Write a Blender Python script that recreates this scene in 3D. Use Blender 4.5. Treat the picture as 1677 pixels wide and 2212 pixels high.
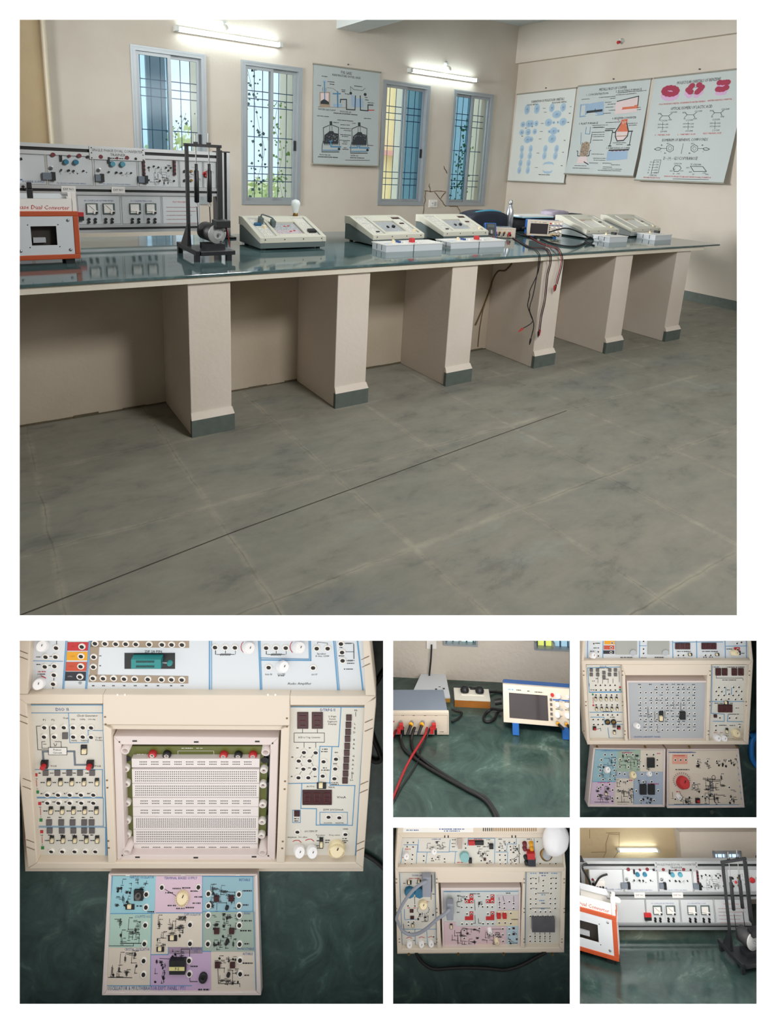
import bpy, bmesh, math, random
from mathutils import Matrix, Vector

for o in list(bpy.data.objects):
    bpy.data.objects.remove(o)
sc = bpy.context.scene
COL = sc.collection
rnd = random.Random(7)
KEY, FILL, LEFT, TOP, TUBE = 84.0, 80.0, 85.0, 42.0, 22.0
NL4, NL6 = 0.45, 0.7

# ------------------------------------------------------------------ camera
IW, IH = 1677, 2212
F = 1315.58
PPX, PPY = 821.78, 673.74
CP = Vector((-0.3568, -7.1626, 1.4381))
ROT = (Matrix.Rotation(math.radians(-34.0328), 3, 'Z') @ Matrix.Rotation(math.radians(-13.8269), 3, 'X')
       @ Matrix.Rotation(math.radians(-2.9223), 3, 'Y'))
c0, c1, c2 = ROT.col[0], ROT.col[1], ROT.col[2]
CAM = Matrix(((c0[0], c2[0], -c1[0], CP[0]), (c0[1], c2[1], -c1[1], CP[1]), (c0[2], c2[2], -c1[2], CP[2]), (0, 0, 0, 1)))
cd = bpy.data.cameras.new('camera')
cam = bpy.data.objects.new('camera', cd)
COL.objects.link(cam)
cam.matrix_world = CAM
cd.sensor_fit = 'HORIZONTAL'
cd.sensor_width = 36
cd.lens = 36 * F / IW
cd.shift_x = (IW / 2 - PPX) / IW
cd.shift_y = (PPY - IH / 2) / IW
cd.clip_start = 0.01
cd.clip_end = 200
sc.camera = cam

# ------------------------------------------------------------------ exposure, world, lights
sc.view_settings.view_transform = 'Standard'
sc.view_settings.look = 'None'
sc.view_settings.exposure = 0.0
sc.view_settings.gamma = 1.0
sc.view_settings.use_curve_mapping = False
sc.cycles.use_denoising = True
sc.cycles.max_bounces = 8
sc.cycles.diffuse_bounces = 5
sc.cycles.glossy_bounces = 4
sc.cycles.transmission_bounces = 6
sc.cycles.transparent_max_bounces = 12
sc.cycles.sample_clamp_indirect = 6
sc.cycles.caustics_reflective = False
sc.cycles.caustics_refractive = False

wd = bpy.data.worlds.new('sky')
sc.world = wd
wd.use_nodes = True
nt = wd.node_tree
nt.nodes.clear()
tc = nt.nodes.new('ShaderNodeTexCoord')
sx = nt.nodes.new('ShaderNodeSeparateXYZ')
rp = nt.nodes.new('ShaderNodeValToRGB')
mr = nt.nodes.new('ShaderNodeMapRange')
bg = nt.nodes.new('ShaderNodeBackground')
ow = nt.nodes.new('ShaderNodeOutputWorld')
nt.links.new(tc.outputs['Generated'], sx.inputs[0])
nt.links.new(sx.outputs[1], mr.inputs['Value'])
mr.inputs['From Min'].default_value = -0.5
mr.inputs['From Max'].default_value = 0.6
nt.links.new(mr.outputs[0], rp.inputs[0])
rp.color_ramp.elements[0].color = (1.30, 1.27, 1.22, 1)      # bright hazy side behind the camera
rp.color_ramp.elements[1].color = (0.92, 1.12, 1.26, 1)      # pale blue side beyond the windows
nt.links.new(rp.outputs[0], bg.inputs[0])
bg.inputs[1].default_value = 1.0
nt.links.new(bg.outputs[0], ow.inputs[0])


def area(name, loc, target, sx_, sy_, power, col=(1, 1, 1)):
    l = bpy.data.lights.new(name, 'AREA')
    l.shape = 'RECTANGLE'
    l.size, l.size_y = sx_, sy_
    l.energy = power
    l.color = col
    o = bpy.data.objects.new(name, l)
    COL.objects.link(o)
    o.location = loc
    o.rotation_euler = (Vector(target) - Vector(loc)).to_track_quat('-Z', 'Y').to_euler()
    return o


# unseen key lamp assumed from the alcove shadows; three added fill lights follow
area('assumed_key_light', (1.75, -7.0, 2.95), (1.2, -3.9, 0.6), 0.7, 0.6, KEY, (1.0, 0.99, 0.97))
area('rear_fill_light', (3.2, -8.0, 2.6), (2.6, -2.0, 1.0), 4.2, 0.8, FILL, (0.98, 0.98, 0.97))  # broad unseen fill added to light the pillar fronts
lw = area('left_fill_light', (-2.45, -1.6, 2.2), (6.8, -2.6, 1.5), 1.4, 1.2, LEFT, (0.98, 0.98, 0.97))  # added fill aimed at the right wall to brighten it
lw.data.spread = math.radians(75)
area('ceiling_fill_light', (2.6, -3.8, 3.42), (3.0, 0.3, 0.9), 2.4, 0.25, TOP, (0.97, 1.0, 0.98))  # added overhead fill that lifts the window wall


def cam_area(name, u, v, d, u2, v2, d2, size, power, col=(1, 1, 1)):
    f = lambda u_, v_, d_: CAM @ Vector(((u_ - PPX) / F * d_, -(v_ - PPY) / F * d_, -d_))
    return area(name, f(u, v, d), f(u2, v2, d2), size, 0.015, power, col)


# unseen fill strips added inside the two deep niches to brighten them
cam_area('niche_fill_middle', 1040, 1396, 0.80, 1040, 1560, 1.0, 0.2, NL4, (1.0, 0.95, 0.9))
cam_area('niche_fill_right', 1444, 1800, 0.84, 1444, 1960, 0.98, 0.2, NL6, (1.0, 0.95, 0.9))


# ------------------------------------------------------------------ helpers
class Frame:
    """a coordinate system; x/y/z(u, v, value) give the local point where the sight line through a photo position meets a local plane"""
    def __init__(s, M):
        s.M = M
        I = M.inverted()
        s.o = I @ CP
        s.I3 = I.to_3x3() @ CAM.to_3x3()

    def d(s, u, v):
        return s.I3 @ Vector(((u - PPX) / F, -(v - PPY) / F, -1))

    def on(s, u, v, ax, val):
        d = s.d(u, v)
        return s.o + d * ((val - s.o[ax]) / d[ax])

    def x(s, u, v, val): return s.on(u, v, 0, val)
    def y(s, u, v, val): return s.on(u, v, 1, val)
    def z(s, u, v, val): return s.on(u, v, 2, val)


ROOM = Frame(Matrix.Identity(4))


def camframe(u, v, depth, tilt):
    """board-like plane: X right, Y up, Z towards the viewer; tilt in degrees leans its top away"""
    p = Vector(((u - PPX) / F * depth, -(v - PPY) / F * depth, -depth))
    return Frame(CAM @ Matrix.Translation(p) @ Matrix.Rotation(math.radians(-tilt), 4, 'X'))


def tableframe(u, v, depth, beta, scale=1.0, yaw=0):
    """table-like plane: X right, Y away and down by beta degrees, Z up from the table"""
    p = Vector(((u - PPX) / F * depth, -(v - PPY) / F * depth, -depth))
    b = math.radians(beta)
    B = Matrix(((1, 0, 0, p[0]), (0, -math.sin(b), math.cos(b), p[1]), (0, -math.cos(b), -math.sin(b), p[2]), (0, 0, 0, 1)))
    return Frame(CAM @ B @ Matrix.Rotation(math.radians(yaw), 4, 'Z') @ Matrix.Scale(scale, 4))


def zc(x0, y0, s):
    return lambda x, y: (x0 + x / s, y0 + y / s)


def lin(c):
    return c / 12.92 if c <= 0.04045 else ((c + 0.055) / 1.055) ** 2.4


def rgb(r, g, b):
    return (lin(r / 255), lin(g / 255), lin(b / 255), 1)


_M = {}


def mat(name, col, rough=0.5, metal=0.0, var=0.06, scale=8.0, bump=0.0, emit=0, spec=None):
    if name in _M:
        return _M[name]
    m = bpy.data.materials.new(name)
    m.use_nodes = True
    n = m.node_tree.nodes
    p = n['Principled BSDF']
    L = m.node_tree.links
    c = rgb(*col)
    p.inputs['Roughness'].default_value = rough
    p.inputs['Metallic'].default_value = metal
    if spec is not None:
        p.inputs['Specular IOR Level'].default_value = spec
    t = n.new('ShaderNodeTexCoord')
    nz = n.new('ShaderNodeTexNoise')
    nz.inputs['Scale'].default_value = scale
    nz.inputs['Detail'].default_value = 4
    L.new(t.outputs['Object'], nz.inputs['Vector'])
    mx = n.new('ShaderNodeMix')
    mx.data_type = 'RGBA'
    mx.inputs[6].default_value = tuple(x * (1 - var) for x in c[:3]) + (1,)
    mx.inputs[7].default_value = tuple(min(1, x * (1 + var)) for x in c[:3]) + (1,)
    L.new(nz.outputs[0], mx.inputs[0])
    L.new(mx.outputs[2], p.inputs['Base Color'])
    if bump:
        b = n.new('ShaderNodeBump')
        b.inputs['Strength'].default_value = bump
        b.inputs['Distance'].default_value = 0.01
        L.new(nz.outputs[0], b.inputs['Height'])
        L.new(b.outputs[0], p.inputs['Normal'])
    if emit:
        p.inputs['Emission Color'].default_value = c
        p.inputs['Emission Strength'].default_value = emit
    _M[name] = m
    return m


_T = {}


def textmesh(s):
    if s not in _T:
        cu = bpy.data.curves.new('t', 'FONT')
        cu.body = s
        cu.size = 1
        cu.resolution_u = 1
        ob = bpy.data.objects.new('t', cu)
        me = bpy.data.meshes.new_from_object(ob)
        vs = [tuple(v.co) for v in me.vertices]
        fs = [tuple(p.vertices) for p in me.polygons]
        bpy.data.objects.remove(ob)
        bpy.data.meshes.remove(me)
        bpy.data.curves.remove(cu)
        w = max([v[0] for v in vs] or [0])
        _T[s] = (vs, fs, w)
    return _T[s]


class MB:
    """collects faces for ONE mesh object"""
    def __init__(s):
        s.v, s.f, s.m, s.sm = [], [], [], []
        s.T = None
        s.warp = None

    def add(s, vs, fs, m=0, smooth=False):
        b = len(s.v)
        for p in vs:
            p = Vector(p)
            if s.warp:
                p = s.warp(p)
            if s.T is not None:
                p = s.T @ p
            s.v.append(tuple(p))
        for f in fs:
            s.f.append(tuple(b + i for i in f))
            s.m.append(m)
            s.sm.append(smooth)
        return s

    def box(s, x0, x1, y0, y1, z0, z1, m=0):
        return s.hexa([(x0, y0, z0), (x1, y0, z0), (x1, y1, z0), (x0, y1, z0), (x0, y0, z1), (x1, y0, z1), (x1, y1, z1), (x0, y1, z1)], m)

    def hexa(s, p, m=0):
        return s.add(p, [(3, 2, 1, 0), (4, 5, 6, 7), (0, 1, 5, 4), (1, 2, 6, 5), (2, 3, 7, 6), (3, 0, 4, 7)], m)

    def prism(s, poly, z0, z1, m=0):
        """poly in xy, counter-clockwise, extruded along z"""
        n = len(poly)
        vs = [(x, y, z0) for x, y in poly] + [(x, y, z1) for x, y in poly]
        fs = [tuple(range(n - 1, -1, -1)), tuple(range(n, 2 * n))] + [(i, (i + 1) % n, n + (i + 1) % n, n + i) for i in range(n)]
        return s.add(vs, fs, m)

    def quad(s, a, b, c, d, m=0):
        return s.add([a, b, c, d], [(0, 1, 2, 3)], m)

    def rect(s, x0, x1, y0, y1, z, m=0):
        if x1 < x0: x0, x1 = x1, x0
        if y1 < y0: y0, y1 = y1, y0
        return s.quad((x0, y0, z), (x1, y0, z), (x1, y1, z), (x0, y1, z), m)

    def line(s, pts, w, z, m=0):
        for (a, b) in zip(pts[:-1], pts[1:]):
            d = Vector((b[0] - a[0], b[1] - a[1]))
            if d.length < 1e-9: continue
            d.normalize()
            n = Vector((-d[1], d[0])) * w / 2
            e = d * w / 2
            s.quad((a[0] - n[0] - e[0], a[1] - n[1] - e[1], z), (b[0] - n[0] + e[0], b[1] - n[1] + e[1], z),
                   (b[0] + n[0] + e[0], b[1] + n[1] + e[1], z), (a[0] + n[0] - e[0], a[1] + n[1] - e[1], z), m)
        return s

    def frame2d(s, x0, x1, y0, y1, w, z, m=0):
        return s.line([(x0, y0), (x1, y0), (x1, y1), (x0, y1), (x0, y0)], w, z, m)

    def disc(s, x, y, r, z, m=0, n=12, ry=None):
        ry = ry or r
        return s.add([(x + r * math.cos(2 * math.pi * i / n), y + ry * math.sin(2 * math.pi * i / n), z) for i in range(n)], [tuple(range(n))], m)

    def lathe(s, prof, c=(0, 0, 0), axis=(0, 0, 1), n=16, m=0, smooth=True, cap=True):
        """prof: (radius, height) along axis from c"""
        q = Vector((0, 0, 1)).rotation_difference(Vector(axis)).to_matrix()
        c = Vector(c)
        vs, fs = [], []
        for r, h in prof:
            for i in range(n):
                a = 2 * math.pi * i / n
                vs.append(c + q @ Vector((r * math.cos(a), r * math.sin(a), h)))
        for k in range(len(prof) - 1):
            for i in range(n):
                j = (i + 1) % n
                fs.append((k * n + i, k * n + j, (k + 1) * n + j, (k + 1) * n + i))
        s.add(vs, fs, m, smooth)
        if cap:
            k = len(prof) - 1
            s.add(vs[:n], [tuple(range(n - 1, -1, -1))], m)
            s.add(vs[k * n:], [tuple(range(n))], m)
        return s

    def cyl(s, c, r, h, axis=(0, 0, 1), n=16, m=0):
        return s.lathe([(r, 0), (r, h)], c, axis, n, m)

    def tube(s, pts, r, n=8, m=0):
        pts = [Vector(p) for p in pts]
        rings = []
        up = Vector((0.13, 0.21, 1)).normalized()
        vs, fs = [], []
        for i, p in enumerate(pts):
            d = (pts[min(i + 1, len(pts) - 1)] - pts[max(i - 1, 0)])
            if d.length < 1e-9: d = Vector((0, 0, 1))
            d.normalize()
            a = d.cross(up)
            if a.length < 1e-3: a = d.cross(Vector((1, 0, 0)))
            a.normalize()
            b = d.cross(a)
            up = b if False else up
            rr = r[i] if isinstance(r, (list, tuple)) else r
            for k in range(n):
                t = 2 * math.pi * k / n
                vs.append(p + (a * math.cos(t) + b * math.sin(t)) * rr)
        for i in range(len(pts) - 1):
            for k in range(n):
                j = (k + 1) % n
                fs.append((i * n + k, i * n + j, (i + 1) * n + j, (i + 1) * n + k))
        L = len(pts) - 1
        s.add(vs, fs, m, True)
        s.add(vs[:n], [tuple(range(n - 1, -1, -1))], m)
        s.add(vs[L * n:], [tuple(range(n))], m)
        return s

    def ball(s, c, r, n=12, m=0, sz=1.0):
        k = n // 2
        prof = [(max(1e-5, r * math.sin(math.pi * i / k)), -r * sz * math.cos(math.pi * i / k)) for i in range(k + 1)]
        return s.lathe(prof, c, (0, 0, 1), n, m, True, False)

    def text(s, t, x, y, h, z, m=0, align='c', rot=0, wmax=None, ital=0):
        vs, fs, w = textmesh(t)
        k = h / 0.70
        kx = k
        if wmax and w * k > wmax: kx = wmax / w
        ca, sa = math.cos(rot), math.sin(rot)
        ox = {'c': -w / 2, 'l': 0, 'r': -w}[align]
        P = []
        for v in vs:
            a, b = (v[0] + ox) * kx + ital * v[1] * k, (v[1] - 0.35) * k
            P.append((x + a * ca - b * sa, y + a * sa + b * ca, z))
        return s.add(P, fs, m)

    def zig(s, a, b, amp, w, z, m=0, n=4):
        """resistor zigzag from a to b"""
        a, b = Vector(a), Vector(b)
        d = b - a
        nn = Vector((-d[1], d[0], 0)).normalized() * amp
        pts = [a, a + d * .2]
        for i in range(n * 2):
            pts.append(a + d * (.2 + .6 * (i + .5) / (n * 2)) + (nn if i % 2 else -nn))
        pts += [a + d * .8, b]
        return s.line([(p[0], p[1]) for p in pts], w, z, m)

    def mesh(s, name, mats):
        me = bpy.data.meshes.new(name)
        me.from_pydata(s.v, [], s.f)
        for m in mats:
            me.materials.append(m)
        me.polygons.foreach_set('material_index', s.m)
        me.polygons.foreach_set('use_smooth', s.sm)
        me.update()
        return me


def smoothpath(pts, k=6):
    """Catmull-Rom through the points"""
    P = [Vector(p) for p in pts]
    out = []
    for i in range(len(P) - 1):
        p0, p1, p2, p3 = P[max(i - 1, 0)], P[i], P[i + 1], P[min(i + 2, len(P) - 1)]
        for j in range(k):
            t = j / k
            out.append(.5 * ((2 * p1) + (p2 - p0) * t + (2 * p0 - 5 * p1 + 4 * p2 - p3) * t * t + (3 * p1 - p0 - 3 * p2 + p3) * t ** 3))
    out.append(P[-1])
    return out


def link(name, me, parent=None, bevel=0.0):
    o = bpy.data.objects.new(name, me)
    COL.objects.link(o)
    if parent is not None:
        o.parent = parent
    if bevel:
        b = o.modifiers.new('edge', 'BEVEL')
        b.width = bevel
        b.segments = 2
        b.limit_method = 'ANGLE'
        b.angle_limit = math.radians(40)
    return o


class Thing:
    def __init__(s, name, label, cat, frame=ROOM, o=(0, 0, 0), group=None, R=None):
        s.e = bpy.data.objects.new(name, None)
        s.e.empty_display_size = 0.05
        COL.objects.link(s.e)
        M = frame.M @ Matrix.Translation(Vector(o)) @ (R.to_4x4() if R is not None else Matrix.Identity(4))
        s.e.matrix_world = M
        s.L = Frame(M)
        s.e['label'] = label
        s.e['category'] = cat
        if group: s.e['group'] = group

    def part(s, name, mb, mats, parent=None, label=None, bevel=0.0, kind=None):
        if not isinstance(mats, (list, tuple)): mats = [mats]
        o = link(name, mb.mesh(name, mats), parent or s.e, bevel)
        if label: o['label'] = label
        if kind: o['kind'] = kind
        return o

    def rep(s, name, me, pos, parent=None, rot=None, scale=None):
        o = link(name, me, parent or s.e)
        o.location = pos
        if rot: o.rotation_euler = rot
        if scale: o.scale = (scale,) * 3
        return o


def single(name, label, cat, mb, mats, frame=ROOM, o=(0, 0, 0), group=None, bevel=0.0, kind=None):
    """a thing that is one mesh; its faces are given relative to o"""
    if not isinstance(mats, (list, tuple)): mats = [mats]
    ob = link(name, mb.mesh(name, mats), None, bevel)
    ob.matrix_world = frame.M @ Matrix.Translation(Vector(o))
    ob['label'] = label
    ob['category'] = cat
    if group: ob['group'] = group
    if kind: ob['kind'] = kind
    return ob


def struct(name, mb, mats, frame=ROOM, parent=None, bevel=0.0):
    if not isinstance(mats, (list, tuple)): mats = [mats]
    ob = link(name, mb.mesh(name, mats), parent, bevel)
    if parent is None:
        ob.matrix_world = frame.M.copy()
        ob['kind'] = 'structure'
    return ob


def copy_tree(o, parent=None):
    c = o.copy()
    COL.objects.link(c)
    if parent is not None:
        c.parent = parent
    for ch in list(o.children):
        copy_tree(ch, c)
    return c


def dup(thing, M, label, group=None):
    c = copy_tree(thing.e)
    c.matrix_world = M
    c['label'] = label
    if group: c['group'] = group
    elif 'group' in c: del c['group']
    return c


# ------------------------------------------------------------------ materials of the place
def nodemat(name):
    m = bpy.data.materials.new(name)
    m.use_nodes = True
    n = m.node_tree.nodes
    return m, n, m.node_tree.links, n['Principled BSDF']


def N(n, kind, **kw):
    a = n.new(kind)
    for k, v in kw.items():
        if k in ('op',): a.operation = v
        else: a.inputs[k].default_value = v
    return a


def ramp(n, L, src, stops):
    r = n.new('ShaderNodeValToRGB')
    e = r.color_ramp.elements
    while len(e) < len(stops): e.new(0.5)
    for i, (p, c) in enumerate(stops):
        e[i].position = p
        e[i].color = c
    L.new(src, r.inputs[0])
    return r.outputs[0]


def plaster(name, col, dirt, rough=0.85):
    m, n, L, p = nodemat(name)
    t = n.new('ShaderNodeTexCoord')
    a = N(n, 'ShaderNodeTexNoise', Scale=1.3, Detail=6.0)
    b = N(n, 'ShaderNodeTexNoise', Scale=38.0, Detail=5.0)
    L.new(t.outputs['Object'], a.inputs['Vector'])
    L.new(t.outputs['Object'], b.inputs['Vector'])
    c = ramp(n, L, a.outputs[0], [(0.30, rgb(*dirt)), (0.62, rgb(*col))])
    L.new(c, p.inputs['Base Color'])
    p.inputs['Roughness'].default_value = rough
    bm_ = N(n, 'ShaderNodeBump', Strength=0.25, Distance=0.006)
    L.new(b.outputs[0], bm_.inputs['Height'])
    L.new(bm_.outputs[0], p.inputs['Normal'])
    return m


def marble(name, scale, dark, mid, light, rough=0.12):
    m, n, L, p = nodemat(name)
    t = n.new('ShaderNodeTexCoord')
    a = N(n, 'ShaderNodeTexNoise', Scale=scale, Detail=9.0, Roughness=0.68, Distortion=1.2)
    L.new(t.outputs['Object'], a.inputs['Vector'])
    b = N(n, 'ShaderNodeTexNoise', Scale=scale * 5, Detail=8.0, Roughness=0.75, Distortion=0.5)
    L.new(t.outputs['Object'], b.inputs['Vector'])
    ca = ramp(n, L, a.outputs[0], [(0.32, rgb(*dark)), (0.58, rgb(*mid)), (0.82, rgb(*light))])
    cb = ramp(n, L, b.outputs[0], [(0.62, (0, 0, 0, 1)), (0.80, (0.4, 0.4, 0.4, 1))])
    mx = n.new('ShaderNodeMix')
    mx.data_type = 'RGBA'
    L.new(cb, mx.inputs[0])
    L.new(ca, mx.inputs[6])
    mx.inputs[7].default_value = rgb(*light)
    L.new(mx.outputs[2], p.inputs['Base Color'])
    p.inputs['Roughness'].default_value = rough
    return m


M_WALL = plaster('wall_plaster', (211, 203, 192), (201, 191, 178))
M_WALLY = plaster('wall_plaster_aged', (205, 186, 152), (186, 164, 128))
M_CEIL = plaster('ceiling_paint', (208, 214, 214), (196, 203, 203))
M_PILLAR = plaster('pillar_plaster', (220, 210, 200), (208, 197, 184))
M_SLAB = plaster('slab_plaster', (226, 220, 206), (210, 202, 186))
M_ALC = plaster('alcove_shade_plaster', (188, 177, 160), (172, 158, 139))  # shade of the alcoves is put into this darker plaster tone
M_SKIRT = mat('skirting_stone', (92, 101, 96), 0.6, var=0.22, scale=25, bump=0.2)
M_MARBLE = marble('green_marble_bench', 3.2, (56, 78, 80), (82, 106, 108), (134, 156, 154), 0.07)
M_MARB2 = marble('green_marble_close', 26.0, (36, 55, 54), (58, 80, 77), (104, 130, 122), 0.3)
M_BOARD = mat('white_paint', (252, 252, 252), 0.9, var=0.0, spec=0.0)
M_METAL = mat('aluminium', (196, 200, 202), 0.35, 0.7)
M_FRAMEW = mat('window_aluminium', (164, 171, 176), 0.4, 0.3)
M_BLACK = mat('black_plastic', (24, 26, 30), 0.45)
M_BLACKM = mat('black_painted_steel', (30, 32, 36), 0.4)
M_CREAM = mat('cream_plastic', (220, 207, 190), 0.45, var=0.02)
M_CREAMR = mat('grey_cream_plastic', (208, 206, 192), 0.45, var=0.02)
M_LGREYC = mat('light_grey_case', (176, 182, 182), 0.5)
M_RACK = mat('rack_panel_white', (206, 211, 214), 0.5, var=0.02)
M_PINKW = mat('pinkish_white_plastic', (220, 207, 203), 0.45, var=0.02)
M_WHITE = mat('white_plastic', (238, 236, 232), 0.4, var=0.02)
M_KNOBW = mat('white_knob', (240, 238, 238), 0.35, var=0.01)
M_KNOBC = mat('cream_knob', (238, 222, 184), 0.4, var=0.02)
M_PANEL = mat('panel_ivory', (217, 214, 205), 0.5, var=0.02)
M_PANELB = mat('panel_cool_white', (212, 217, 222), 0.5, var=0.02)
M_BLUE = mat('print_blue', (84, 150, 196), 0.6)
M_DBLUE = mat('print_dark_blue', (52, 84, 150), 0.6)
M_INK = mat('print_black', (34, 34, 38), 0.6)
M_GREYP = mat('print_grey', (110, 120, 132), 0.6)
M_RED = mat('print_red', (190, 40, 44), 0.55)
M_GREEN = mat('print_green', (24, 128, 62), 0.55)
M_YEL = mat('print_yellow', (226, 160, 26), 0.55)
M_ORNG = mat('print_orange_red', (196, 78, 52), 0.55)
M_TAN = mat('print_tan', (160, 142, 122), 0.6)
M_LEDG = mat('led_grey', (96, 92, 92), 0.35)
M_LEDR = mat('led_dark_red', (62, 26, 30), 0.2)
M_PCB = mat('green_circuit_board', (98, 104, 44), 0.4, var=0.15, scale=30)
M_BRASS = mat('brass', (150, 120, 70), 0.35, 0.8)
M_HOLE = mat('socket_bore', (52, 46, 40), 0.5, 0.3)
M_ORANGE = mat('orange_powder_coat', (186, 80, 40), 0.5, var=0.05)
M_GREYG = mat('grey_green_case', (92, 106, 106), 0.55)
M_CABLEG = mat('grey_cable', (140, 144, 156), 0.45)
M_RUB = mat('black_rubber', (18, 18, 20), 0.55)
M_REDW = mat('red_wire', (158, 28, 34), 0.45)
M_BLUEP = mat('blue_plastic', (30, 98, 176), 0.45)
M_STEEL = mat('bare_steel', (176, 178, 180), 0.3, 0.85)
M_LGREY = mat('panel_grey', (178, 182, 186), 0.5, var=0.02)

# ------------------------------------------------------------------ the white collage page, built as a wall with six openings
DB = 0.70            # distance of the collage page wall
RECTS = [(42.5, 42.5, 1592.5, 1329), (42.5, 1384, 828, 2168.5), (849.5, 1384, 1231.5, 1765.5), (1253, 1384, 1635, 1765.5),
         (849.5, 1788, 1231.5, 2168.5), (1253, 1788, 1635, 2168.5)]


def campt(u, v, d):
    return Vector(((u - PPX) / F * d, -(v - PPY) / F * d, -d))


def page_wall():
    mb = MB()
    xs = sorted({-9000, 18500} | {r[0] for r in RECTS} | {r[2] for r in RECTS})
    ys = sorted({-7000, 5200} | {r[1] for r in RECTS} | {r[3] for r in RECTS})
    D2 = DB + 0.006
    for i in range(len(xs) - 1):
        for j in range(len(ys) - 1):
            u, v = (xs[i] + xs[i + 1]) / 2, (ys[j] + ys[j + 1]) / 2
            if any(r[0] < u < r[2] and r[1] < v < r[3] for r in RECTS): continue
            a = [(xs[i], ys[j]), (xs[i + 1], ys[j]), (xs[i + 1], ys[j + 1]), (xs[i], ys[j + 1])]
            mb.add([campt(*p, DB) for p in a], [(3, 2, 1, 0)])
            mb.add([campt(*p, D2) for p in a], [(0, 1, 2, 3)], 1)
    for r in RECTS:
        c = [(r[0], r[1]), (r[2], r[1]), (r[2], r[3]), (r[0], r[3])]
        for k in range(4):
            p, q = c[k], c[(k + 1) % 4]
            mb.add([campt(*p, DB), campt(*q, DB), campt(*q, D2), campt(*p, D2)], [(0, 1, 2, 3)])
    struct('wall_collage_page', mb, [M_BOARD, mat('darkened_back', (150, 140, 126), 0.9)], Frame(CAM))  # room side darkened to cut light bouncing off the back


page_wall()
FWD = CAM.to_3x3() @ Vector((0, 0, -1))


def cut(o):
    """trim a room surface where it meets the collage page wall"""
    bm = bmesh.new()
    bm.from_mesh(o.data)
    bmesh.ops.bisect_plane(bm, geom=bm.verts[:] + bm.edges[:] + bm.faces[:], plane_co=CP + FWD * (DB + 0.006), plane_no=-FWD, clear_outer=True)
    bm.to_mesh(o.data)
    bm.free()


def niche(name, r, d_back, frame_material, taper=0.02):
    """splayed side walls from an opening back to depth d_back"""
    mb = MB()
    D2 = DB + 0.006
    g = 9
    c = [(r[0] - g, r[1] - g), (r[2] + g, r[1] - g), (r[2] + g, r[3] + g), (r[0] - g, r[3] + g)]
    k = 1.01
    for i in range(4):
        p, q = c[i], c[(i + 1) % 4]
        mb.add([campt(*p, D2), campt(*q, D2), campt(*q, d_back), campt(*p, d_back)], [(0, 1, 2, 3)])
    struct(name, mb, frame_material, Frame(CAM))


# ------------------------------------------------------------------ room shell
XR, ZC = 6.79, 3.508
WX = [(1.1845, 1.9406), (2.3922, 3.1323), (4.3537, 5.1088), (5.5794, 6.3122)]
WB, WT = 0.872, 2.478


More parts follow.
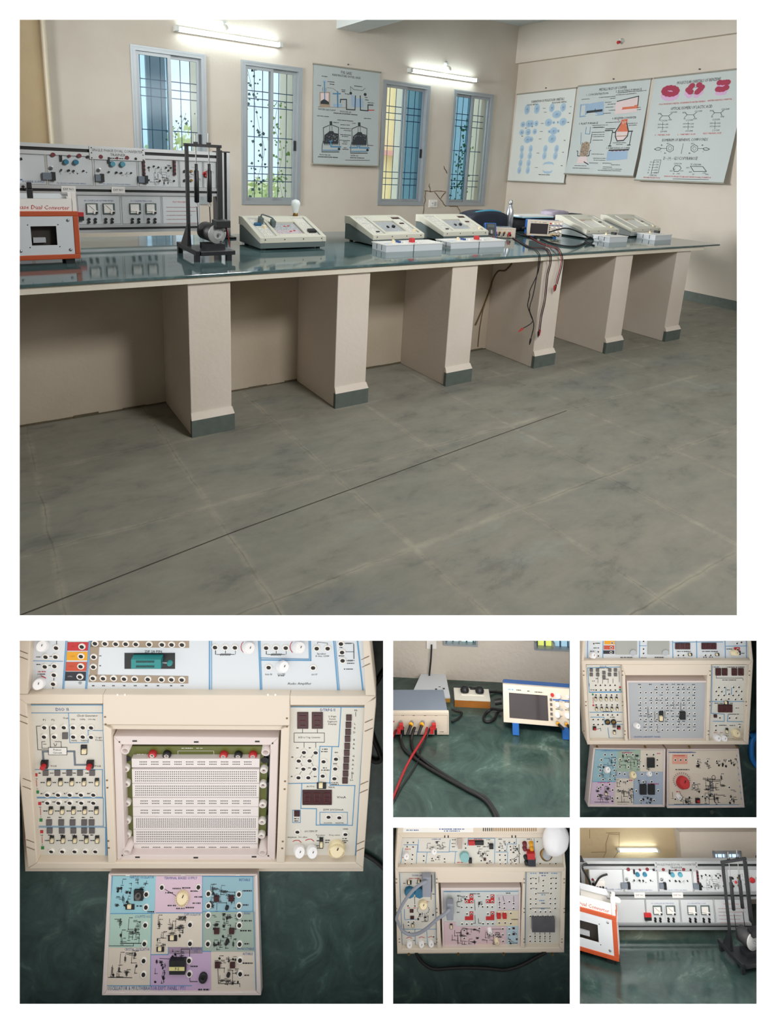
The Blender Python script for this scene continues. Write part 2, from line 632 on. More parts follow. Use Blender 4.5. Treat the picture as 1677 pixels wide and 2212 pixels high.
def floor_material():
    m, n, L, p = nodemat('stone_slab_floor')
    t = n.new('ShaderNodeTexCoord')
    a = N(n, 'ShaderNodeTexNoise', Scale=1.1, Detail=8.0, Roughness=0.66, Distortion=0.15)
    b = N(n, 'ShaderNodeTexNoise', Scale=3.2, Detail=10.0, Roughness=0.72, Distortion=0.2)
    w = N(n, 'ShaderNodeTexNoise', Scale=6.0, Detail=3.0)
    mp = n.new('ShaderNodeMapping')
    mp.inputs['Scale'].default_value = (1.0, 1.9, 1.0)
    L.new(t.outputs['Object'], mp.inputs['Vector'])
    for q in (a, b): L.new(mp.outputs[0], q.inputs['Vector'])
    L.new(t.outputs['Object'], w.inputs['Vector'])
    base = ramp(n, L, a.outputs[0], [(0.25, rgb(112, 117, 117)), (0.42, rgb(131, 130, 121)), (0.58, rgb(137, 134, 124)), (0.75, rgb(141, 146, 141))])
    dirt = ramp(n, L, b.outputs[0], [(0.28, (0.55, 0.57, 0.60, 1)), (0.44, (0.92, 0.92, 0.92, 1)), (0.70, (1.15, 1.15, 1.12, 1))])
    mul = n.new('ShaderNodeMix')
    mul.data_type = 'RGBA'
    mul.blend_type = 'MULTIPLY'
    mul.inputs[0].default_value = 1
    L.new(base, mul.inputs[6])
    L.new(dirt, mul.inputs[7])
    # joints: every 0.585 m across, every 0.655 m along
    sp = n.new('ShaderNodeSeparateXYZ')
    L.new(t.outputs['Object'], sp.inputs[0])
    def joint(axis, off, step):
        s1 = N(n, 'ShaderNodeMath', op='SUBTRACT'); s1.inputs[1].default_value = off
        L.new(sp.outputs[axis], s1.inputs[0])
        wv = N(n, 'ShaderNodeMath', op='MULTIPLY_ADD'); wv.inputs[1].default_value = 0.03; 
        L.new(w.outputs[0], wv.inputs[0]); L.new(s1.outputs[0], wv.inputs[2])
        d1 = N(n, 'ShaderNodeMath', op='DIVIDE'); d1.inputs[1].default_value = step
        L.new(wv.outputs[0], d1.inputs[0])
        f1 = N(n, 'ShaderNodeMath', op='FRACT'); L.new(d1.outputs[0], f1.inputs[0])
        c1_ = N(n, 'ShaderNodeMath', op='SUBTRACT'); c1_.inputs[1].default_value = 0.5
        L.new(f1.outputs[0], c1_.inputs[0])
        ab = N(n, 'ShaderNodeMath', op='ABSOLUTE'); L.new(c1_.outputs[0], ab.inputs[0])
        return ab.outputs[0]
    jx, jy = joint(0, 0.375 - 0.585 / 2 * 1, 0.585), joint(1, -4.225 - 0.655 / 2, 0.655)
    mxn = N(n, 'ShaderNodeMath', op='MINIMUM')
    # distance to the joint centre (0 at a joint)
    L.new(jx, mxn.inputs[0]); L.new(jy, mxn.inputs[1])
    pale = ramp(n, L, mxn.outputs[0], [(0.0, (1, 1, 1, 1)), (0.035, (0, 0, 0, 1))])
    thin = ramp(n, L, mxn.outputs[0], [(0.0, (1, 1, 1, 1)), (0.008, (0, 0, 0, 1))])
    brk = ramp(n, L, b.outputs[0], [(0.42, (0, 0, 0, 1)), (0.62, (0.85, 0.85, 0.85, 1))])
    mm = N(n, 'ShaderNodeMath', op='MULTIPLY'); L.new(pale, mm.inputs[0]); L.new(brk, mm.inputs[1])
    mix1 = n.new('ShaderNodeMix'); mix1.data_type = 'RGBA'
    L.new(mm.outputs[0], mix1.inputs[0]); L.new(mul.outputs[2], mix1.inputs[6]); mix1.inputs[7].default_value = rgb(164, 158, 142)
    brk2 = ramp(n, L, a.outputs[0], [(0.40, (0.55, 0.55, 0.55, 1)), (0.60, (0, 0, 0, 1))])
    m2 = N(n, 'ShaderNodeMath', op='MULTIPLY'); L.new(thin, m2.inputs[0]); L.new(brk2, m2.inputs[1])
    mix2 = n.new('ShaderNodeMix'); mix2.data_type = 'RGBA'
    L.new(m2.outputs[0], mix2.inputs[0]); L.new(mix1.outputs[2], mix2.inputs[6]); mix2.inputs[7].default_value = rgb(70, 66, 58)
    L.new(mix2.outputs[2], p.inputs['Base Color'])
    p.inputs['Roughness'].default_value = 0.62
    p.inputs['Specular IOR Level'].default_value = 0.3
    return m


M_FLOOR = floor_material()
cut(struct('floor', MB().box(-2.6, 7.05, -13, 0.3, -0.1, 0), M_FLOOR))
cut(struct('ceiling', MB().box(-2.6, 7.05, -13, 0.3, ZC, ZC + 0.1), M_CEIL))
cut(struct('wall_left', MB().box(-2.8, -2.6, -13, 0.3, -0.1, ZC), M_WALL))
cut(struct('wall_right', MB().box(XR, XR + 0.23, -13, 0.3, -0.1, ZC), M_WALL))
cut(struct('trim_beam_right', MB().box(XR - 0.07, XR, -13, 0.0, 2.985, ZC), M_WALL))
cut(struct('trim_beam_ceiling', MB().box(3.61, 3.93, -13, 0.0, 3.01, ZC), M_CEIL))
mb = MB()
xs = [0.36] + [x for w in WX for x in w] + [XR]
for i in range(len(xs) - 1):
    if i % 2 == 0:
        mb.box(xs[i], xs[i + 1], 0, 0.23, -0.1, ZC)
    else:
        mb.box(xs[i], xs[i + 1], 0, 0.23, -0.1, WB)
        mb.box(xs[i], xs[i + 1], 0, 0.23, WT, ZC)
struct('wall_back', mb, M_WALL)
struct('wall_back_recess', MB().box(-2.6, 0.36, 0.09, 0.3, -0.1, ZC), M_WALLY)
mb = MB()
mb.box(XR - 0.022, XR, -8.5, -1.9, 0, 0.105)
mb.box(XR - 0.014, XR, -1.9, 0, 0, 0.105)
cut(struct('baseboard_right', mb, M_SKIRT))
struct('baseboard_back', MB().box(0.36, XR - 0.022, -0.02, 0, 0, 0.105), M_SKIRT)
single('scratch_on_floor', 'long thin dark scratch running across the grey stone floor slabs', 'scratch',
       MB().line([(-0.55, -5.245), (0.39, -5.118), (1.0, -5.058), (1.9, -4.965), (2.6, -4.90)], 0.005, 0.0015), mat('scratch_dark', (66, 62, 54), 0.7))


# windows -----------------------------------------------------------
def glass(name, tint, amount):
    m, n, L, p = nodemat(name)
    out = n['Material Output']
    tr = n.new('ShaderNodeBsdfTransparent')
    tr.inputs[0].default_value = tint
    gl = n.new('ShaderNodeBsdfGlossy')
    gl.inputs['Roughness'].default_value = 0.12
    nz = N(n, 'ShaderNodeTexNoise', Scale=3.0)
    mx = n.new('ShaderNodeMixShader')
    mx.inputs[0].default_value = amount
    L.new(tr.outputs[0], mx.inputs[1])
    L.new(gl.outputs[0], mx.inputs[2])
    L.new(mx.outputs[0], out.inputs[0])
    return m


G_CLEAR = glass('clear_glass', (0.93, 0.96, 0.97, 1), 0.02)
G_BLUE = glass('bluish_glass', (0.78, 0.90, 0.96, 1), 0.02)
G_TEAL = glass('teal_glass', (0.46, 0.66, 0.80, 1), 0.02)
M_BAR = mat('grille_paint', (66, 96, 130), 0.5)
GLASS = [(G_BLUE, G_CLEAR), (G_CLEAR, G_CLEAR), (G_CLEAR, G_TEAL), (G_TEAL, G_CLEAR)]
for k, (a, b) in enumerate(WX):
    t = 0.032
    fr = MB()
    for (x0, x1, z0, z1) in ((a, a + t, WB, WT), (b - t, b, WB, WT), (a + t, b - t, WB, WB + t), (a + t, b - t, WT - t, WT)):
        fr.box(x0, x1, -0.012, 0.085, z0, z1)
    # plaster-side lip of the frame
    for (x0, x1, z0, z1) in ((a - 0.02, a, WB - 0.02, WT + 0.02), (b, b + 0.02, WB - 0.02, WT + 0.02), (a, b, WB - 0.02, WB), (a, b, WT, WT + 0.02)):
        fr.box(x0, x1, -0.015, -0.001, z0, z1)
    w = struct('window_%d' % (k + 1), fr, M_FRAMEW)
    mid = (a + b) / 2
    for s in (0, 1):
        x0, x1 = (a + t, mid + 0.02) if s == 0 else (mid - 0.02, b - t)
        y0 = 0.012 if (s == 0) == (k != 3) else 0.045
        sh = MB()
        q = 0.034
        for (p0, p1, z0, z1) in ((x0, x0 + q, WB + t, WT - t), (x1 - q, x1, WB + t, WT - t), (x0 + q, x1 - q, WB + t, WB + t + q), (x0 + q, x1 - q, WT - t - q, WT - t)):
            sh.box(p0, p1, y0, y0 + 0.026, z0, z1)
        so = struct('sash', sh, M_FRAMEW, parent=w)
        struct('pane', MB().box(x0 + q, x1 - q, y0 + 0.011, y0 + 0.015, WB + t + q, WT - t - q), GLASS[k][s], parent=so)
        if s == (1 if k != 3 else 0):
            hd = MB().box(x1 - 0.028, x1 - 0.008, y0 - 0.02, y0, 1.52, 1.64)
            struct('handle', hd, M_BLACK, parent=so)
    gr = MB()
    n = 7
    for i in range(1, n):
        x = a + (b - a) * i / n
        gr.tube([(x, 0.17, WB - 0.01), (x, 0.17, WT + 0.01)], 0.0045, 6)
    for fz in (0.18, 0.235, 0.29, 0.51, 0.73, 0.785, 0.84):
        z = WT - (WT - WB) * fz
        gr.box(a - 0.01, b + 0.01, 0.163, 0.169, z - 0.005, z + 0.005)
    struct('grille', gr, M_BAR, parent=w)

# outside -----------------------------------------------------------
M_FIN = mat('outer_cream_plaster', (250, 246, 234), 0.85)
M_FINB = mat('outer_shaded_plaster', (150, 166, 186), 0.85, var=0.12)  # blue-grey carries the shade on the outdoor column
M_YBLD = mat('yellow_house_paint', (255, 240, 196), 0.85)
M_PALE = mat('pale_house_paint', (244, 244, 240), 0.85)
M_LEDGE = mat('pink_ledge', (226, 176, 170), 0.85)
for k, (a, b) in enumerate(WX):
    struct('wall_fin_outer', MB().box(b + 0.03, b + 0.16, 0.23, 0.23 + (0.42, 0.45, 0.60, 0.34)[k], 0.3, 2.9), M_FIN)
p0, p1 = ROOM.y(40 + 930 / 3.354, 200, 1.4), ROOM.y(40 + 1068 / 3.354, 200, 1.4)
struct('pillar_outer', MB().box(p0[0], p1[0], 1.4, 1.46, -0.6, 4.5), M_FINB)
struct('ground_outside', MB().box(-12, 30, 0.4, 40, -0.8, -0.6), mat('dry_grass', (236, 232, 196), 0.95, var=0.3, scale=3))
hs = Thing('yellow_house', 'yellow plastered house outside the two right-hand windows', 'building', o=(8, 6, -0.6))
hs.part('wall', MB().box(0, 9, 0, 2.2, 0, 6), M_YBLD)
hs.part('pilaster', MB().box(0.66, 0.80, -0.22, 0, 0, 6), M_PALE)
hs.part('pale_bay', MB().box(1.0, 1.7, -0.25, 0, 0, 6), M_PALE)
hs.part('pale_bay', MB().box(2.3, 3.25, -0.25, 0, 0, 6), M_PALE)
hs.part('ledge', MB().box(-0.05, 0.62, -0.3, 0, 2.2, 2.32), M_LEDGE, label='pink ledge')
hs.part('pilaster', MB().box(4.4, 4.8, -0.22, 0, 0, 6), M_PALE)
M_LEAF = mat('pale_green_leaf', (214, 230, 186), 0.7, var=0.25, scale=2)
M_LEAF2 = mat('fresh_green_leaf', (156, 200, 116), 0.6, var=0.3, scale=6)
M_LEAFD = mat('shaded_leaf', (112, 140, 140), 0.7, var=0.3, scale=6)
M_BARK = mat('bark', (128, 112, 96), 0.9, var=0.2)


def leaf_cloud(mb, c, r, n, size, m=0):
    for i in range(n):
        while True:
            p = Vector((rnd.uniform(-1, 1), rnd.uniform(-1, 1), rnd.uniform(-1, 1)))
            if p.length < 1: break
        p = Vector((c[0] + p[0] * r[0], c[1] + p[1] * r[1], c[2] + p[2] * r[2]))
        e1 = Vector((rnd.gauss(0, 1), rnd.gauss(0, 1), rnd.gauss(0, 1))).normalized()
        e2 = e1.cross(Vector((rnd.gauss(0, 1), rnd.gauss(0, 1), rnd.gauss(0, 1)))).normalized()
        s = size * rnd.uniform(0.6, 1.3)
        mb.add([p - e1 * s, p + e2 * s * .45, p + e1 * s, p - e2 * s * .45], [(0, 1, 2, 3)], m)


for (x, y, h, w, lab) in ((1.9, 5.2, 1.9, 1.0, 'pale bushy tree seen through the window beside the trainer rack'),
                          (3.6, 6.5, 2.2, 1.3, 'tall pale tree at the left behind the second window'),
                          (5.3, 5.0, 1.5, 1.1, 'low pale bush at the right behind the second window'),
                          (11.7, 4.6, 1.7, 0.5, 'leafy bush before the yellow house behind the fourth window')):
    t = Thing('tree', lab, 'tree', o=(x, y, -0.6), group='trees beyond the windows')
    lf = MB()
    leaf_cloud(lf, (0, 0, h * .62), (w, w * .8, h * .55), 900, 0.11)
    t.part('foliage', lf, M_LEAF, kind='stuff')
    st = MB()
    st.tube(smoothpath([(0, 0, 0), (0.05, 0, h * .4), (-0.05, 0.04, h * .8)]), [0.06] * 7 + [0.05] * 6, 8)
    st.tube(smoothpath([(0.03, 0, h * .3), (0.3, 0.1, h * .6), (0.5, 0.1, h * .9)]), 0.03, 6)
    t.part('trunk', st, M_BARK)


def vine(lab, pts, m, n, size):
    t = Thing('climbing_vine', lab, 'plant', o=pts[0], group='vines on the window grilles')
    o = Vector(pts[0])
    path = smoothpath([Vector(p) - o for p in pts], 8)
    t.part('stem', MB().tube(path, 0.0022, 5), mat('vine_stem', (146, 150, 132), .8))
    lf = MB()
    for i in range(n):
        p = rnd.choice(path) + Vector((rnd.uniform(-.10, .10), rnd.uniform(-.05, .08), rnd.uniform(-.06, .06)))
        a = rnd.uniform(0, 6.28)
        s = size * rnd.uniform(.5, 1.2)
        d = Vector((math.cos(a), rnd.uniform(-.3, .3), math.sin(a))) * s
        e = Vector((-math.sin(a), rnd.uniform(-.3, .3), math.cos(a))) * s * .6
        lf.add([p, p + d * .4 + e, p + d * 1.1, p + d * .4 - e], [(0, 1, 2, 3)])
    t.part('leaf_spray', lf, m, kind='stuff')


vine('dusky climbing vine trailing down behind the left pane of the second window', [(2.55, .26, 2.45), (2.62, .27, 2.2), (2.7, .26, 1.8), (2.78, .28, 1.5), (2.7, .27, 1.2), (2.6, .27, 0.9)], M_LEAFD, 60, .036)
vine('green climbing vine behind the right pane of the second window', [(3.05, .26, 0.85), (2.98, .27, 1.2), (3.02, .27, 1.5), (2.92, .27, 1.8), (2.96, .26, 2.1)], M_LEAF2, 70, .036)
vine('short vine sprig behind the right pane of the first window', [(1.70, .26, 1.45), (1.68, .27, 1.62), (1.75, .27, 1.75), (1.8, .26, 1.85)], M_LEAFD, 20, .03)
vine('bright green vine filling the right pane of the fourth window', [(6.1, .30, 0.86), (6.15, .32, 1.2), (6.05, .32, 1.5), (6.18, .3, 1.8), (6.1, .3, 2.1)], M_LEAF2, 110, .040)
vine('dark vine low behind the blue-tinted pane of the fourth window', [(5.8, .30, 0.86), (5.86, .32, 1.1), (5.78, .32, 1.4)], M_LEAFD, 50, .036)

# tube lights and bulbs on the walls ----------------------------------
M_TUBE = mat('lit_tube', (236, 250, 250), 0.4, var=0, emit=TUBE)
M_BATTEN = mat('batten_enamel', (206, 210, 206), 0.4)
M_BULB = mat('bulb_glass', (226, 226, 216), 0.2)


def tube_light(x0, x1, z, lab):
    t = Thing('tube_light', lab, 'light', o=((x0 + x1) / 2, 0, z), group='fluorescent tubes on the window wall')
    h = (x1 - x0) / 2
    t.part('batten', MB().box(-h, h, -0.035, 0, -0.028, 0.03), M_BATTEN, bevel=0.004)
    t.part('tube', MB().cyl((-h + .04, -0.062, 0.0), 0.019, 2 * h - .08, (1, 0, 0), 12), M_TUBE)
    for s in (-1, 1):
        t.part('end_cap', MB().box(s * (h - .022) - .022, s * (h - .022) + .022, -0.086, -0.030, -0.028, 0.028), M_BATTEN, bevel=0.004)
    return t


tube_light(1.615, 2.86, 2.711, 'lit fluorescent tube above the first window from the left')
tube_light(4.716, 5.947, 2.654, 'lit fluorescent tube above the third and fourth windows')


def bulb(o, lab, R=None, cap=None):
    t = Thing('light_bulb', lab, 'light', o=o, group='bulbs in wall holders', R=R)
    t.part('ceiling_rose', MB().lathe([(.035, 0), (.035, .01), (.022, .022), (.02, .05)], (0, 0, 0), (0, -1, 0), 14), M_BATTEN)
    if cap is None:
        t.part('bulb', MB().lathe([(.014, .04), (.016, .06), (.03, .085), (.034, .11), (.026, .135), (.004, .146)], (0, 0, 0.0), (0, -0.75, -0.66), 14), M_BULB)
    else:
        t.part('holder', MB().lathe([(.014, .04), (.018, .06), (.02, .085), (.004, .09)], (0, 0, 0.0), (0, -0.9, -0.3), 12), cap, label='red bulb holder')


bulb((2.166, 0, 2.86), 'unlit bulb in a round holder above the left tube light')
bulb((5.373, 0, 2.815), 'unlit bulb in a round holder above the right tube light')
bulb((XR - .07, -1.851, 3.075), 'empty red bulb holder on the wall beam above the posters', Matrix.Rotation(math.radians(-90), 3, 'Z'), M_RED)

# conduit, socket, cracks ------------------------------------------------
t = Thing('conduit_pipe', 'cream conduit pipe running down the wall corner behind the trainer rack', 'pipe', o=(0.378, -0.02, 0))
t.part('pipe', MB().tube([(0, 0, 0.3), (0, 0, 2.0), (0, 0, ZC)], 0.019, 10), mat('conduit_cream', (222, 212, 190), 0.6))
sk = Thing('wall_socket', 'white electric socket plate low on the wall between the third and fourth windows', 'socket', o=(5.314, 0, 0.878))
sk.part('plate', MB().box(-0.075, 0.075, -0.016, 0, -0.055, 0.055), M_WHITE, bevel=0.004)
sk.part('outlet', MB().box(-0.045, 0.005, -0.020, -0.016, -0.03, 0.03).box(-0.035, -0.028, -0.0205, -0.02, 0, 0.015, 1).box(-0.015, -0.008, -0.0205, -0.02, 0, 0.015, 1), [M_WHITE, M_BLACK])
sk.part('switch', MB().box(0.018, 0.045, -0.024, -0.016, -0.03, 0.03), M_LGREY)
mc = zc(800, 40, 5.0272)


def crack(lab, paths, w):
    t = Thing('wall_crack', lab, 'crack')
    for pth in paths:
        mb = MB()
        mb.T = Matrix(((1, 0, 0, 0), (0, 0, -1, 0), (0, 1, 0, 0), (0, 0, 0, 1)))
        pts = []
        q = [ROOM.y(*mc(*p), 0) for p in pth]
        for a, b in zip(q[:-1], q[1:]):
            for i in range(5):
                p = a.lerp(b, i / 5)
                pts.append((p[0] + rnd.uniform(-.008, .008), p[2] + rnd.uniform(-.008, .008)))
        pts.append((q[-1][0], q[-1][2]))
        mb.line(pts, w, 0.0025)
        t.part('crack_line', mb, mat('crack_brown', (142, 116, 86), 0.9))


crack('branching brown cracks in the plaster around the wall socket', [[(560, 1872), (820, 1880)], [(700, 1885), (760, 1960), (815, 2030), (950, 2045), (1000, 2145)], [(815, 1885), (770, 1950)], [(603, 1880), (590, 2010), (572, 2130)], [(800, 1610), (835, 1680)], [(640, 1800), (650, 1880)]], 0.012)

# ------------------------------------------------------------------ the long masonry bench
FRONT = -4.227
PX = [0.4857, 1.3337, 2.1777, 3.0244, 3.864, 4.7096]
PW = 0.226
ZT = 0.86
bench = Thing('lab_bench', 'long plastered masonry bench with a dark green marble top', 'bench', o=(0, FRONT, 0))
bench.part('marble_top', MB().box(-2.58, 5.34, -0.012, 1.47, 0.845, 0.86), M_MARBLE, bevel=0.003)
bench.part('slab', MB().box(-2.58, 5.10, 0.0, 1.45, 0.813, 0.845), M_SLAB)
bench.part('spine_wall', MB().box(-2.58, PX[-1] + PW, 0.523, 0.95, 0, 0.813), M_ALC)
mb = MB()
for i in range(60):
    x = -2.5 + i * 0.125
    if x > PX[-1]: break
    mb.box(x, x + 0.125, 0.519 - rnd.uniform(0, .004), 0.5235, 0, 0.006 + rnd.uniform(0, .010))
bench.part('dirt_line', mb, mat('dirt_joint', (92, 84, 66), 0.95, var=0.3, scale=30))
for x in [-1.3] + PX:
    pl = bench.part('pillar', MB().box(x + 0.004, x + PW - 0.004, 0.018, 0.524, 0, 0.813), M_PILLAR, bevel=0.004)
    bench.part('skirting_tile', MB().box(x, x + PW + 0.004, -0.006, 0.018, 0, 0.094), M_SKIRT, parent=pl, label='dark stone skirting tile')
    bench.part('plinth_band', MB().hexa([(x, -0.006, .094), (x + PW + .004, -.006, .094), (x + PW + .004, .018, .094), (x, .018, .094),
                                         (x + .003, .012, .128), (x + PW - .003, .012, .128), (x + PW - .003, .018, .128), (x + .003, .018, .128)]), M_PILLAR, parent=pl)


def VT(y=0.0):
    """print on an upright face looking at the camera: (x, up, out) -> (x, y-out, up)"""
    return Matrix(((1, 0, 0, 0), (0, 0, -1, y), (0, 1, 0, 0), (0, 0, 0, 1)))


class Face:
    """2D coordinates on an upright face (local plane y = yf) of a thing, from photo positions"""
    def __init__(s, thing, yf, conv=lambda x, y: (x, y)):
        s.t, s.y, s.c = thing, yf, conv

    def P(s, x, y):
        p = s.t.L.y(*s.c(x, y), s.y)
        return (p[0], p[2])

    def R(s, x0, y0, x1, y1):
        a, b = s.P(x0, y0), s.P(x1, y1)
        return min(a[0], b[0]), max(a[0], b[0]), min(a[1], b[1]), max(a[1], b[1])


def scribble(mb, x0, x1, y, h, z, m, words=3):
    """a run of small dashes: writing too small to read"""
    x = x0
    while x < x1:
        w = rnd.uniform(.5, 1.6) * h
        mb.rect(x, min(x + w, x1), y - h * .35, y + h * .35, z, m)
        x += w + h * (.25 if rnd.random() < .75 else .7)


def schematic(mb, x0, x1, y0, y1, z, m, w, n=8, R=None):
    """a small circuit drawing: wires, resistors, dots and tags"""
    R = R or rnd
    W_, H_ = x1 - x0, y1 - y0
    for i in range(n):
        a = (x0 + R.uniform(.05, .95) * W_, y0 + R.uniform(.05, .95) * H_)
        k = R.random()
        L_ = R.uniform(.15, .4) * min(W_, H_)
        hz = R.random() < .5
        b = (min(a[0] + L_, x1), a[1]) if hz else (a[0], max(a[1] - L_, y0))
        if k < .35 and abs(a[0] - b[0]) + abs(a[1] - b[1]) > L_ * .5:
            mb.zig((a[0], a[1], 0), (b[0], b[1], 0), w * 2.2, w, z, m)
        elif k < .8:
            c = (b[0], max(y0, b[1] - L_ * .6)) if hz else (min(b[0] + L_ * .6, x1), b[1])
            mb.line([a, b, c], w, z, m)
            mb.disc(b[0], b[1], w * 1.3, z, m, 6)
        else:
            mb.line([a, b], w, z, m)
            mb.line([(b[0] - w * 3, b[1] - w * 3), (b[0] + w * 3, b[1] - w * 3)], w, z, m)
        if R.random() < .6:
            scribble(mb, a[0], min(a[0] + w * 9, x1), a[1] + w * 2.5, w * 2, z, m)


# ------------------------------------------------------------------ trainer rack at the left
RY = -2.95
rack = Thing('trainer_rack', 'two-tier aluminium trainer rack with white circuit panels at the back of the bench', 'equipment rack', o=(0.2, RY, ZT))
z2 = zc(40, 290, 3.354)
fr = Face(rack, 0.0, z2)
xr = fr.P(1530, 500)[0]
xl = 2 * fr.P(207, 300)[0] - fr.P(548, 300)[0] - 0.035
def railz(v0, v1, x=700): return fr.P(x, v1)[1], fr.P(x, v0)[1]
zt0, zt1 = railz(92, 168)
zm0, zm1 = railz(380, 442)
zb0, zb1 = railz(655, 712)
px0, px1 = fr.P(1440, 450)[0], fr.P(1528, 450)[0]
M_SLOT = mat('black_slot', (14, 16, 20), 0.5)
for (a, b, x1, nm) in ((zt0, zt1, px0, 'rail'), (zm0, zm1, px0, 'rail'), (zb0, zb1, fr.P(1330, 680)[0], 'rail')):
    h = b - a
    mb = MB()
    mb.box(xl, x1, 0, 0.06, a, a + h * .36)
    mb.box(xl, x1, 0, 0.06, a + h * .66, b)
    mb.box(xl, x1, 0.012, 0.06, a + h * .36, a + h * .66, 1)
    rack.part(nm, mb, [M_METAL, M_SLOT])
for (a, b) in ((px0, px1), (xl - 0.10, xl)):
    w = b - a
    mb = MB()
    mb.box(a, a + w * .22, -0.01, 0.09, 0, zt1, 1)
    mb.box(a + w * .22, a + w * .5, -0.02, 0.09, 0, zt1)
    mb.box(a + w * .5, a + w * .72, -0.005, 0.09, 0, zt1, 1)
    mb.box(a + w * .72, b, -0.02, 0.09, 0, zt1)
    mb.box(a, b, -0.02, 0.09, zt1, zt1 + .008, 1)
    po = rack.part('post', mb, [M_METAL, M_SLOT])
    rack.part('foot', MB().box(a - .02, b + .02, -0.08, 0.12, 0, 0.012), M_BLACKM, parent=po)
M_TEAL = mat('teal_cap', (40, 116, 146), 0.4)
M_TEAL2 = mat('pale_teal_cap', (78, 146, 166), 0.4)
M_MAROON = mat('maroon_strip', (110, 30, 40), 0.45)
M_SOCKB = mat('black_socket', (26, 24, 28), 0.4)
PMATS = [M_RACK, M_INK, M_DBLUE, M_RED, M_WHITE, mat('faded_red_print', (160, 84, 84), .6)]
xb = [fr.P(x, 300)[0] for x in (207, 548, 868, 1165, 1340)] + [px0]
wm = xb[1] - xb[0]
xb = [xb[0] - wm] + xb
V = VT(0.0)


def module(x0, x1, z0, z1, prints=None):
    mb = MB()
    mb.box(x0 + .002, x1 - .002, 0.006, 0.02, z0, z1)
    mb.T = VT(0.006)
    mb.frame2d(x0 + .006, x1 - .006, z0 + .004, z1 - .004, 0.0016, 0.0006, 1)
    if prints: prints(mb)
    mb.T = None
    return rack.part('panel', mb, PMATS)


def sub(par, name, mb, mats, label=None):
    return rack.part(name, mb, mats, parent=par, label=label)


def conn(par, x, z, w=0.045, h=0.05):
    sub(par, 'ribbon_connector', MB().box(x - w / 2, x + w / 2, -0.018, 0.006, z - h * .4, z + h * .4).box(x + w / 2 - .012, x + w / 2 + .008, -0.02, 0.006, z - h / 2, z + h / 2, 1), [M_GREYP, M_BLACK])


# upper row: supply module, two firing modules, a circuit module, two terminal modules
def p_supply(mb):
    scribble(mb, xb[0] + wm * .1, xb[0] + wm * .5, zm1 + .03, .010, .0008, 2)
    mb.text('POWER SUPPLY', xb[0] + wm * .72, zm1 + .02, .012, .0008, 2, wmax=wm * .45)
m0 = module(xb[0], xb[1], zm1, zt0, p_supply)
mx_ = xb[0]
sub(m0, 'breaker', MB().box(mx_ + wm * .14, mx_ + wm * .42, -0.03, 0.006, zt0 - .17, zt0 - .08), M_WHITE)
for i in range(3):
    sub(m0, 'breaker_toggle', MB().box(mx_ + wm * (.17 + i * .085), mx_ + wm * (.22 + i * .085), -0.045, -0.03, zt0 - .155, zt0 - .12), M_BLACK)
for dx, dz, mm in ((.10, -.08, M_MAROON), (.10, -.115, M_SOCKB), (.10, -.15, M_MAROON), (.2, -.225, M_MAROON), (.3, -.225, M_SOCKB), (.55, -.205, M_SOCKB), (.60, -.19, M_SOCKB), (.5, -.19, M_SOCKB)):
    sub(m0, 'socket', MB().cyl((mx_ + wm * dx, 0.006, zt0 + dz), 0.008, 0.012, (0, -1, 0), 10), mm)
for k, (teal, x_, y_) in enumerate(((M_TEAL, 343, 200), (M_TEAL2, 680, 215))):
    def p_fire(mb, k=k):
        x0, x1 = xb[1 + k], xb[2 + k]
        schematic(mb, x0 + .06, x1 - .03, zm1 + .07, zt0 - .09, .0008, 1, .0012, 9, random.Random(5 + k))
        mb.text('PH. ANGLE CONTROLLED FIRING', (x0 + x1) / 2, zm1 + .015, .008, .0008, 2, wmax=.16)
    m = module(xb[1 + k], xb[2 + k], zm1, zt0, p_fire)
    for x, y, r in ((x_, y_, 20), (x_ + 72, y_ + 2, 20)):
        a, b = fr.P(x, y), fr.P(x + r, y)
        sub(m, 'cap', MB().lathe([(b[0] - a[0], 0), (b[0] - a[0], .022), ((b[0] - a[0]) * .9, .026)], (a[0], .006, a[1]), (0, -1, 0), 16), teal)
    ox, oy = (0, 0) if k == 0 else (345, 15)
    for x, y, mm, s in ((250, 148, M_MAROON, 1.5), (368, 158, M_MAROON, 1), (440, 155, M_MAROON, 1.5), (503, 163, M_SOCKB, 1), (365, 262, M_SOCKB, .8), (400, 265, M_SOCKB, .7), (472, 265, M_SOCKB, .6), (310, 258, M_SOCKB, .6)):
        a = fr.P(x + ox, y + oy)
        sub(m, 'socket', MB().cyl((a[0], .006, a[1]), 0.0085 * s, 0.014, (0, -1, 0), 10), mm)
    a = fr.R(300 + ox, 150 + oy, 317 + ox, 195 + oy)
    sub(m, 'rocker_switch', MB().box(a[0], a[1], -.01, .006, a[2], a[3]), M_BLACK)
    a = fr.P(233 + ox, 248 + oy)
    sub(m, 'toggle_switch', MB().lathe([(.012, 0), (.012, .006), (.005, .008), (.006, .03)], (a[0], .006, a[1]), (0.3, -1, 0.5), 8), M_STEEL)
    a = fr.P(215 if k == 0 else 582, 303 if k == 0 else 315)
    conn(m, *a, w=.06 if k == 0 else .042)
def p_circ(mb):
    schematic(mb, xb[3] + .06, xb[4] - .05, zm1 + .02, zt0 - .03, .0008, 1, .0015, 26, random.Random(3))
m = module(xb[3], xb[4], zm1, zt0, p_circ)
for x in (908, 1130):
    a = fr.R(x - 9, 188, x + 9, 298)
    st_ = MB().box(a[0], a[1], -.012, .006, a[2], a[3])
    st_.T = VT(-.012)
    for i in range(4): st_.disc((a[0] + a[1]) / 2, a[2] + (a[3] - a[2]) * (i + .5) / 4, .008, .0005, 1)
    sub(m, 'terminal_strip', st_, [M_MAROON, M_SOCKB])
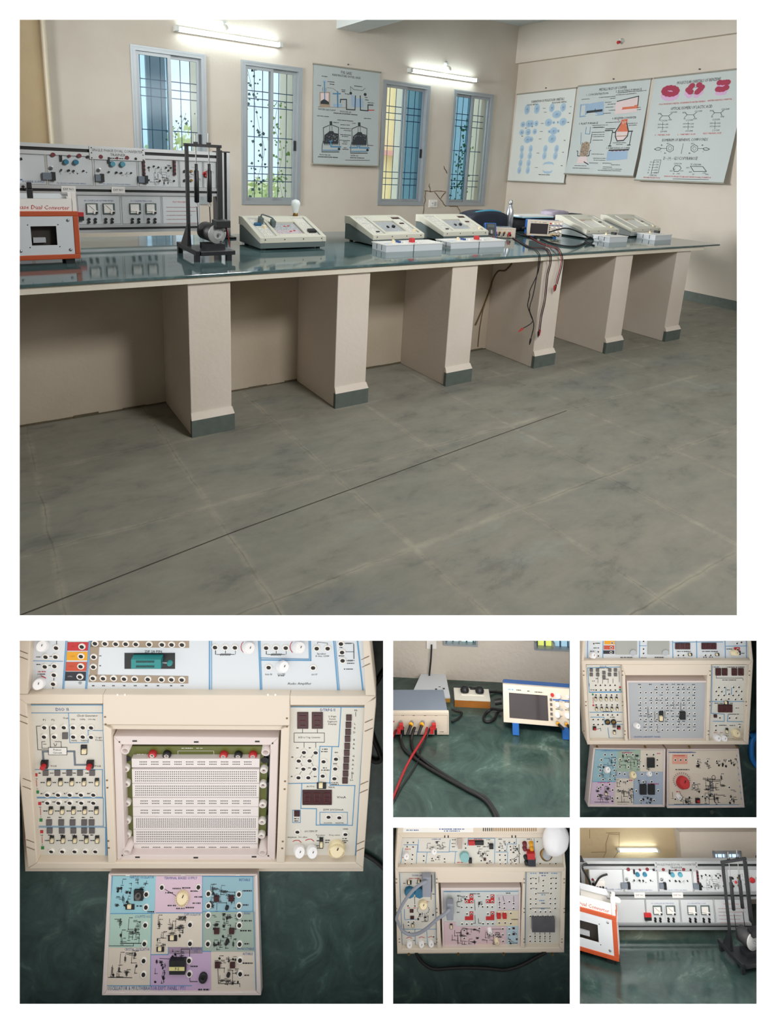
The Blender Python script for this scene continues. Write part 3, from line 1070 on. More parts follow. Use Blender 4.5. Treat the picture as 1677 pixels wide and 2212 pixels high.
conn(m, *fr.P(896, 327), w=.05)
for x, y in ((945, 240), (1015, 240), (982, 232), (1070, 243), (1105, 243), (1088, 262), (945, 332), (1025, 338), (1128, 338)):
    a = fr.P(x, y)
    sub(m, 'socket', MB().cyl((a[0], .006, a[1]), .006, .01, (0, -1, 0), 8), M_SOCKB)
def p_term(mb):
    schematic(mb, xb[4] + .02, xb[5] - .02, zm1 + .05, zt0 - .03, .0008, 1, .0012, 8, random.Random(9))
m = module(xb[4], xb[5], zm1, zt0, p_term)
for x, y, mm in ((1205, 268, M_SOCKB), (1252, 268, M_BRASS), (1205, 335, M_SOCKB), (1252, 335, M_BRASS)):
    a = fr.P(x, y)
    sub(m, 'socket', MB().cyl((a[0], .006, a[1]), .009, .014, (0, -1, 0), 10), mm)
m = module(xb[5], xb[6], zm1, zt0, lambda mb: schematic(mb, xb[5] + .01, xb[6] - .01, zm1 + .05, zt0 - .03, .0008, 1, .0012, 6, random.Random(11)))
a = fr.P(1362, 290)
sub(m, 'stop_button', MB().lathe([(.02, 0), (.022, .012), (.018, .02)], (a[0], .006, a[1]), (0, -1, 0), 14), M_RED)
# lower row
yb = [fr.P(x, 550)[0] for x in (425, 745, 1040, 1318)]
yb = [yb[0] - (yb[1] - yb[0]), ] + yb
for k in range(2):
    def p_met(mb, k=k):
        x0, x1 = yb[1 + k], yb[2 + k]
        mb.text('PH. CONTROLLED RECTIFIER METERS' if k == 0 else 'DC PARAMETERS LOAD', (x0 + x1) / 2, zm0 - .035, .009, .0008, 2, wmax=.17)
        a = fr.P(597 if k == 0 else 905, 480)[0]
        mb.line([(a, zm0 - .06), (a, zb1 + .02)], .001, .0008, 1)
    m = module(yb[1 + k], yb[2 + k], zb1, zm0, p_met)
    for (x0, x1) in (((490, 578), (612, 700)), ((805, 888), (922, 1000)))[k]:
        a = fr.R(x0, 500, x1, 578)
        mt = MB().box(a[0], a[1], -.006, .006, a[2], a[3])
        mt.T = VT(-.006)
        cx, cy = a[1] - .012, a[2] + .014
        mt.rect(a[0] + .004, a[1] - .012, a[2] + .008, a[3] - .006, .0005, 2)
        ang = 2.35 if k == 0 else 3.05
        mt.line([(cx, cy), (cx + .055 * math.cos(ang), cy + .055 * math.sin(ang))], .0022, .001, 1)
        for q in range(7):
            t_ = 1.7 + q * .22
            mt.line([(cx + .058 * math.cos(t_), cy + .058 * math.sin(t_)), (cx + .064 * math.cos(t_), cy + .064 * math.sin(t_))], .0012, .001, 1)
        me_ = sub(m, 'meter', mt, [M_GREYG, M_INK, M_WHITE])
        sub(m, 'meter_cover', MB().box(a[1] - .028, a[1] - .004, -.014, -.006, a[2] + .002, a[2] + .022).cyl((a[1] - .010, -.014, a[2] + .010), .007, .006, (0, -1, 0), 10, 1), [M_WHITE, M_SOCKB])
        for dx, y in ((.25, 615), (.8, 615), (.25, 636), (.8, 636)):
            p = fr.P(x0 + dx * 85, y)
            sub(m, 'socket', MB().cyl((p[0], .006, p[1]), .0085, .014, (0, -1, 0), 10), M_SOCKB)
def p_list(mb):
    x0, x1 = yb[3], yb[4]
    mb.text('TEST PROCEDURE', (x0 + x1) / 2, zm0 - .04, .010, .0008, 3, wmax=.12)
    for i in range(5):
        scribble(mb, x0 + .03, x0 + rnd.uniform(.16, .24), zm0 - .075 - i * .027, .005, .0008, 5)
module(yb[3], yb[4], zb1, zm0, p_list)
m = module(yb[0], yb[1], zb1, zm0)
a = (yb[0] + .24, zb1 + .03)
sub(m, 'terminal_block', MB().box(a[0], a[0] + .05, -.02, .006, a[1], a[1] + .025).box(a[0], a[0] + .05, -.02, .006, a[1] + .025, a[1] + .05, 1), [M_BLACK, M_RED])
module(yb[0] - wm * 0.78, yb[0], zb1, zm0)
# name plate and tags
a = fr.R(510, 95, 915, 158)
zc_ = (zt0 + zt1) / 2 - .010
mb = MB().box(a[0], a[1], -.006, 0, zc_ - .038, zc_ + .038)
mb.T = VT(-.006)
cx = (a[0] + a[1]) / 2
mb.text('SINGLE PHASE DUAL CONVERTER', cx, zc_ + .018, .016, .0006, 1, wmax=.30)
mb.text('TRAINER', cx, zc_ - .006, .016, .0006, 1)
scribble(mb, cx - .05, cx + .05, zc_ - .028, .009, .0006, 1)
for x in (a[0] + .012, a[1] - .012):
    for dz in (-.03, 0, .03): mb.disc(x, zc_ + dz, .004, .0006, 1, 8)
rack.part('name_plate', mb, [M_METAL, M_INK])
for u in (362, 722):
    p = fr.P(u, 398)
    zz = zm0 + (zm1 - zm0) * .6
    mb = MB().box(p[0] - .04, p[0] + .04, -.004, 0, zz - .02, zz + .02)
    mb.T = VT(-.004)
    mb.text('EXP NO', p[0], zz + .002, .014, .0006, 1, wmax=.06)
    rack.part('tag', mb, [M_WHITE, M_INK])
rack.part('power_lead', MB().tube(smoothpath([(xl + .02, -.02, zt1 - .01), (xl - .02, -.05, zt1 - .03), (xl + .03, -.05, zt0 - .08), (xl + .02, -.05, zm1), (xl + .10, -.03, zt0 - .06), (xl + .17, -.02, zt0 - .03)]), .008, 6), M_RUB)

# ------------------------------------------------------------------ orange box with the white case on it
BY = -3.775
bx0 = Thing('orange_load_box', 'orange metal box with a white faceplate and a dark cut-out at the bench edge', 'equipment box', o=(0.09, BY, ZT))
b5 = zc(40, 390, 11.643)
fb = Face(bx0, 0.0, b5)
a = fb.P(1490, 775); b = fb.P(1575, 1960)
X1, Z1, Z0 = (a[0] + b[0]) / 2, a[1], b[1]
X0, DP = X1 - .44, .22
T_ = .024
mb = MB()
mb.box(X0, X1, 0, DP, Z1 - T_, Z1)
mb.box(X0, X1, 0, DP, Z0, Z0 + T_)
mb.box(X0, X0 + T_, 0, DP, Z0 + T_, Z1 - T_)
mb.box(X1 - T_, X1, 0, DP, Z0 + T_, Z1 - T_)
mb.box(X0 + T_, X1 - T_, DP - .01, DP, Z0 + T_, Z1 - T_)
bx0.part('shell', mb, M_ORANGE, bevel=.003)
w0, w1, h0, h1 = fb.R(300, 1155, 985, 1625)
mb = MB()
for (p0, p1, q0, q1) in ((X0 + T_, w0, Z0 + T_, Z1 - T_), (w1, X1 - T_, Z0 + T_, Z1 - T_), (w0, w1, Z0 + T_, h0), (w0, w1, h1, Z1 - T_)):
    mb.box(p0, p1, 0.004, 0.010, q0, q1)
fp = bx0.part('faceplate', mb, M_PANELB)
mb = MB().box(w0 - .01, w1 + .01, .05, .055, h0 - .01, h1 + .01)
mb.T = VT(.05)
for i in range(4):
    for j in range(3): mb.disc(w0 + .012 + i * .017, h0 + .012 + j * .013, .004, .0006, 1, 8)
bx0.part('inner_board', mb, [mat('bakelite', (46, 40, 34), .6, var=.2), M_INK])
r_ = fb.R(380, 1460, 710, 1580)
bx0.part('terminal_strip', MB().box(r_[0], r_[1], .03, .05, r_[2], r_[3]), M_LGREY)
for (u, v) in ((1245, 1000), (1315, 1740), (60, 1780)):
    p = fb.P(u, v)
    bx0.part('screw', MB().lathe([(.0075, 0), (.007, .003), (.002, .004)], (p[0], .004, p[1]), (0, -1, 0), 10), M_STEEL, parent=fp)
for (u, v) in ((230, 1120), (995, 1112), (295, 1690), (1045, 1665)):
    p = fb.P(u, v)
    bx0.part('rivet', MB().lathe([(.003, 0), (.002, .002)], (p[0], .004, p[1]), (0, -1, 0), 8), M_BLACK, parent=fp)
mb = MB().box(X1, X1 + .003, .018, DP - .012, Z0 + .035, Z1 - .030)
mb.T = Matrix(((0, 0, 1, X1 + .003), (1, 0, 0, 0), (0, 1, 0, 0), (0, 0, 0, 1)))
for (y, z) in ((.03, Z0 + .05), (.03, Z1 - .045), (DP - .025, Z0 + .05), (DP - .025, Z1 - .045)): mb.disc(y, z, .007, .0006, 1, 10)
for i in range(3): mb.rect(.06, DP - .04, Z0 + .07 + i * .04, Z0 + .085 + i * .04, .0006, 2)
bx0.part('side_plate', mb, [M_PANELB, M_BLACK, M_TAN])
for x in (X0 + .05, X1 - .065):
    for y in (.02, DP - .05): bx0.part('foot', MB().box(x, x + .04, y, y + .03, 0, Z0), M_BLACK)
ob = Thing('white_case', 'open white plastic case with red handwriting lying on the orange box', 'case', o=(0.09, BY, ZT + Z1))
fo = Face(ob, 0.012, b5)
q1 = fo.P(1350, 740)[0]
q2 = fo.P(1340, 460)[1]
ob.part('tray', MB().box(X0 + .01, q1, .012, .016, 0, q2).box(X0 + .01, q1, .19, .194, 0, q2).box(X0 + .01, q1, .016, .19, 0, .004).box(X0 + .01, X0 + .014, .016, .19, .004, q2).box(q1 - .004, q1, .016, .19, .004, q2), M_WHITE)
mb = MB()
mb.T = VT(.0115)
mb.text('Single Phase Dual Converter', (X0 + q1) / 2 + .045, q2 * .33, .020, .0008, 0, wmax=.30, ital=.15, rot=-.02)
ob.part('handwriting', mb, M_RED, label='red handwriting')
q3 = fo.P(1450, 300)[1]
ob.part('upright_flap', MB().box(q1 + .002, q1 + .020, .010, .04, 0, q3), M_WHITE)
ob.part('upright_flap', MB().box(q1 + .002, q1 + .020, .12, .16, 0, q3 * .92), M_WHITE)
ob.part('sloped_lid', MB().hexa([(X0 + .01, .17, .05), (q1 - .01, .17, .05), (q1 - .01, .19, .05), (X0 + .01, .19, .05), (X0 + .01, .2, .072), (q1 - .03, .2, .072), (q1 - .03, .215, .072), (X0 + .01, .215, .072)]), M_PANELB)
pg = Thing('plug_adapter', 'black plug adapter standing in the white case', 'plug', o=(0.09, BY, ZT + Z1 + .004))
fg = Face(pg, 0.05, b5)
p = fg.R(175, 200, 385, 395)
pc = (p[0] + p[1]) / 2
top = fg.P(250, 40)[1]
pg.part('body', MB().box(p[0] + .004, p[1] - .004, .03, .07, 0, p[3]), M_BLACK, bevel=.004)
pg.part('neck', MB().box(pc - (p[1] - p[0]) * .32, pc + (p[1] - p[0]) * .32, .036, .064, p[3], top), M_BLACK, bevel=.003)

# ------------------------------------------------------------------ brake test stand
SY = -3.70
st = Thing('brake_test_stand', 'black steel brake test stand with two spring balances and a small motor', 'test stand', o=(0.78, SY, ZT))
s6 = zc(380, 280, 7.373)
fs = Face(st, 0.0, s6)
zp = .055
lx, rx = fs.P(200, 1500)[0], fs.P(690, 1300)[0]
tz = fs.P(430, 255)[1]
mb = MB()
mb.box(lx - .018, lx + .006, -.19, .19, zp - .022, zp + .006)
mb.box(lx + .006, lx + .20, -.20, -.17, zp - .022, zp + .002)
mb.box(lx + .006, lx + .20, -.20, .06, zp - .004, zp)
st.part('base_frame', mb, M_BLACKM, bevel=.002)
for (x, y) in ((lx - .010, -.175), (lx - .010, .15), (lx + .165, -.185)):
    st.part('foot', MB().box(x - .012, x + .014, y - .014, y + .014, 0, zp - .02), M_BLACKM)
for x, nm in ((lx, 'upright'), (rx, 'upright')):
    st.part(nm, MB().box(x - .0085, x + .0085, -.010, .010, zp if x == lx else fs.P(690, 1400)[1], tz), M_BLACKM)
st.part('gusset', MB().hexa([(lx - .014, -.010, zp), (lx + .012, -.010, zp), (lx + .012, .12, zp), (lx - .014, .12, zp), (lx - .006, -.010, zp + .13), (lx + .006, -.010, zp + .13), (lx + .006, .012, zp + .13), (lx - .006, .012, zp + .13)]), M_BLACKM)
st.part('top_bar', MB().box(lx - .014, rx + .016, -.010, .010, tz - .008, tz + .008), M_BLACKM)
st.part('rear_post', MB().box(rx + .012, rx + .022, .0, .012, fs.P(690, 1400)[1] - .02, tz - .02), M_BLACKM)
for (u, v0, v1, ut) in ((325, 545, 1165, 325), (530, 545, 1160, 507)):
    x = fs.P(u, 700)[0]
    z1, z0_, zr = fs.P(u, v0)[1], fs.P(u, v1)[1], fs.P(ut, 65)[1]
    sb = st.part('spring_balance', MB().lathe([(.006, 0), (.0135, .004), (.0135, (z1 - z0_) * .82), (.009, (z1 - z0_) * .84), (.009, z1 - z0_)], (x, 0, z0_), (0, 0, 1), 14), M_BLACK)
    st.part('threaded_rod', MB().cyl((x, 0, z1), .0035, zr - z1, (0, 0, 1), 8), M_STEEL, parent=sb)
    st.part('wing_nut', MB().box(x - .012, x + .012, -.004, .004, tz + .008, tz + .018), M_BLACKM, parent=sb)
    st.part('hook', MB().tube(smoothpath([(x, 0, z0_), (x + .006, 0, z0_ - .015), (x, 0, z0_ - .026), (x - .006, 0, z0_ - .018)]), .002, 6), M_STEEL, parent=sb)
    st.part('brake_cord', MB().tube([(x, 0, z0_ - .024), (x + .002, .0, z0_ - .10), (x + .004, .0, z0_ - .165)], .003, 6), M_BLACK, parent=sb)
st.part('stop_knob', MB().ball((fs.P(478, 705)[0], .03, fs.P(478, 705)[1]), .010, 10), M_RED)
fc = st.L.y(*s6(665, 1665), -.10)
ax = Vector((0.22, -1, -.05)).normalized()
R_ = abs(st.L.y(*s6(790, 1665), -.10)[0] - fc[0]) * 1.22
c_ = fc - ax * .15
mo = st.part('motor', MB().lathe([(R_ * .6, 0), (R_ * .92, .012), (R_ * .95, .10), (R_ * .95, .142)], c_, ax, 20), mat('motor_grey', (62, 62, 64), .5, .2, var=.2))
fl = MB().lathe([(R_, .142), (R_, .15), (R_ * .96, .153), (R_ * .55, .153), (R_ * .52, .156)], c_, ax, 24)
st.part('end_shield', fl, mat('cast_grey', (176, 178, 178), .45), parent=mo)
st.part('shaft', MB().cyl(c_ + ax * .156, R_ * .13, .02, ax, 10), M_STEEL, parent=mo)
for i in range(4):
    q = Vector((math.cos(i * 1.57 + .4), 0, math.sin(i * 1.57 + .4))) * R_ * .8
    st.part('bolt', MB().cyl(c_ + ax * .153 + q, .004, .004, ax, 8), M_BLACK, parent=mo)
r_ = fs.R(515, 1410, 740, 1520)
st.part('terminal_box', MB().box(r_[0], r_[1], -.14, -.06, r_[2], r_[3]), M_BLACK, parent=mo, bevel=.003)
st.part('mount', MB().box(c_[0] - R_ * .8, fc[0] + R_ * .6, -.13, -.02, zp, zp + .03), M_BLACKM, parent=mo)
p = [st.L.y(*s6(u, v), -.12) for (u, v) in ((745, 1470), (810, 1580), (840, 1720), (860, 1870))]
st.part('motor_lead', MB().tube(smoothpath(p), .003, 6), M_REDW, parent=mo)

# ------------------------------------------------------------------ slanted trainer kits on the bench
KW, KD = 0.466, 0.37
SL = Matrix(((1, 0, 0, 0), (0, math.cos(.3217), -math.sin(.3217), 0.0), (0, math.sin(.3217), math.cos(.3217), 0.082), (0, 0, 0, 1)))
YZ = Matrix(((0, 0, 1, 0), (1, 0, 0, 0), (0, 1, 0, 0), (0, 0, 0, 1)))
M_MAUVE = mat('panel_mauve', (196, 184, 190), .5, var=.02)


def sockdots(mb, x0, x1, y0, y1, nx, ny, r, z, m, skip=.15, R=None):
    R = R or rnd
    for i in range(nx):
        for j in range(ny):
            if R.random() > skip:
                mb.disc(x0 + (x1 - x0) * (i + .5) / nx, y0 + (y1 - y0) * (j + .5) / ny, r, z, m, 6)


def room_kit(x, y, label, kind, rz=0):
    t = Thing('trainer_kit', label, 'electronics trainer', o=(x, y, ZT), group='slanted trainer kits on the bench', R=Matrix.Rotation(math.radians(rz), 3, 'Z'))
    mb = MB()
    mb.T = YZ
    mb.prism([(0.004, .012), (KD - .004, .012), (KD - .004, .125), (.30, .125), (.004, .047)], .004, KW - .004)
    t.part('base_case', mb, M_LGREYC if kind == 'plain' else M_GREYG, bevel=.003)
    mb = MB()
    mb.T = YZ
    # cream shell: side cheeks, front lip, rear deck
    prof = [(0, .047), (.30, .127), (KD, .127), (KD, .182), (.305, .182), (0, .082)]
    mb.prism(prof, 0, .028)
    mb.prism(prof, KW - .028, KW)
    mb.prism([(0, .047), (.022, .053), (.022, .089), (0, .082)], .028, KW - .028)
    mb.prism([(.295, .127), (KD, .127), (KD, .182), (.305, .182), (.295, .179)], .028, KW - .028)
    mb.T = SL
    mb.box(.125, .145, .02, .31, -.03, 0.0)
    mb.box(.335, .352, .02, .31, -.03, 0.0)
    mb.box(.145, .335, .02, .05, -.03, 0.0)
    mb.box(.145, .335, .235, .31, -.03, 0.0)
    mb.box(.028, KW - .028, .02, .31, -.05, -.032)
    t.part('top_shell', mb, M_CREAMR, bevel=.002)
    R = random.Random(hash(label) % 1000 if False else len(label))
    mb = MB()
    mb.T = SL
    mb.box(.030, .124, .022, .305, -.032, -.008)
    sockdots(mb, .036, .12, .03, .30, 6, 15, .0028, -.0072, 1, .25, R)
    mb.frame2d(.034, .121, .026, .30, .0015, -.0074, 2)
    mb.line([(.034, .13), (.121, .13)], .0015, -.0074, 2)
    mb.line([(.034, .21), (.121, .21)], .0015, -.0074, 2)
    pl = t.part('left_panel', mb, [M_PANEL, M_INK, M_BLUE])
    mb = MB()
    mb.T = SL
    mb.box(.353, .436, .022, .305, -.032, -.008)
    sockdots(mb, .360, .43, .03, .24, 5, 10, .0028, -.0072, 1, .3, R)
    mb.frame2d(.357, .433, .026, .30, .0015, -.0074, 2)
    pr = t.part('right_panel', mb, [M_PANEL, M_INK, M_BLUE])
    mb = MB()
    mb.T = SL
    mb.box(.147, .333, .052, .233, -.032, -.012)
    if kind == 'plain':
        for i in range(8): mb.rect(.156, .324, .066 + i * .018, .080 + i * .018, -.0115, 1 + (i % 2) * 0)
        mb.rect(.165, .23, .218, .226, -.0112, 2)
        cm = [M_PCB if False else M_PANEL, M_WHITE, M_RED]
    elif kind == 'mauve':
        mb.rect(.15, .33, .055, .13, -.0116, 1)
        sockdots(mb, .155, .325, .06, .225, 13, 11, .0028, -.0112, 2, .35, R)
        for q in ((.24, .18), (.27, .185), (.25, .10), (.28, .11)): mb.rect(q[0], q[0] + .016, q[1], q[1] + .014, -.0108, 3)
        cm = [M_LGREY, M_MAUVE, M_INK, M_RED]
    else:
        sockdots(mb, .155, .325, .062, .225, 12, 10, .003, -.0112, 1, .08, R)
        cm = [M_LGREY, M_INK]
    pc = t.part('centre_panel', mb, cm)
    # rear deck prints
    for i in range(4):
        t.part('foot', MB().cyl((.04 + (i % 2) * (KW - .08), .04 + (i // 2) * (KD - .08), 0), .014, .013), M_RUB)
    for i in range(4):
        t.part('screw', MB().cyl((.035 + i * .132, .001, .068), .004, .003, (0, -1, 0), 8), M_BLACK)
    def onslope(mb): mb.T = SL; return mb
    if kind == 'grid':
        t.part('slide_switch', onslope(MB()).box(.222, .233, .13, .153, -.012, -.002), M_BLACK, parent=pc)
        t.part('black_plug', onslope(MB()).box(.268, .286, .13, .15, -.012, .004), M_BLACK, parent=pc)
        for i in range(4): t.part('digit_display', onslope(MB()).box(.362 + i * .018, .377 + i * .018, .275, .298, -.008, -.004), M_LEDR, parent=pr)
        t.part('meter_display', onslope(MB()).box(.375, .412, .185, .203, -.008, -.004), M_LEDR, parent=pr)
        t.part('knob', onslope(MB()).lathe([(.012, 0), (.011, .012)], (.415, .06, -.008), n=14), M_KNOBC, parent=pr)
        t.part('jack', onslope(MB()).box(.07, .098, .06, .07, -.008, -.002), M_BLACK, parent=pl)
    elif kind == 'mauve':
        t.part('chip_socket', onslope(MB()).box(.375, .428, .07, .105, -.008, .008), M_BLACK, parent=pr)
        t.part('relay', onslope(MB()).box(.042, .085, .19, .215, -.008, .006), mat('blue_relay', (30, 92, 132), .4), parent=pl)
        t.part('knob', onslope(MB()).lathe([(.012, 0), (.011, .014)], (.095, .165, -.008), n=14), M_KNOBC, parent=pl)
        for q in ((.095, .235), (.162, .19)):
            p = [SL @ Vector((q[0], q[1], -.01)), SL @ Vector((q[0], q[1], .03))]
            t.part('plug', onslope(MB()).box(q[0] - .012, q[0] + .012, q[1] - .02, q[1] + .02, -.012, .032), M_GREYG, label='dark grey cable plug')
        pth = smoothpath([SL @ Vector(v) for v in ((.095, .235, .03), (.10, .24, .05), (.13, .23, .045), (.16, .205, .04), (.163, .19, .03))])
        t.part('jumper_cable', MB().tube(pth, .005, 6), M_GREYG)
    else:
        t.part('knob', onslope(MB()).lathe([(.012, 0), (.011, .012)], (.415, .055, -.008), n=14), M_KNOBC, parent=pr)
        t.part('meter_display', onslope(MB()).box(.375, .412, .165, .183, -.008, -.004), M_LEDR, parent=pr)
    return t


kA = room_kit(1.12, -3.60, 'slanted trainer kit with a mauve centre panel and a bulb, beside the motor stand', 'mauve')
blb = Thing('light_bulb', 'white frosted bulb standing on the rear of the trainer kit beside the motor stand', 'bulb', o=(1.12 + .40, -3.60 + .335, ZT + .182))
blb.part('lamp_holder', MB().lathe([(.017, 0), (.019, .004), (.014, .022)], n=14), M_BRASS)
blb.part('glass', MB().lathe([(.016, .022), (.021, .035), (.031, .070), (.033, .090), (.026, .106), (.006, .114)], n=16), mat('frosted_glass', (226, 234, 234), .3))
room_kit(1.945, -3.62, 'third-from-right grid-panel trainer kit with two open boxes before it, nearest the wall poster chart', 'grid', 3)
room_kit(2.63, -3.55, 'grid-panel trainer kit just left of the multimeter, before the cracked wall', 'grid')
room_kit(4.17, -3.66, 'plain white-panel trainer kit partly hidden by the oscilloscope', 'plain')
room_kit(4.83, -3.66, 'plain white-panel trainer kit at the far right end of the bench', 'plain')
for c_, new in ((COL.objects.get('trainer_kit.001'), 'grid-panel trainer kit in the middle of the bench, directly below the third window'),):
    if c_: c_['label'] = new


def addon(x, y, w, d, label, style=0, rz=0):
    t = Thing('experiment_box', label, 'plug-in board', o=(x, y, ZT), group='white plug-in boxes before the kits', R=Matrix.Rotation(math.radians(rz), 3, 'Z'))
    h = .05
    mb = MB()
    for (a, b, c, e) in ((0, w, 0, .004), (0, w, d - .004, d), (0, .004, .004, d - .004), (w - .004, w, .004, d - .004)):
        mb.box(a, b, c, e, 0, h - .006)
    for i in range(2): mb.box(-.0006, 0.0, d * (.3 + .35 * i), d * (.3 + .35 * i) + .006, .008, h - .008, 1)
    t.part('case', mb, [M_PANELB, M_INK])
    mb = MB().box(-.006, w + .006, -.004, d + .004, h - .006, h)
    R = random.Random(int(x * 100))
    sockdots(mb, .01, w - .01, .01, d - .01, 9, 6, .0028, h + .0005, 1, .4, R)
    mb.rect(.01, w * .35, .01, d * .5, h + .0003, 2)
    pn = t.part('panel', mb, [M_WHITE, M_INK, M_PANELB])
    if style == 0:
        t.part('knob', MB().cyl((w * .48, d * .45, h), .009, .022), M_KNOBC, parent=pn)
        t.part('switch', MB().box(w * .65, w * .72, d * .35, d * .6, h, h + .012), M_DBLUE, parent=pn)
        t.part('knob', MB().cyl((w * .8, d * .3, h), .007, .012), M_KNOBW, parent=pn)
    elif style == 1:
        t.part('red_knob', MB().lathe([(.022, 0), (.020, .026), (.017, .028)], (w * .14, d * .45, h), n=18), M_RED, parent=pn)
        t.part('knob', MB().cyl((w * .2, d * .15, h), .007, .012), M_KNOBW, parent=pn)
    else:
        t.part('knob', MB().cyl((w * .42, d * .7, h), .008, .018), M_KNOBC, parent=pn)
        t.part('transformer', MB().box(w * .78, w * .88, d * .55, d * .8, h, h + .022), M_BLACK, parent=pn)
    return t


addon(1.895, -3.86, .222, .17, 'white open box with a cream knob, left of the pair below the third window', 0)
addon(2.125, -3.86, .245, .17, 'white open box with a red knob, right of the pair below the third window', 1)
addon(2.46, -3.845, .265, .17, 'white open box with a cream knob before the kit left of the multimeter', 0)
addon(2.735, -3.845, .255, .17, 'white open box with a red knob before the multimeter', 1)
addon(4.20, -3.885, .25, .17, 'single white box before the kit hidden by the oscilloscope', 2)
addon(4.87, -3.885, .26, .19, 'single white box before the kit at the far right end of the bench', 2)


# ------------------------------------------------------------------ oscilloscope, signal generator, multimeter
def oscilloscope(label, frame=ROOM, o=(0, 0, 0), R=None, leads=True, lean=0):
    rise = .10 * math.sin(math.radians(lean))
    t = Thing('oscilloscope', label, 'oscilloscope', frame, (o[0], o[1], o[2] + rise), None, (R or Matrix.Identity(3)) @ Matrix.Rotation(math.radians(-lean), 3, 'X'))
    w, h, d = .31, .152, .11
    z0 = .014
    t.part('rear_shell', MB().box(.004, w - .004, .022, d, z0 + .004, h - .002), M_BLUEP, bevel=.008)
    sx0, sx1, sz0, sz1 = .024, .182, z0 + .016, z0 + .108
    mb = MB()
    mb.box(0, sx0, 0, .022, z0, h)
    mb.box(sx1, w, 0, .022, z0, h)
    mb.box(sx0, sx1, 0, .022, z0, sz0)
    mb.box(sx0, sx1, 0, .022, sz1, h)
    mb.T = VT(0)
    scribble(mb, .022, .044, h - .018, .006, .0006, 2)
    scribble(mb, .055, .075, h - .018, .005, .0006, 1)
    scribble(mb, .10, .11, h - .019, .005, .0006, 1)
    scribble(mb, .13, .165, h - .020, .005, .0006, 1)
    mb.line([(.205, z0 + .095), (.305, z0 + .095)], .005, .0006, 3)
    for x in (.225, .262, .295):
        for z in (.078, .050, .026): scribble(mb, x - .012, x + .012, z0 + z + .012, .0035, .0006, 1)
    fc = t.part('front_bezel', mb, [M_CREAM, M_INK, M_BLUE, M_BLUEP])
    t.part('screen', MB().box(sx0, sx1, .004, .010, sz0, sz1), mat('dark_screen', (66, 60, 62), .08))
    for i in range(5): t.part('soft_key', MB().box(.190, .199, -.004, 0, z0 + .022 + i * .017, z0 + .031 + i * .017), M_LEDG, parent=fc)
    t.part('red_key', MB().cyl((.201, 0, z0 + .112), .007, .005, (0, -1, 0), 12), M_RED, parent=fc)
    for (x, z, r) in ((.225, .110, .009), (.262, .110, .006), (.295, .110, .009), (.220, .078, .008), (.258, .078, .008), (.295, .078, .008), (.218, .042, .011), (.258, .042, .011), (.295, .042, .011)):
        t.part('knob', MB().lathe([(r, 0), (r * .9, .012), (r * .7, .013)], (x, 0, z0 + z), (0, -1, 0), 12), M_KNOBW, parent=fc)
    for (x, z) in ((.235, .062), (.275, .062), (.235, .092), (.28, .092)): t.part('key', MB().box(x - .006, x + .006, -.003, 0, z0 + z - .003, z0 + z + .003), M_LGREY, parent=fc)
    for x in (.216, .250, .284):
        b = t.part('bnc_connector', MB().cyl((x, 0, z0 + .014), .007, .014, (0, -1, 0), 12), M_STEEL, parent=fc)
        if leads and x < .26:
            t.part('bnc_plug', MB().cyl((x, -.012, z0 + .014), .007, .012, (0.3, -1, -.1), 12).cyl((x + .004, -.024, z0 + .013), .0055, .03, (0.5, -1, -.2), 10, 1), [M_YEL, M_BLACK], parent=b)
    for x in (.035, .235): t.part('foot', MB().box(x, x + .026, -.006, .02, -rise * 1.0, z0), M_BLUEP)
    t.part('mains_plug', MB().cyl((-.004, .06, z0 + .06), .012, .03, (-1, 0, -.2), 10), M_RUB)
    return t


def generator(label, frame=ROOM, o=(0, 0, 0), R=None, w=.26, h=.088, d=.20):
    t = Thing('signal_generator', label, 'signal generator', frame, o, None, R)
    t.part('cover', MB().box(.004, w - .004, .014, d, .008, h - .003), mat('blue_grey_cover', (122, 132, 146), .35), bevel=.003)
    mb = MB().box(0, w, 0, .014, .004, h)
    mb.T = VT(0)
    mb.frame2d(.006, w - .006, .010, h - .012, .0012, .0005, 1)
    scribble(mb, w * .45, w * .53, .016, .004, .0005, 3)
    scribble(mb, w * .86, w * .92, .016, .003, .0005, 2)
    mb.rect(0.0, w * .17, h * .58, h * .63, .0005, 4)
    for i in range(4): scribble(mb, w * (.30 + .17 * i) - .006, w * (.30 + .17 * i) + .004, h * .86, .003, .0005, 2)
    fp = t.part('front_panel', mb, [M_CREAM, M_TAN, M_INK, M_DBLUE, M_RED], bevel=.001)
    xs_ = [w * .27, w * .435, w * .60, w * .765]
    for i, x in enumerate(xs_):
        t.part('bnc_socket', MB().cyl((x, 0, h * .58), .008, .012, (0, -1, .15), 12), M_STEEL, parent=fp)
        if i in (1, 2):
            t.part('bnc_plug', MB().cyl((x - .003, -.010, h * .57), .0085, .010, (-.3, -1, -.3), 12).cyl((x - .006, -.020, h * .55), .006, .034, (-.5, -.7, -.8), 10, 1), [M_YEL, M_RUB], parent=fp)
        else:
            t.part('crocodile_clip', MB().box(x - .008, x + .008, -.026, -.010, h * .42, h * .62).box(x - .016, x - .002, -.028, -.014, h * .25, h * .48).box(x + .002, x + .012, -.028, -.014, h * .22, h * .42, 1), [M_RED, M_BLACK], parent=fp)
    for x in (.02, w - .045):
        for y in (.02, d - .04): t.part('foot', MB().box(x, x + .02, y, y + .02, 0, .009), M_RUB)
    return t


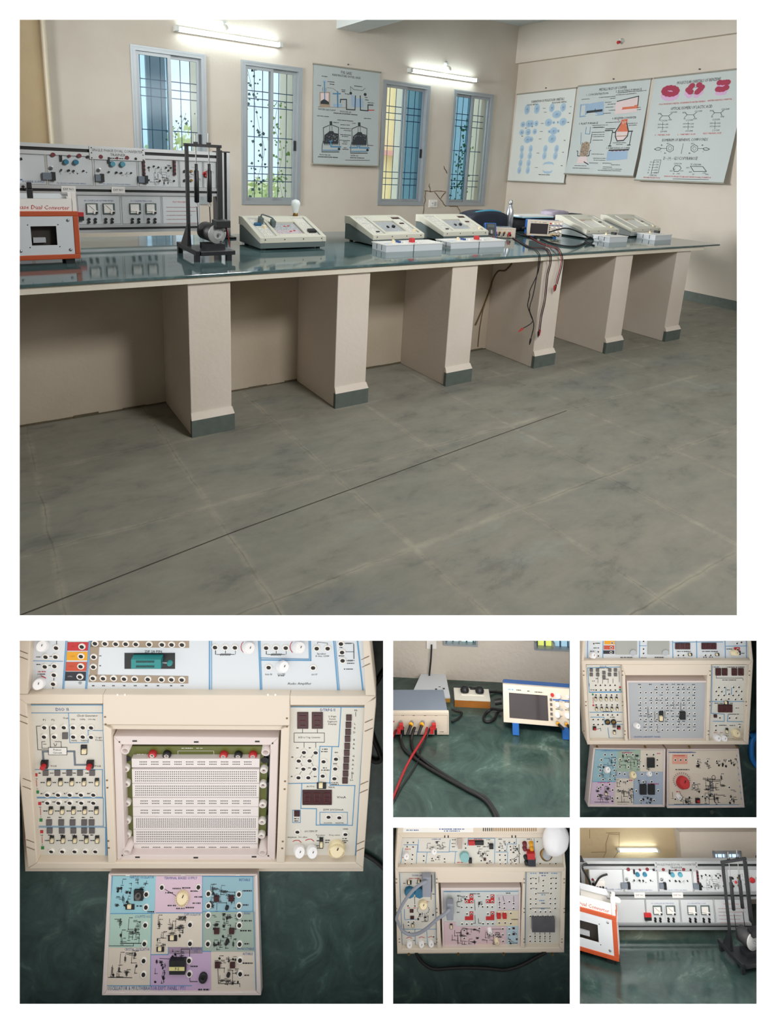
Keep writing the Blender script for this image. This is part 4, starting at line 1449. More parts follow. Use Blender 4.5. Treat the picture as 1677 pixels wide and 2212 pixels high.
generator('low cream signal generator with cables plugged in, between multimeter and oscilloscope', o=(3.27, -3.36, ZT), R=Matrix.Rotation(math.radians(-28), 3, 'Z'), w=.24, h=.088, d=.17)
oscilloscope('cream and blue oscilloscope standing on the bench beside the multimeter and hanging leads', o=(3.70, -3.40, ZT), R=Matrix.Rotation(math.radians(-31), 3, 'Z'))
mm = Thing('multimeter', 'blue and black handheld multimeter leaning on the signal generator', 'multimeter', o=ROOM.z(1062, 518, ZT), R=Matrix.Rotation(math.radians(-24), 3, 'Z') @ Matrix.Rotation(math.radians(-20), 3, 'X'))
mm.part('holster', MB().box(-.050, .050, .006, .045, .004, .145), M_BLUEP, bevel=.006)
mb = MB().box(-.040, .040, 0, .006, .010, .138)
mmf = mm.part('face', mb, M_BLACK, bevel=.003)
mm.part('display', MB().box(-.030, .030, -.001, 0, .105, .130), mat('lcd_grey', (70, 78, 74), .3), parent=mmf)
mm.part('dial', MB().lathe([(.024, 0), (.021, .008), (.012, .010)], (0, 0, .062), (0, -1, 0), 20).box(-.002, .002, -.012, -.010, .05, .08, 1), [M_LEDG, M_WHITE], parent=mmf)
for x in (-.024, 0, .024): mm.part('jack', MB().cyl((x, 0, .024), .005, .002, (0, -1, 0), 10), M_RED if x > 0 else M_LEDG, parent=mmf)


def bend(pts, k=6): return smoothpath(pts, k)


# bag, bottle, folders and cloths at the back of the bench -----------------
def soft_body(me_name, size, seed, sub=3):
    bm = bmesh.new()
    bmesh.ops.create_cube(bm, size=1)
    bmesh.ops.subdivide_edges(bm, edges=bm.edges[:], cuts=sub, use_grid_fill=True)
    R = random.Random(seed)
    for v in bm.verts:
        k = 1 - .12 * (abs(v.co.x * 2) ** 3 * abs(v.co.z * 2))
        v.co = Vector((v.co.x * size[0], v.co.y * size[1] * k, (v.co.z + .5) * size[2] * (1 - .18 * abs(v.co.x * 2) ** 2 if v.co.z > 0 else 1)))
        if v.co.z > .002: v.co += Vector((R.uniform(-1, 1), R.uniform(-1, 1), R.uniform(-1, 1))) * .006
    mb = MB()
    mb.add([tuple(v.co) for v in bm.verts], [tuple(w.index for w in f.verts) for f in bm.faces], 0, True)
    bm.free()
    return mb


def sub2(o):
    m = o.modifiers.new('soft', 'SUBSURF')
    m.levels = m.render_levels = 2
    return o


bag = Thing('shoulder_bag', 'black and navy bag lying at the back of the bench left of the bottle', 'bag', o=(3.56, -2.97, ZT))
sub2(bag.part('body', soft_body('b', (.46, .24, .20), 4), mat('navy_fabric', (22, 30, 46), .7, var=.3, scale=14)))
bag.part('teal_trim', MB().tube(bend([(-.14, -.05, .176), (-.05, -.07, .192), (.05, -.07, .194), (.16, -.06, .178)]), [.012] * 19, 8), mat('teal_cloth', (60, 140, 168), .6), label='teal cloth trim')
bag.part('strap', MB().tube(bend([(-.22, -.08, .12), (-.26, -.10, .10), (-.29, -.11, .06), (-.31, -.12, .012)]), .010, 6), M_BLACK)
bag.part('flap', MB().hexa([(-.20, -.128, .02), (.20, -.128, .02), (.20, -.118, .02), (-.20, -.118, .02), (-.17, -.10, .165), (.17, -.10, .165), (.17, -.085, .165), (-.17, -.085, .165)]), mat('black_fabric', (20, 22, 28), .75, var=.3, scale=20), bevel=.004)
bt = Thing('water_bottle', 'tall silver metal water bottle standing right of the black bag', 'bottle', o=(3.85, -3.02, ZT))
pr = [(.032, 0), (.036, .006), (.038, .10), (.036, .19), (.022, .235), (.014, .250)]
bt.part('body', MB().lathe(pr, n=20), mat('brushed_silver', (186, 190, 196), .25, .8, var=.1))
bt.part('cap', MB().lathe([(.016, .250), (.018, .256), (.018, .286), (.010, .294)], n=16), M_STEEL)
bp2 = Thing('backpack', 'flat black backpack lying right of the bottle under the pale blue folder', 'bag', o=(4.34, -2.93, ZT))
sub2(bp2.part('body', soft_body('k', (.86, .24, .125), 12), _M['black_fabric']))
bp2.part('strap', MB().tube(bend([(-.36, -.13, .03), (-.2, -.15, .05), (0, -.15, .03), (.2, -.14, .05)]), .010, 6), M_BLACK)
fo_ = Thing('folder', 'pale blue plastic folder lying on the black backpack', 'folder', o=(4.20, -2.95, ZT + .126))
fo_.part('cover', MB().box(-.22, .22, -.11, .11, 0, .012), mat('pale_blue_folder', (150, 196, 216), .35), bevel=.003)
fo_.part('papers', MB().box(-.21, .215, -.105, .105, .012, .020), M_WHITE)
sub2(single('folded_cloth', 'striped purple-grey folded cloth lying right of the pale blue folder', 'cloth', soft_body('c', (.26, .18, .075), 9), mat('striped_cloth', (164, 156, 172), .85, var=.25, scale=22), o=(4.56, -2.94, ZT + .122)))
sub2(single('black_cloth', 'crumpled black cloth heaped at the right end of the bench back', 'cloth', soft_body('d', (.20, .17, .16), 15), M_BLACK, o=(4.90, -2.93, ZT)))

# cables on the bench and hanging over its edge ----------------------------
z7 = zc(860, 400, 4.1925)
z55 = zc(840, 500, 3.811)
HX = FRONT - .022


def cable(name, label, cat, top, hang, r, m, frame=ROOM):
    pts = [ROOM.z(*z7(*p), ZT + .006 + (p[2] if len(p) > 2 else 0)) if False else ROOM.z(*z7(p[0], p[1]), ZT + .006) for p in top]
    pts += [ROOM.y(*z55(*p), HX) for p in hang]
    o = pts[0].copy()
    t = Thing(name, label, cat, o=o)
    t.part('wire', MB().tube(bend([p - o for p in pts]), r, 6), m)
    return t, [p - o for p in pts]


def clip(t, p, m, d=(0, 0, -1)):
    d = Vector(d).normalized()
    t.part('clip', MB().lathe([(.004, 0), (.008, .006), (.006, .03), (.002, .05)], p, d, 8), m)


t, p = cable('test_lead', 'black test lead hanging lowest over the bench edge, left of the pillar', 'cable', [(985, 425), (1080, 500), (1160, 550), (1240, 580)], [(1243, 190), (1243, 260), (1225, 350), (1165, 480), (1160, 530), (1145, 610), (1170, 690), (1195, 770), (1172, 880)], .0034, M_RUB)
clip(t, p[-1], M_BLACK, (-.2, 0, -1))
t.part('branch_wire', MB().tube(bend([Vector(ROOM.y(*z55(*q), HX)) - t.e.location for q in ((1238, 200), (1225, 330), (1190, 520), (1160, 640), (1185, 740), (1105, 798))]), .0032, 6), M_RUB)
clip(t, Vector(ROOM.y(*z55(1105, 798), HX)) - t.e.location, M_RED, (-1, 0, -.5))
t, p = cable('test_lead', 'dark red and black twisted test lead hanging before the pillar', 'cable', [(1000, 450), (1100, 515), (1200, 560), (1330, 572)], [(1322, 180), (1325, 260), (1300, 370), (1280, 560), (1250, 700), (1235, 820)], .0034, mat('maroon_wire', (84, 30, 36), .5))
t.part('second_wire', MB().tube(bend([q + Vector((.010, -.004, 0)) for q in p]), .0036, 6), M_RUB)
clip(t, p[-1], M_BLACK)
clip(t, p[-1] + Vector((.012, 0, .01)), M_RED)
t, p = cable('test_lead', 'short red test lead looping over the bench edge at the right of the pillar top', 'cable', [(1150, 440), (1230, 490), (1320, 535), (1430, 565)], [(1408, 170), (1422, 230), (1412, 300), (1385, 400), (1378, 435)], .0032, M_REDW)
t.part('second_wire', MB().tube(bend([q + Vector((.010, -.004, 0)) for q in p]), .0034, 6), M_RUB)
clip(t, p[-1], M_BLACK)
clip(t, p[-1] + Vector((-.012, 0, -.006)), M_RED)


def flat_cable(name, label, pts, r, m, lift=.0, z=ZT):
    P = []
    for q in pts:
        P.append(ROOM.z(*z7(q[0], q[1]), z + r + (q[2] if len(q) > 2 else 0)))
    o = P[0].copy()
    t = Thing(name, label, 'cable', o=o)
    t.part('wire', MB().tube(bend([p - o for p in P]), r, 6), m)
    return t


flat_cable('power_cable', 'thick black cable lying along the bench before the oscilloscope', [(1290, 485), (1380, 520), (1480, 545), (1580, 555), (1640, 545), (1700, 520)], .007, M_RUB)
flat_cable('power_cable', 'black cable looping from the oscilloscope front to the right-hand kit', [(1370, 425, .05), (1440, 405, .09), (1510, 390, .11), (1590, 405, .09), (1680, 445, .05), (1740, 480, .01)], .006, M_RUB)
flat_cable('power_cable', 'black cable bundle running from the signal generator to the oscilloscope', [(1000, 405, .04), (1060, 430, .02), (1130, 455, 0), (1180, 465, 0), (1260, 478, 0)], .008, M_RUB)
flat_cable('power_cable', 'coiled black cable heap beside the right-hand single box', [(1690, 500), (1740, 470, .03), (1770, 500), (1735, 520), (1700, 505, .02), (1750, 535), (1780, 545)], .006, M_RUB)
mtr = Thing('mud_trail', 'brown branching mud trail climbing the alcove wall behind the third and fourth pillars', 'stain', o=(2.85, FRONT + .5225, 0.4))
P = [mtr.L.y(*z55(*q), 0.0) for q in ((1010, 265), (960, 320), (905, 325), (865, 380), (830, 470), (780, 610), (710, 770))]
P = [q for q in P if q[0] < PX[3] - 2.85 + .25]
mtr.part('trail', MB().tube(bend([q + Vector((rnd.uniform(-.004, .004), -.004, 0)) for q in P]), .007, 6), mat('mud_brown', (104, 82, 56), .95, var=.3, scale=30))
Q = [mtr.L.x(*z55(*q), PX[3] - 2.85 + .001) for q in ((1015, 262), (960, 320), (905, 325), (868, 372), (850, 420))]
mtr.part('upper_trail', MB().tube(bend([q for q in Q if q[1] > -.5]), .006, 6), _M['mud_brown'])
P = [mtr.L.y(*z55(*q), 0.0) for q in ((790, 600), (770, 660), (745, 800), (730, 950))]
mtr.part('branch', MB().tube(bend([q + Vector((rnd.uniform(-.004, .004), -.002, 0)) for q in P]), .004, 6), _M['mud_brown'])

# ------------------------------------------------------------------ hanging charts
M_CHART1 = mat('chart_paper_grey', (176, 185, 186), .6, var=.02)
M_CHART = mat('chart_paper', (190, 199, 199), .6, var=.02)
M_CHART2 = mat('chart_paper_white', (212, 217, 214), .6, var=.02)
M_ROD = mat('chart_rod', (150, 148, 136), .5)
M_CBLUE = mat('orbital_blue', (164, 192, 212), .6)
M_CBLUE2 = mat('water_blue', (150, 176, 202), .6)
M_COAL = mat('coal_black', (44, 50, 56), .7)
M_STEELB = mat('pipe_blue', (70, 128, 166), .6)
M_CRIM = mat('crimson_print', (160, 40, 74), .6)
M_LILAC = mat('lilac_print', (208, 166, 204), .6)
M_FLAME = mat('flame_orange', (206, 112, 80), .6)
M_PALEP = mat('pale_pink_print', (218, 200, 200), .6)
CM = [M_CHART, M_INK, M_CBLUE, M_COAL, M_STEELB, M_CRIM, M_LILAC, M_FLAME, M_PALEP, M_CBLUE2, M_RED, M_DBLUE, M_TAN]


class Chart:
    """side: 'back' (faces -y, x to the right) or 'right' (faces -x, y decreasing to the right); local: a across, b up, from the bottom left"""
    def __init__(s, label, side, a0, a1, b0, b1, curl, paper, wave=0.0, tilt=0.0):
        s.side, s.a0, s.b0, s.b1 = side, a0, b0, b1
        s.w, s.h = abs(a1 - a0), b1 - b0
        s.curl, s.wave, s.tilt = curl, wave, tilt
        o = (a0, 0, b0) if side == 'back' else (XR, a0, b0)
        s.t = Thing('wall_chart', label, 'chart', o=o, group='printed wall charts')
        s.T = VT(0) if side == 'back' else Matrix(((0, 0, -1, 0), (-1, 0, 0, 0), (0, 1, 0, 0), (0, 0, 0, 1)))
        s.mb = MB()
        s.mb.T, s.mb.warp = s.T, s.warp
        n, k = 10, 14
        s.mats = [paper] + CM[1:]
        vs = [(s.w * i / n, s.h * j / k, 0) for j in range(k + 1) for i in range(n + 1)]
        s.mb.add(vs, [(j * (n + 1) + i, j * (n + 1) + i + 1, (j + 1) * (n + 1) + i + 1, (j + 1) * (n + 1) + i) for j in range(k) for i in range(n)], 0, True)
        vs = [(v[0], v[1], -.002) for v in vs]
        s.mb.add(vs, [(j * (n + 1) + i, (j + 1) * (n + 1) + i, (j + 1) * (n + 1) + i + 1, j * (n + 1) + i + 1) for j in range(k) for i in range(n)], 0, True)

    def warp(s, p):
        q = max(0.0, 1 - p[1] / s.h)
        out = .012 + s.curl * q ** 2.2 + s.wave * math.sin(p[0] / s.w * 6.28 + .6) * min(1, q * 2) * (1 - q * .4)
        return Vector((p[0], p[1] + s.tilt * p[0], p[2] + out))

    def P(s, u, v):
        if s.side == 'back':
            p = ROOM.y(u, v, -.02)
            return (p[0] - s.a0, p[2] - s.b0 - s.tilt * (p[0] - s.a0))
        p = ROOM.x(u, v, XR - .03)
        return (s.a0 - p[1], p[2] - s.b0 - s.tilt * (s.a0 - p[1]))

    def txt(s, t, u, v, h, m=1, wmax=None, ital=0):
        p = s.P(u, v)
        s.mb.text(t, p[0], p[1], h, .0025, m, wmax=wmax, ital=ital)

    def scr(s, u, v, w, h=.012, m=1):
        p = s.P(u, v)
        scribble(s.mb, p[0] - w / 2, p[0] + w / 2, p[1], h, .0025, m)

    def ln(s, pts, w, m=1, z=.0022):
        s.mb.line([s.P(*p) for p in pts], w, z, m)

    def poly(s, pts, m, z=.002):
        p = [s.P(*q) for q in pts]
        a = sum(p[i][0] * p[(i + 1) % len(p)][1] - p[(i + 1) % len(p)][0] * p[i][1] for i in range(len(p)))
        if a < 0: p.reverse()
        s.mb.add([(x, y, z) for x, y in p], [tuple(range(len(p)))], m)

    def el(s, u, v, rx, ry, m, z=.002, n=14, rot=0):
        c = s.P(u, v)
        ca, sa = math.cos(rot), math.sin(rot)
        s.mb.add([(c[0] + rx * math.cos(6.2832 * i / n) * ca - ry * math.sin(6.2832 * i / n) * sa, c[1] + rx * math.cos(6.2832 * i / n) * sa + ry * math.sin(6.2832 * i / n) * ca, z) for i in range(n)], [tuple(range(n))], m)

    def done(s, nail=True):
        s.t.part('sheet', s.mb, s.mats)
        for b, nm in ((s.h, 'top_rod'), (0, 'bottom_rod')):
            mb = MB()
            mb.T = s.T
            p, q = s.warp(Vector((-.012, b, 0))), s.warp(Vector((s.w + .012, b, 0)))
            mb.tube([p, q], .010, 8)
            s.t.part(nm, mb, M_ROD)
        mb = MB()
        mb.T = s.T
        c = s.warp(Vector((s.w * .5, s.h, 0)))
        mb.cyl((c[0], c[1] + .045, 0), .009, .02, (0, 0, 1), 8)
        s.t.part('nail', mb, M_LEDG)


za, zb_ = zc(660, 130, 9.317), zc(660, 240, 9.317)
c = Chart('chart of gas apparatus and coal furnaces hanging between the second and third windows', 'back', 3.30, 4.28, 1.368, 2.565, .045, M_CHART1, .006, .012)
A_ = lambda x, y: za(x, y)
B_ = lambda x, y: zb_(x, y)
c.txt('FUEL GASES', *A_(830, 255), .034, wmax=.16)
c.txt('MANUFACTURE OF FUEL GASES', *A_(835, 325), .026, wmax=.42)
for (x, y, w) in ((390, 325, .08), (520, 437, .10), (540, 485, .07), (280, 510, .05), (770, 600, .06), (770, 635, .05), (845, 680, .07), (1070, 525, .12), (1230, 750, .04), (1240, 800, .05), (1320, 860, .10)):
    c.scr(*A_(x, y), w)
c.txt('WATER GAS PLANT', *A_(430, 997), .020, wmax=.26)
c.txt('PRODUCER GAS', *A_(810, 1040), .022, wmax=.17)
c.scr(*A_(810, 1082), .36, .014)
c.poly([A_(285, 640), A_(495, 640), A_(490, 935), A_(285, 925)], 12, .0016)
c.poly([A_(305, 660), A_(470, 660), A_(465, 850), A_(305, 840)], 8, .0019)
c.poly([A_(310, 820), A_(380, 780), A_(470, 840), A_(475, 890), A_(300, 880)], 3, .0021)
c.ln([A_(385, 440), A_(388, 790)], .012, 4)
c.ln([A_(350, 550), A_(350, 620)], .006, 4)
c.ln([A_(415, 560), A_(415, 630)], .006, 4)
c.el(*A_(385, 432), .024, .018, 9)
c.ln([A_(260, 938), A_(490, 940)], .012, 12)
c.ln([A_(500, 945), A_(830, 955)], .006, 12)
c.poly([A_(565, 880), A_(740, 885), A_(735, 945), A_(565, 940)], 9)
c.ln([A_(650, 640), A_(650, 940)], .018, 4)
c.ln([A_(560, 675), A_(705, 675)], .014, 4)
c.ln([A_(440, 550), A_(560, 570), A_(640, 630)], .003)
c.ln([A_(705, 850), A_(710, 790), A_(830, 790), A_(828, 990), A_(1000, 1000), A_(1012, 720)], .013, 3)
c.ln([A_(1110, 720), A_(1112, 1005), A_(1260, 1020), A_(1262, 900), A_(1360, 905)], .013, 3)
c.poly([A_(930, 700), A_(965, 700), A_(1005, 770), A_(1160, 770), A_(1175, 950), A_(930, 940)], 9, .0017)
c.ln([A_(912, 660), A_(912, 530), A_(985, 595), A_(1155, 610), A_(1208, 562)], .004)
c.el(*A_(918, 665), .020, .017, 3)
c.el(*A_(1208, 690), .022, .019, 3)
c.ln([A_(1260, 1005), A_(1380, 1005)], .010, 10)
for (x, y, w) in ((350, 103, .17), (800, 190, .24), (610, 230, .08), (975, 245, .05), (795, 278, .14), (800, 350, .16), (840, 392, .11), (800, 480, .16), (790, 510, .10), (785, 590, .16), (795, 620, .07), (780, 660, .08), (790, 740, .05), (795, 770, .1), (1250, 150, .11), (1300, 690, .08)):
    c.scr(*B_(x, y), w, .011)
for dx, k in ((0, 0), (585, 22)):
    f = lambda x, y: B_(x + dx, y + k)
    if dx: f = lambda x, y: B_(930 + (x - 350) * .98, y + 22)
    c.poly([f(480, 205), f(530, 205), f(530, 290), f(480, 290)], 3)
    c.ln([f(470, 285), f(350, 335), f(350, 560), f(320, 690), f(310, 800)], .008, 3)
    c.ln([f(540, 285), f(660, 330), f(655, 460)], .008, 3)
    c.ln([f(655, 460), f(665, 690)], .008, 3)
    c.poly([f(355, 640), f(370, 480), f(450, 425), f(470, 400), f(545, 400), f(570, 440), f(650, 455), f(645, 655)], 3)
    c.poly([f(345, 600), f(640, 620), f(640, 660), f(345, 655)], 3, .0021)
    c.ln([f(480, 300), f(478, 390)], .006, 3)
    c.ln([f(525, 300), f(528, 390)], .006, 3)
    for i in range(9):
        c.ln([f(365 + i * 32, 650), f(368 + i * 32, 680)], .008, 3)
    for i in range(26):
        x, y = rnd.uniform(385, 635), rnd.uniform(460, 610)
        c.ln([f(x, y), f(x + rnd.uniform(-12, 12), y + rnd.uniform(-10, 10))], .004, 0, .0026)
    c.ln([f(490, 605), f(495, 715), f(690, 720)], .016, 4, .0028)
    c.ln([f(465, 605), f(520, 605)], .014, 4, .0028)
    c.ln([f(330, 788), f(640, 788)], .010, 4)
    c.ln([f(310, 820), f(655, 822)], .010, 3)
    c.el(*f(658, 762), .020, .017, 3)
c.ln([B_(880, 735), B_(1035, 735), B_(1035, 640)], .014, 4, .0028)
c.txt('PRODUCER GAS', *B_(370, 880), .020, wmax=.16)
c.scr(*B_(435, 925), .30, .014)
c.txt('WATER GAS', *B_(965, 895), .020, wmax=.12)
c.scr(*B_(1020, 940), .22, .013)
c.ln([B_(780, 985), B_(1270, 988)], .005, 1)
c.done()

zo = zc(1090, 40, 3.288)
c = Chart('orbital chart with blue lobes hanging nearest the room corner', 'right', -.05, -1.165, 1.245, 2.545, .03, M_CHART2, .004, .02)
O = lambda x, y: zo(x, y)
c.txt('FORMATION OF MOLECULAR ORBITALS', *O(300, 580), .036, wmax=.62)
c.txt('ATOMIC ORBITALS', *O(195, 611), .022, wmax=.20)
c.txt('MOLECULAR ORBITALS', *O(385, 594), .022, wmax=.27)
for (x, y, rx, ry) in ((157, 645, .055, .075), (226, 640, .055, .075), (332, 634, .05, .06), (412, 630, .05, .06), (367, 680, .085, .055), (128, 752, .05, .042), (168, 748, .055, .055), (188, 746, .05, .05), (222, 745, .04, .042), (308, 738, .07, .055), (345, 738, .025, .02), (375, 736, .02, .018), (412, 733, .065, .055), (120, 808, .05, .042), (165, 806, .055, .05), (212, 802, .042, .042), (315, 802, .028, .022), (345, 799, .07, .055), (378, 798, .025, .022), (162, 860, .07, .055), (335, 855, .075, .06), (185, 858, .05, .04)):
    c.el(*O(x, y), rx, ry, 2)
    c.el(*O(x + 3, y + 4), rx * .55, ry * .55, 9, .0024)
    c.el(*O(x, y), .007, .007, 11, .0028, 8)
for y, (a1, a2, b1, b2) in ((925, (124, 185, 288, 368)), (975, (122, 180, 282, 360)), (1028, (115, 172, 0, 0)), (1078, (108, 168, 0, 0))):
    for x in (a1, a2, b1, b2):
        if x: c.el(*O(x, y), .04, .055, 2); c.el(*O(x + 2, y + 5), .018, .025, 9, .0024)
c.poly([O(270, 1040), O(285, 1022), O(315, 1015), O(345, 1022), O(355, 1040), O(330, 1034), O(295, 1034)], 2)
c.poly([O(268, 1075), O(290, 1085), O(325, 1085), O(345, 1075), O(335, 1095), O(310, 1104), O(285, 1098)], 2)
for (x, y) in ((278, 637), (285, 665), (265, 745), (258, 802), (250, 855), (237, 955), (228, 1058)): c.ln([O(x - 9, y), O(x + 9, y)], .006)
for (x, y) in ((465, 625), (460, 672), (450, 737), (425, 865), (415, 950), (408, 1045), (150, 778), (195, 768), (125, 835)): c.scr(*O(x, y), .03, .014)
c.scr(*O(285, 1110), .22, .014)
c.done()

c = Chart('metallurgy chart with an orange flame converter, middle of the three on the right wall', 'right', -1.205, -2.30, 1.405, 2.585, .075, M_CHART, .010, .012)
C4, C5 = zc(1220, 165, 8.385), zc(1220, 270, 8.385)
c.txt('METALLURGY OF COPPER', *C4(860, 215), .034, wmax=.42)
c.txt('1. CONCENTRATION', *C4(575, 318), .026, wmax=.36)
c.txt('2. ROASTING FURNACE', *C4(1145, 248), .026, wmax=.38)
c.txt('3. BLAST FURNACE', *C4(430, 850), .026, wmax=.36)
c.txt('4. BESSEMER CONVERTER', *C4(1070, 750), .026, wmax=.36)
c.txt('5. PURIFICATION OF COPPER', *C5(980, 420), .024, wmax=.36)
c.poly([C4(275, 510), C4(700, 450), C4(700, 690), C4(270, 735)], 9, .0016)
c.poly([C4(300, 530), C4(370, 520), C4(365, 700), C4(290, 710)], 0, .0019)
c.ln([C4(410, 645), C4(660, 615)], .030, 3)
c.ln([C4(548, 620), C4(548, 590)], .010, 3)
c.ln([C4(290, 510), C4(270, 735), C4(700, 690)], .005, 4)
c.poly([C4(915, 470), C4(1320, 370), C4(1300, 640), C4(900, 690)], 8, .0016)
c.ln([C4(940, 450), C4(1330, 355), C4(1315, 530)], .010, 3)
c.ln([C4(970, 585), C4(1300, 555)], .030, 7)
c.poly([C4(1255, 520), C4(1310, 510), C4(1310, 560), C4(1255, 560)], 7, .0026)
for (x, y, w) in ((375, 410, .14), (760, 370, .26), (1200, 275, .42), (1100, 320, .3), (860, 395, .08), (780, 465, .1), (840, 500, .12), (800, 555, .12), (850, 610, .1), (760, 665, .12), (1340, 560, .06), (1340, 600, .06), (640, 885, .24), (620, 920, .16), (870, 830, .22), (1230, 850, .14), (1230, 885, .12), (830, 945, .16), (800, 975, .12)): c.scr(*C4(x, y), w, .010)
c.ln([C5(400, 40), C5(385, 160), C5(465, 165), C5(470, 40)], .007, 4)
c.ln([C5(310, 140), C5(310, 350)], .006, 4)
c.ln([C5(505, 160), C5(480, 330)], .008, 3)
c.poly([C5(330, 340), C5(400, 300), C5(470, 320), C5(470, 430), C5(430, 570), C5(300, 570), C5(310, 450)], 12, .0016)
for i in range(50):
    x, y = rnd.uniform(320, 455), rnd.uniform(320, 560)
    c.ln([C5(x, y), C5(x + rnd.uniform(-14, 14), y + rnd.uniform(-14, 14))], .005, 3, .0022)
c.ln([C5(250, 470), C5(265, 480), C5(265, 560), C5(300, 565)], .010, 3)
c.ln([C5(495, 460), C5(475, 480), C5(470, 560), C5(430, 565)], .010, 3)
c.poly([C5(290, 580), C5(430, 580), C5(450, 690), C5(255, 700)], 8, .0016)
c.ln([C5(390, 670), C5(465, 715)], .012, 3)
c.poly([C4(1010, 860), C4(1020, 790), C4(1080, 775), C4(1135, 770), C4(1125, 850), C4(1150, 1000), C4(940, 1000)], 7, .0022)
for i in range(24):
    x, y = rnd.uniform(960, 1130), rnd.uniform(790, 1000)
    c.ln([C4(x, y), C4(x + rnd.uniform(-18, 18), y - 25)], .006, 0 if i % 3 else 10, .0026)
c.poly([C5(930, 130), C5(1145, 115), C5(1140, 190), C5(1060, 280), C5(950, 285), C5(920, 200)], 8, .0018)
c.ln([C4(1010, 850), C5(920, 120), C5(920, 210), C5(955, 290), C5(1070, 280), C5(1140, 200), C5(1155, 110), C4(1120, 840)], .014, 3)
c.ln([C5(930, 205), C5(1130, 195)], .012, 12)
c.ln([C5(860, 100), C5(870, 135), C5(920, 132)], .012, 3)
c.ln([C5(860, 140), C5(845, 280), C5(825, 380)], .010, 3)
c.ln([C5(805, 382), C5(850, 382)], .012, 3)
c.ln([C5(1155, 115), C5(1230, 112)], .014, 3)
c.ln([C5(1220, 110), C5(1200, 250), C5(1185, 360)], .010, 3)
c.ln([C5(1150, 365), C5(1200, 362)], .012, 3)
c.poly([C5(790, 480), C5(1165, 470), C5(1160, 620), C5(780, 650)], 9, .0016)
c.ln([C5(820, 460), C5(1170, 450)], .016, 3)
for x in (865, 935, 1005, 1072): c.el(*C5(x, 540), .028, .062, 5, .0022, 12, -.15)
for (x, y, w) in ((610, 45, .2), (610, 130, .2), (620, 175, .18), (620, 210, .18), (610, 275, .16), (620, 530, .2), (660, 605, .2), (660, 640, .18), (820, 70, .14), (800, 105, .12), (1000, 325, .2), (1000, 355, .1), (560, 690, .14), (800, 695, .14), (950, 725, .14), (810, 765, .14), (900, 800, .3), (330, 740, .2), (340, 785, .28), (850, 828, .36)): c.scr(*C5(x, y), w, .010)
c.done()

c = Chart('stereochemistry chart with crimson benzene rings, rightmost on the right wall', 'right', -2.35, -3.46, 1.375, 2.60, .09, M_CHART, .012, .018)
D6, D7 = zc(1390, 150, 8.18), zc(1370, 270, 7.453)
c.txt('MOLECULAR ORBITALS OF BENZENE', *D6(960, 200), .034, wmax=.52)
c.txt('OPTICAL ISOMERS OF LACTIC ACID', *D6(835, 670), .034, wmax=.50)
c.txt('ISOMERISM OF BIPHENYL COMPOUNDS', *D7(820, 238), .032, wmax=.56)
c.txt('D - (+) - GLUCOPYRANOSE', *D7(770, 538), .036, wmax=.42)
for t_, x, y, w in (('FULLY BONDING ORBITAL', 450, 605, .26), ('DEGENERATE ANTIBONDING', 860, 575, .30), ('ANTIBONDING ORBITAL', 1340, 535, .28)): c.txt(t_, *D6(x, y), .018, 10, wmax=w)
for t_, x, y, w in (('D - TARTARIC ACID', 470, 160, .2), ('L - TARTARIC ACID', 850, 150, .22), ('MESO TARTARIC ACID', 1260, 133, .22)): c.txt(t_, *D7(x, y), .018, 10, wmax=w)
for t_, x, y, w in (('FISCHER PROJECTION', 340, 850, .22), ('HAWORTH PROJECTION', 690, 832, .25), ('CONFORMATIONAL FORMULA', 1055, 843, .34)): c.txt(t_, *D7(x, y), .018, 10, wmax=w)


def ring(pts, m, r, z=.002):
    for p in pts: c.el(*p, r * 1.25, r, m, z, 12)


def hexring(cx, cy, rx, ry, f=D6): return [f(cx + rx * math.cos(i * 1.0472 / 2), cy + ry * math.sin(i * 1.0472 / 2)) for i in range(12)]
ring(hexring(460, 460, 110, 50), 6, .030)
ring(hexring(470, 380, 110, 58), 5, .032, .0026)
ring([D6(*p) for p in ((790, 400), (770, 420), (800, 460))], 6, .030)
ring([D6(*p) for p in ((850, 285), (830, 310), (785, 355), (800, 370), (825, 395))], 5, .030, .0026)
ring([D6(*p) for p in ((930, 455), (975, 420), (1000, 395))], 6, .028)
ring([D6(*p) for p in ((975, 270), (1020, 310), (1000, 340), (970, 370), (945, 395))], 5, .030, .0026)
c.ln([D6(880, 310), D6(950, 312)], .004); c.ln([D6(850, 430), D6(930, 430)], .004)
ring([D6(*p) for p in ((1310, 410), (1360, 410), (1410, 400), (1340, 280), (1400, 280), (1450, 270))], 6, .028)
ring([D6(*p) for p in ((1310, 345), (1350, 350), (1400, 345), (1450, 320), (1340, 230), (1400, 230), (1450, 225), (1475, 225))], 5, .030, .0026)
for (x, y) in ((400, 820), (830, 800), (1310, 765)):
    c.ln([D6(x - 60, y), D6(x + 50, y)], .005)
    c.ln([D6(x + 50, y), D6(x + 110, y - 50)], .005); c.ln([D6(x + 50, y), D6(x + 75, y + 50)], .005)
    c.ln([D6(x - 60, y), D6(x - 110, y + 55)], .005); c.ln([D6(x - 60, y), D6(x - 90, y - 35)], .005)
    for t_, dx, dy in (('COOH', 130, -65), ('HO', -110, -40), ('OH', 75, 68), ('H', -105, 70)): c.txt(t_, *D6(x + dx, y + dy), .020)
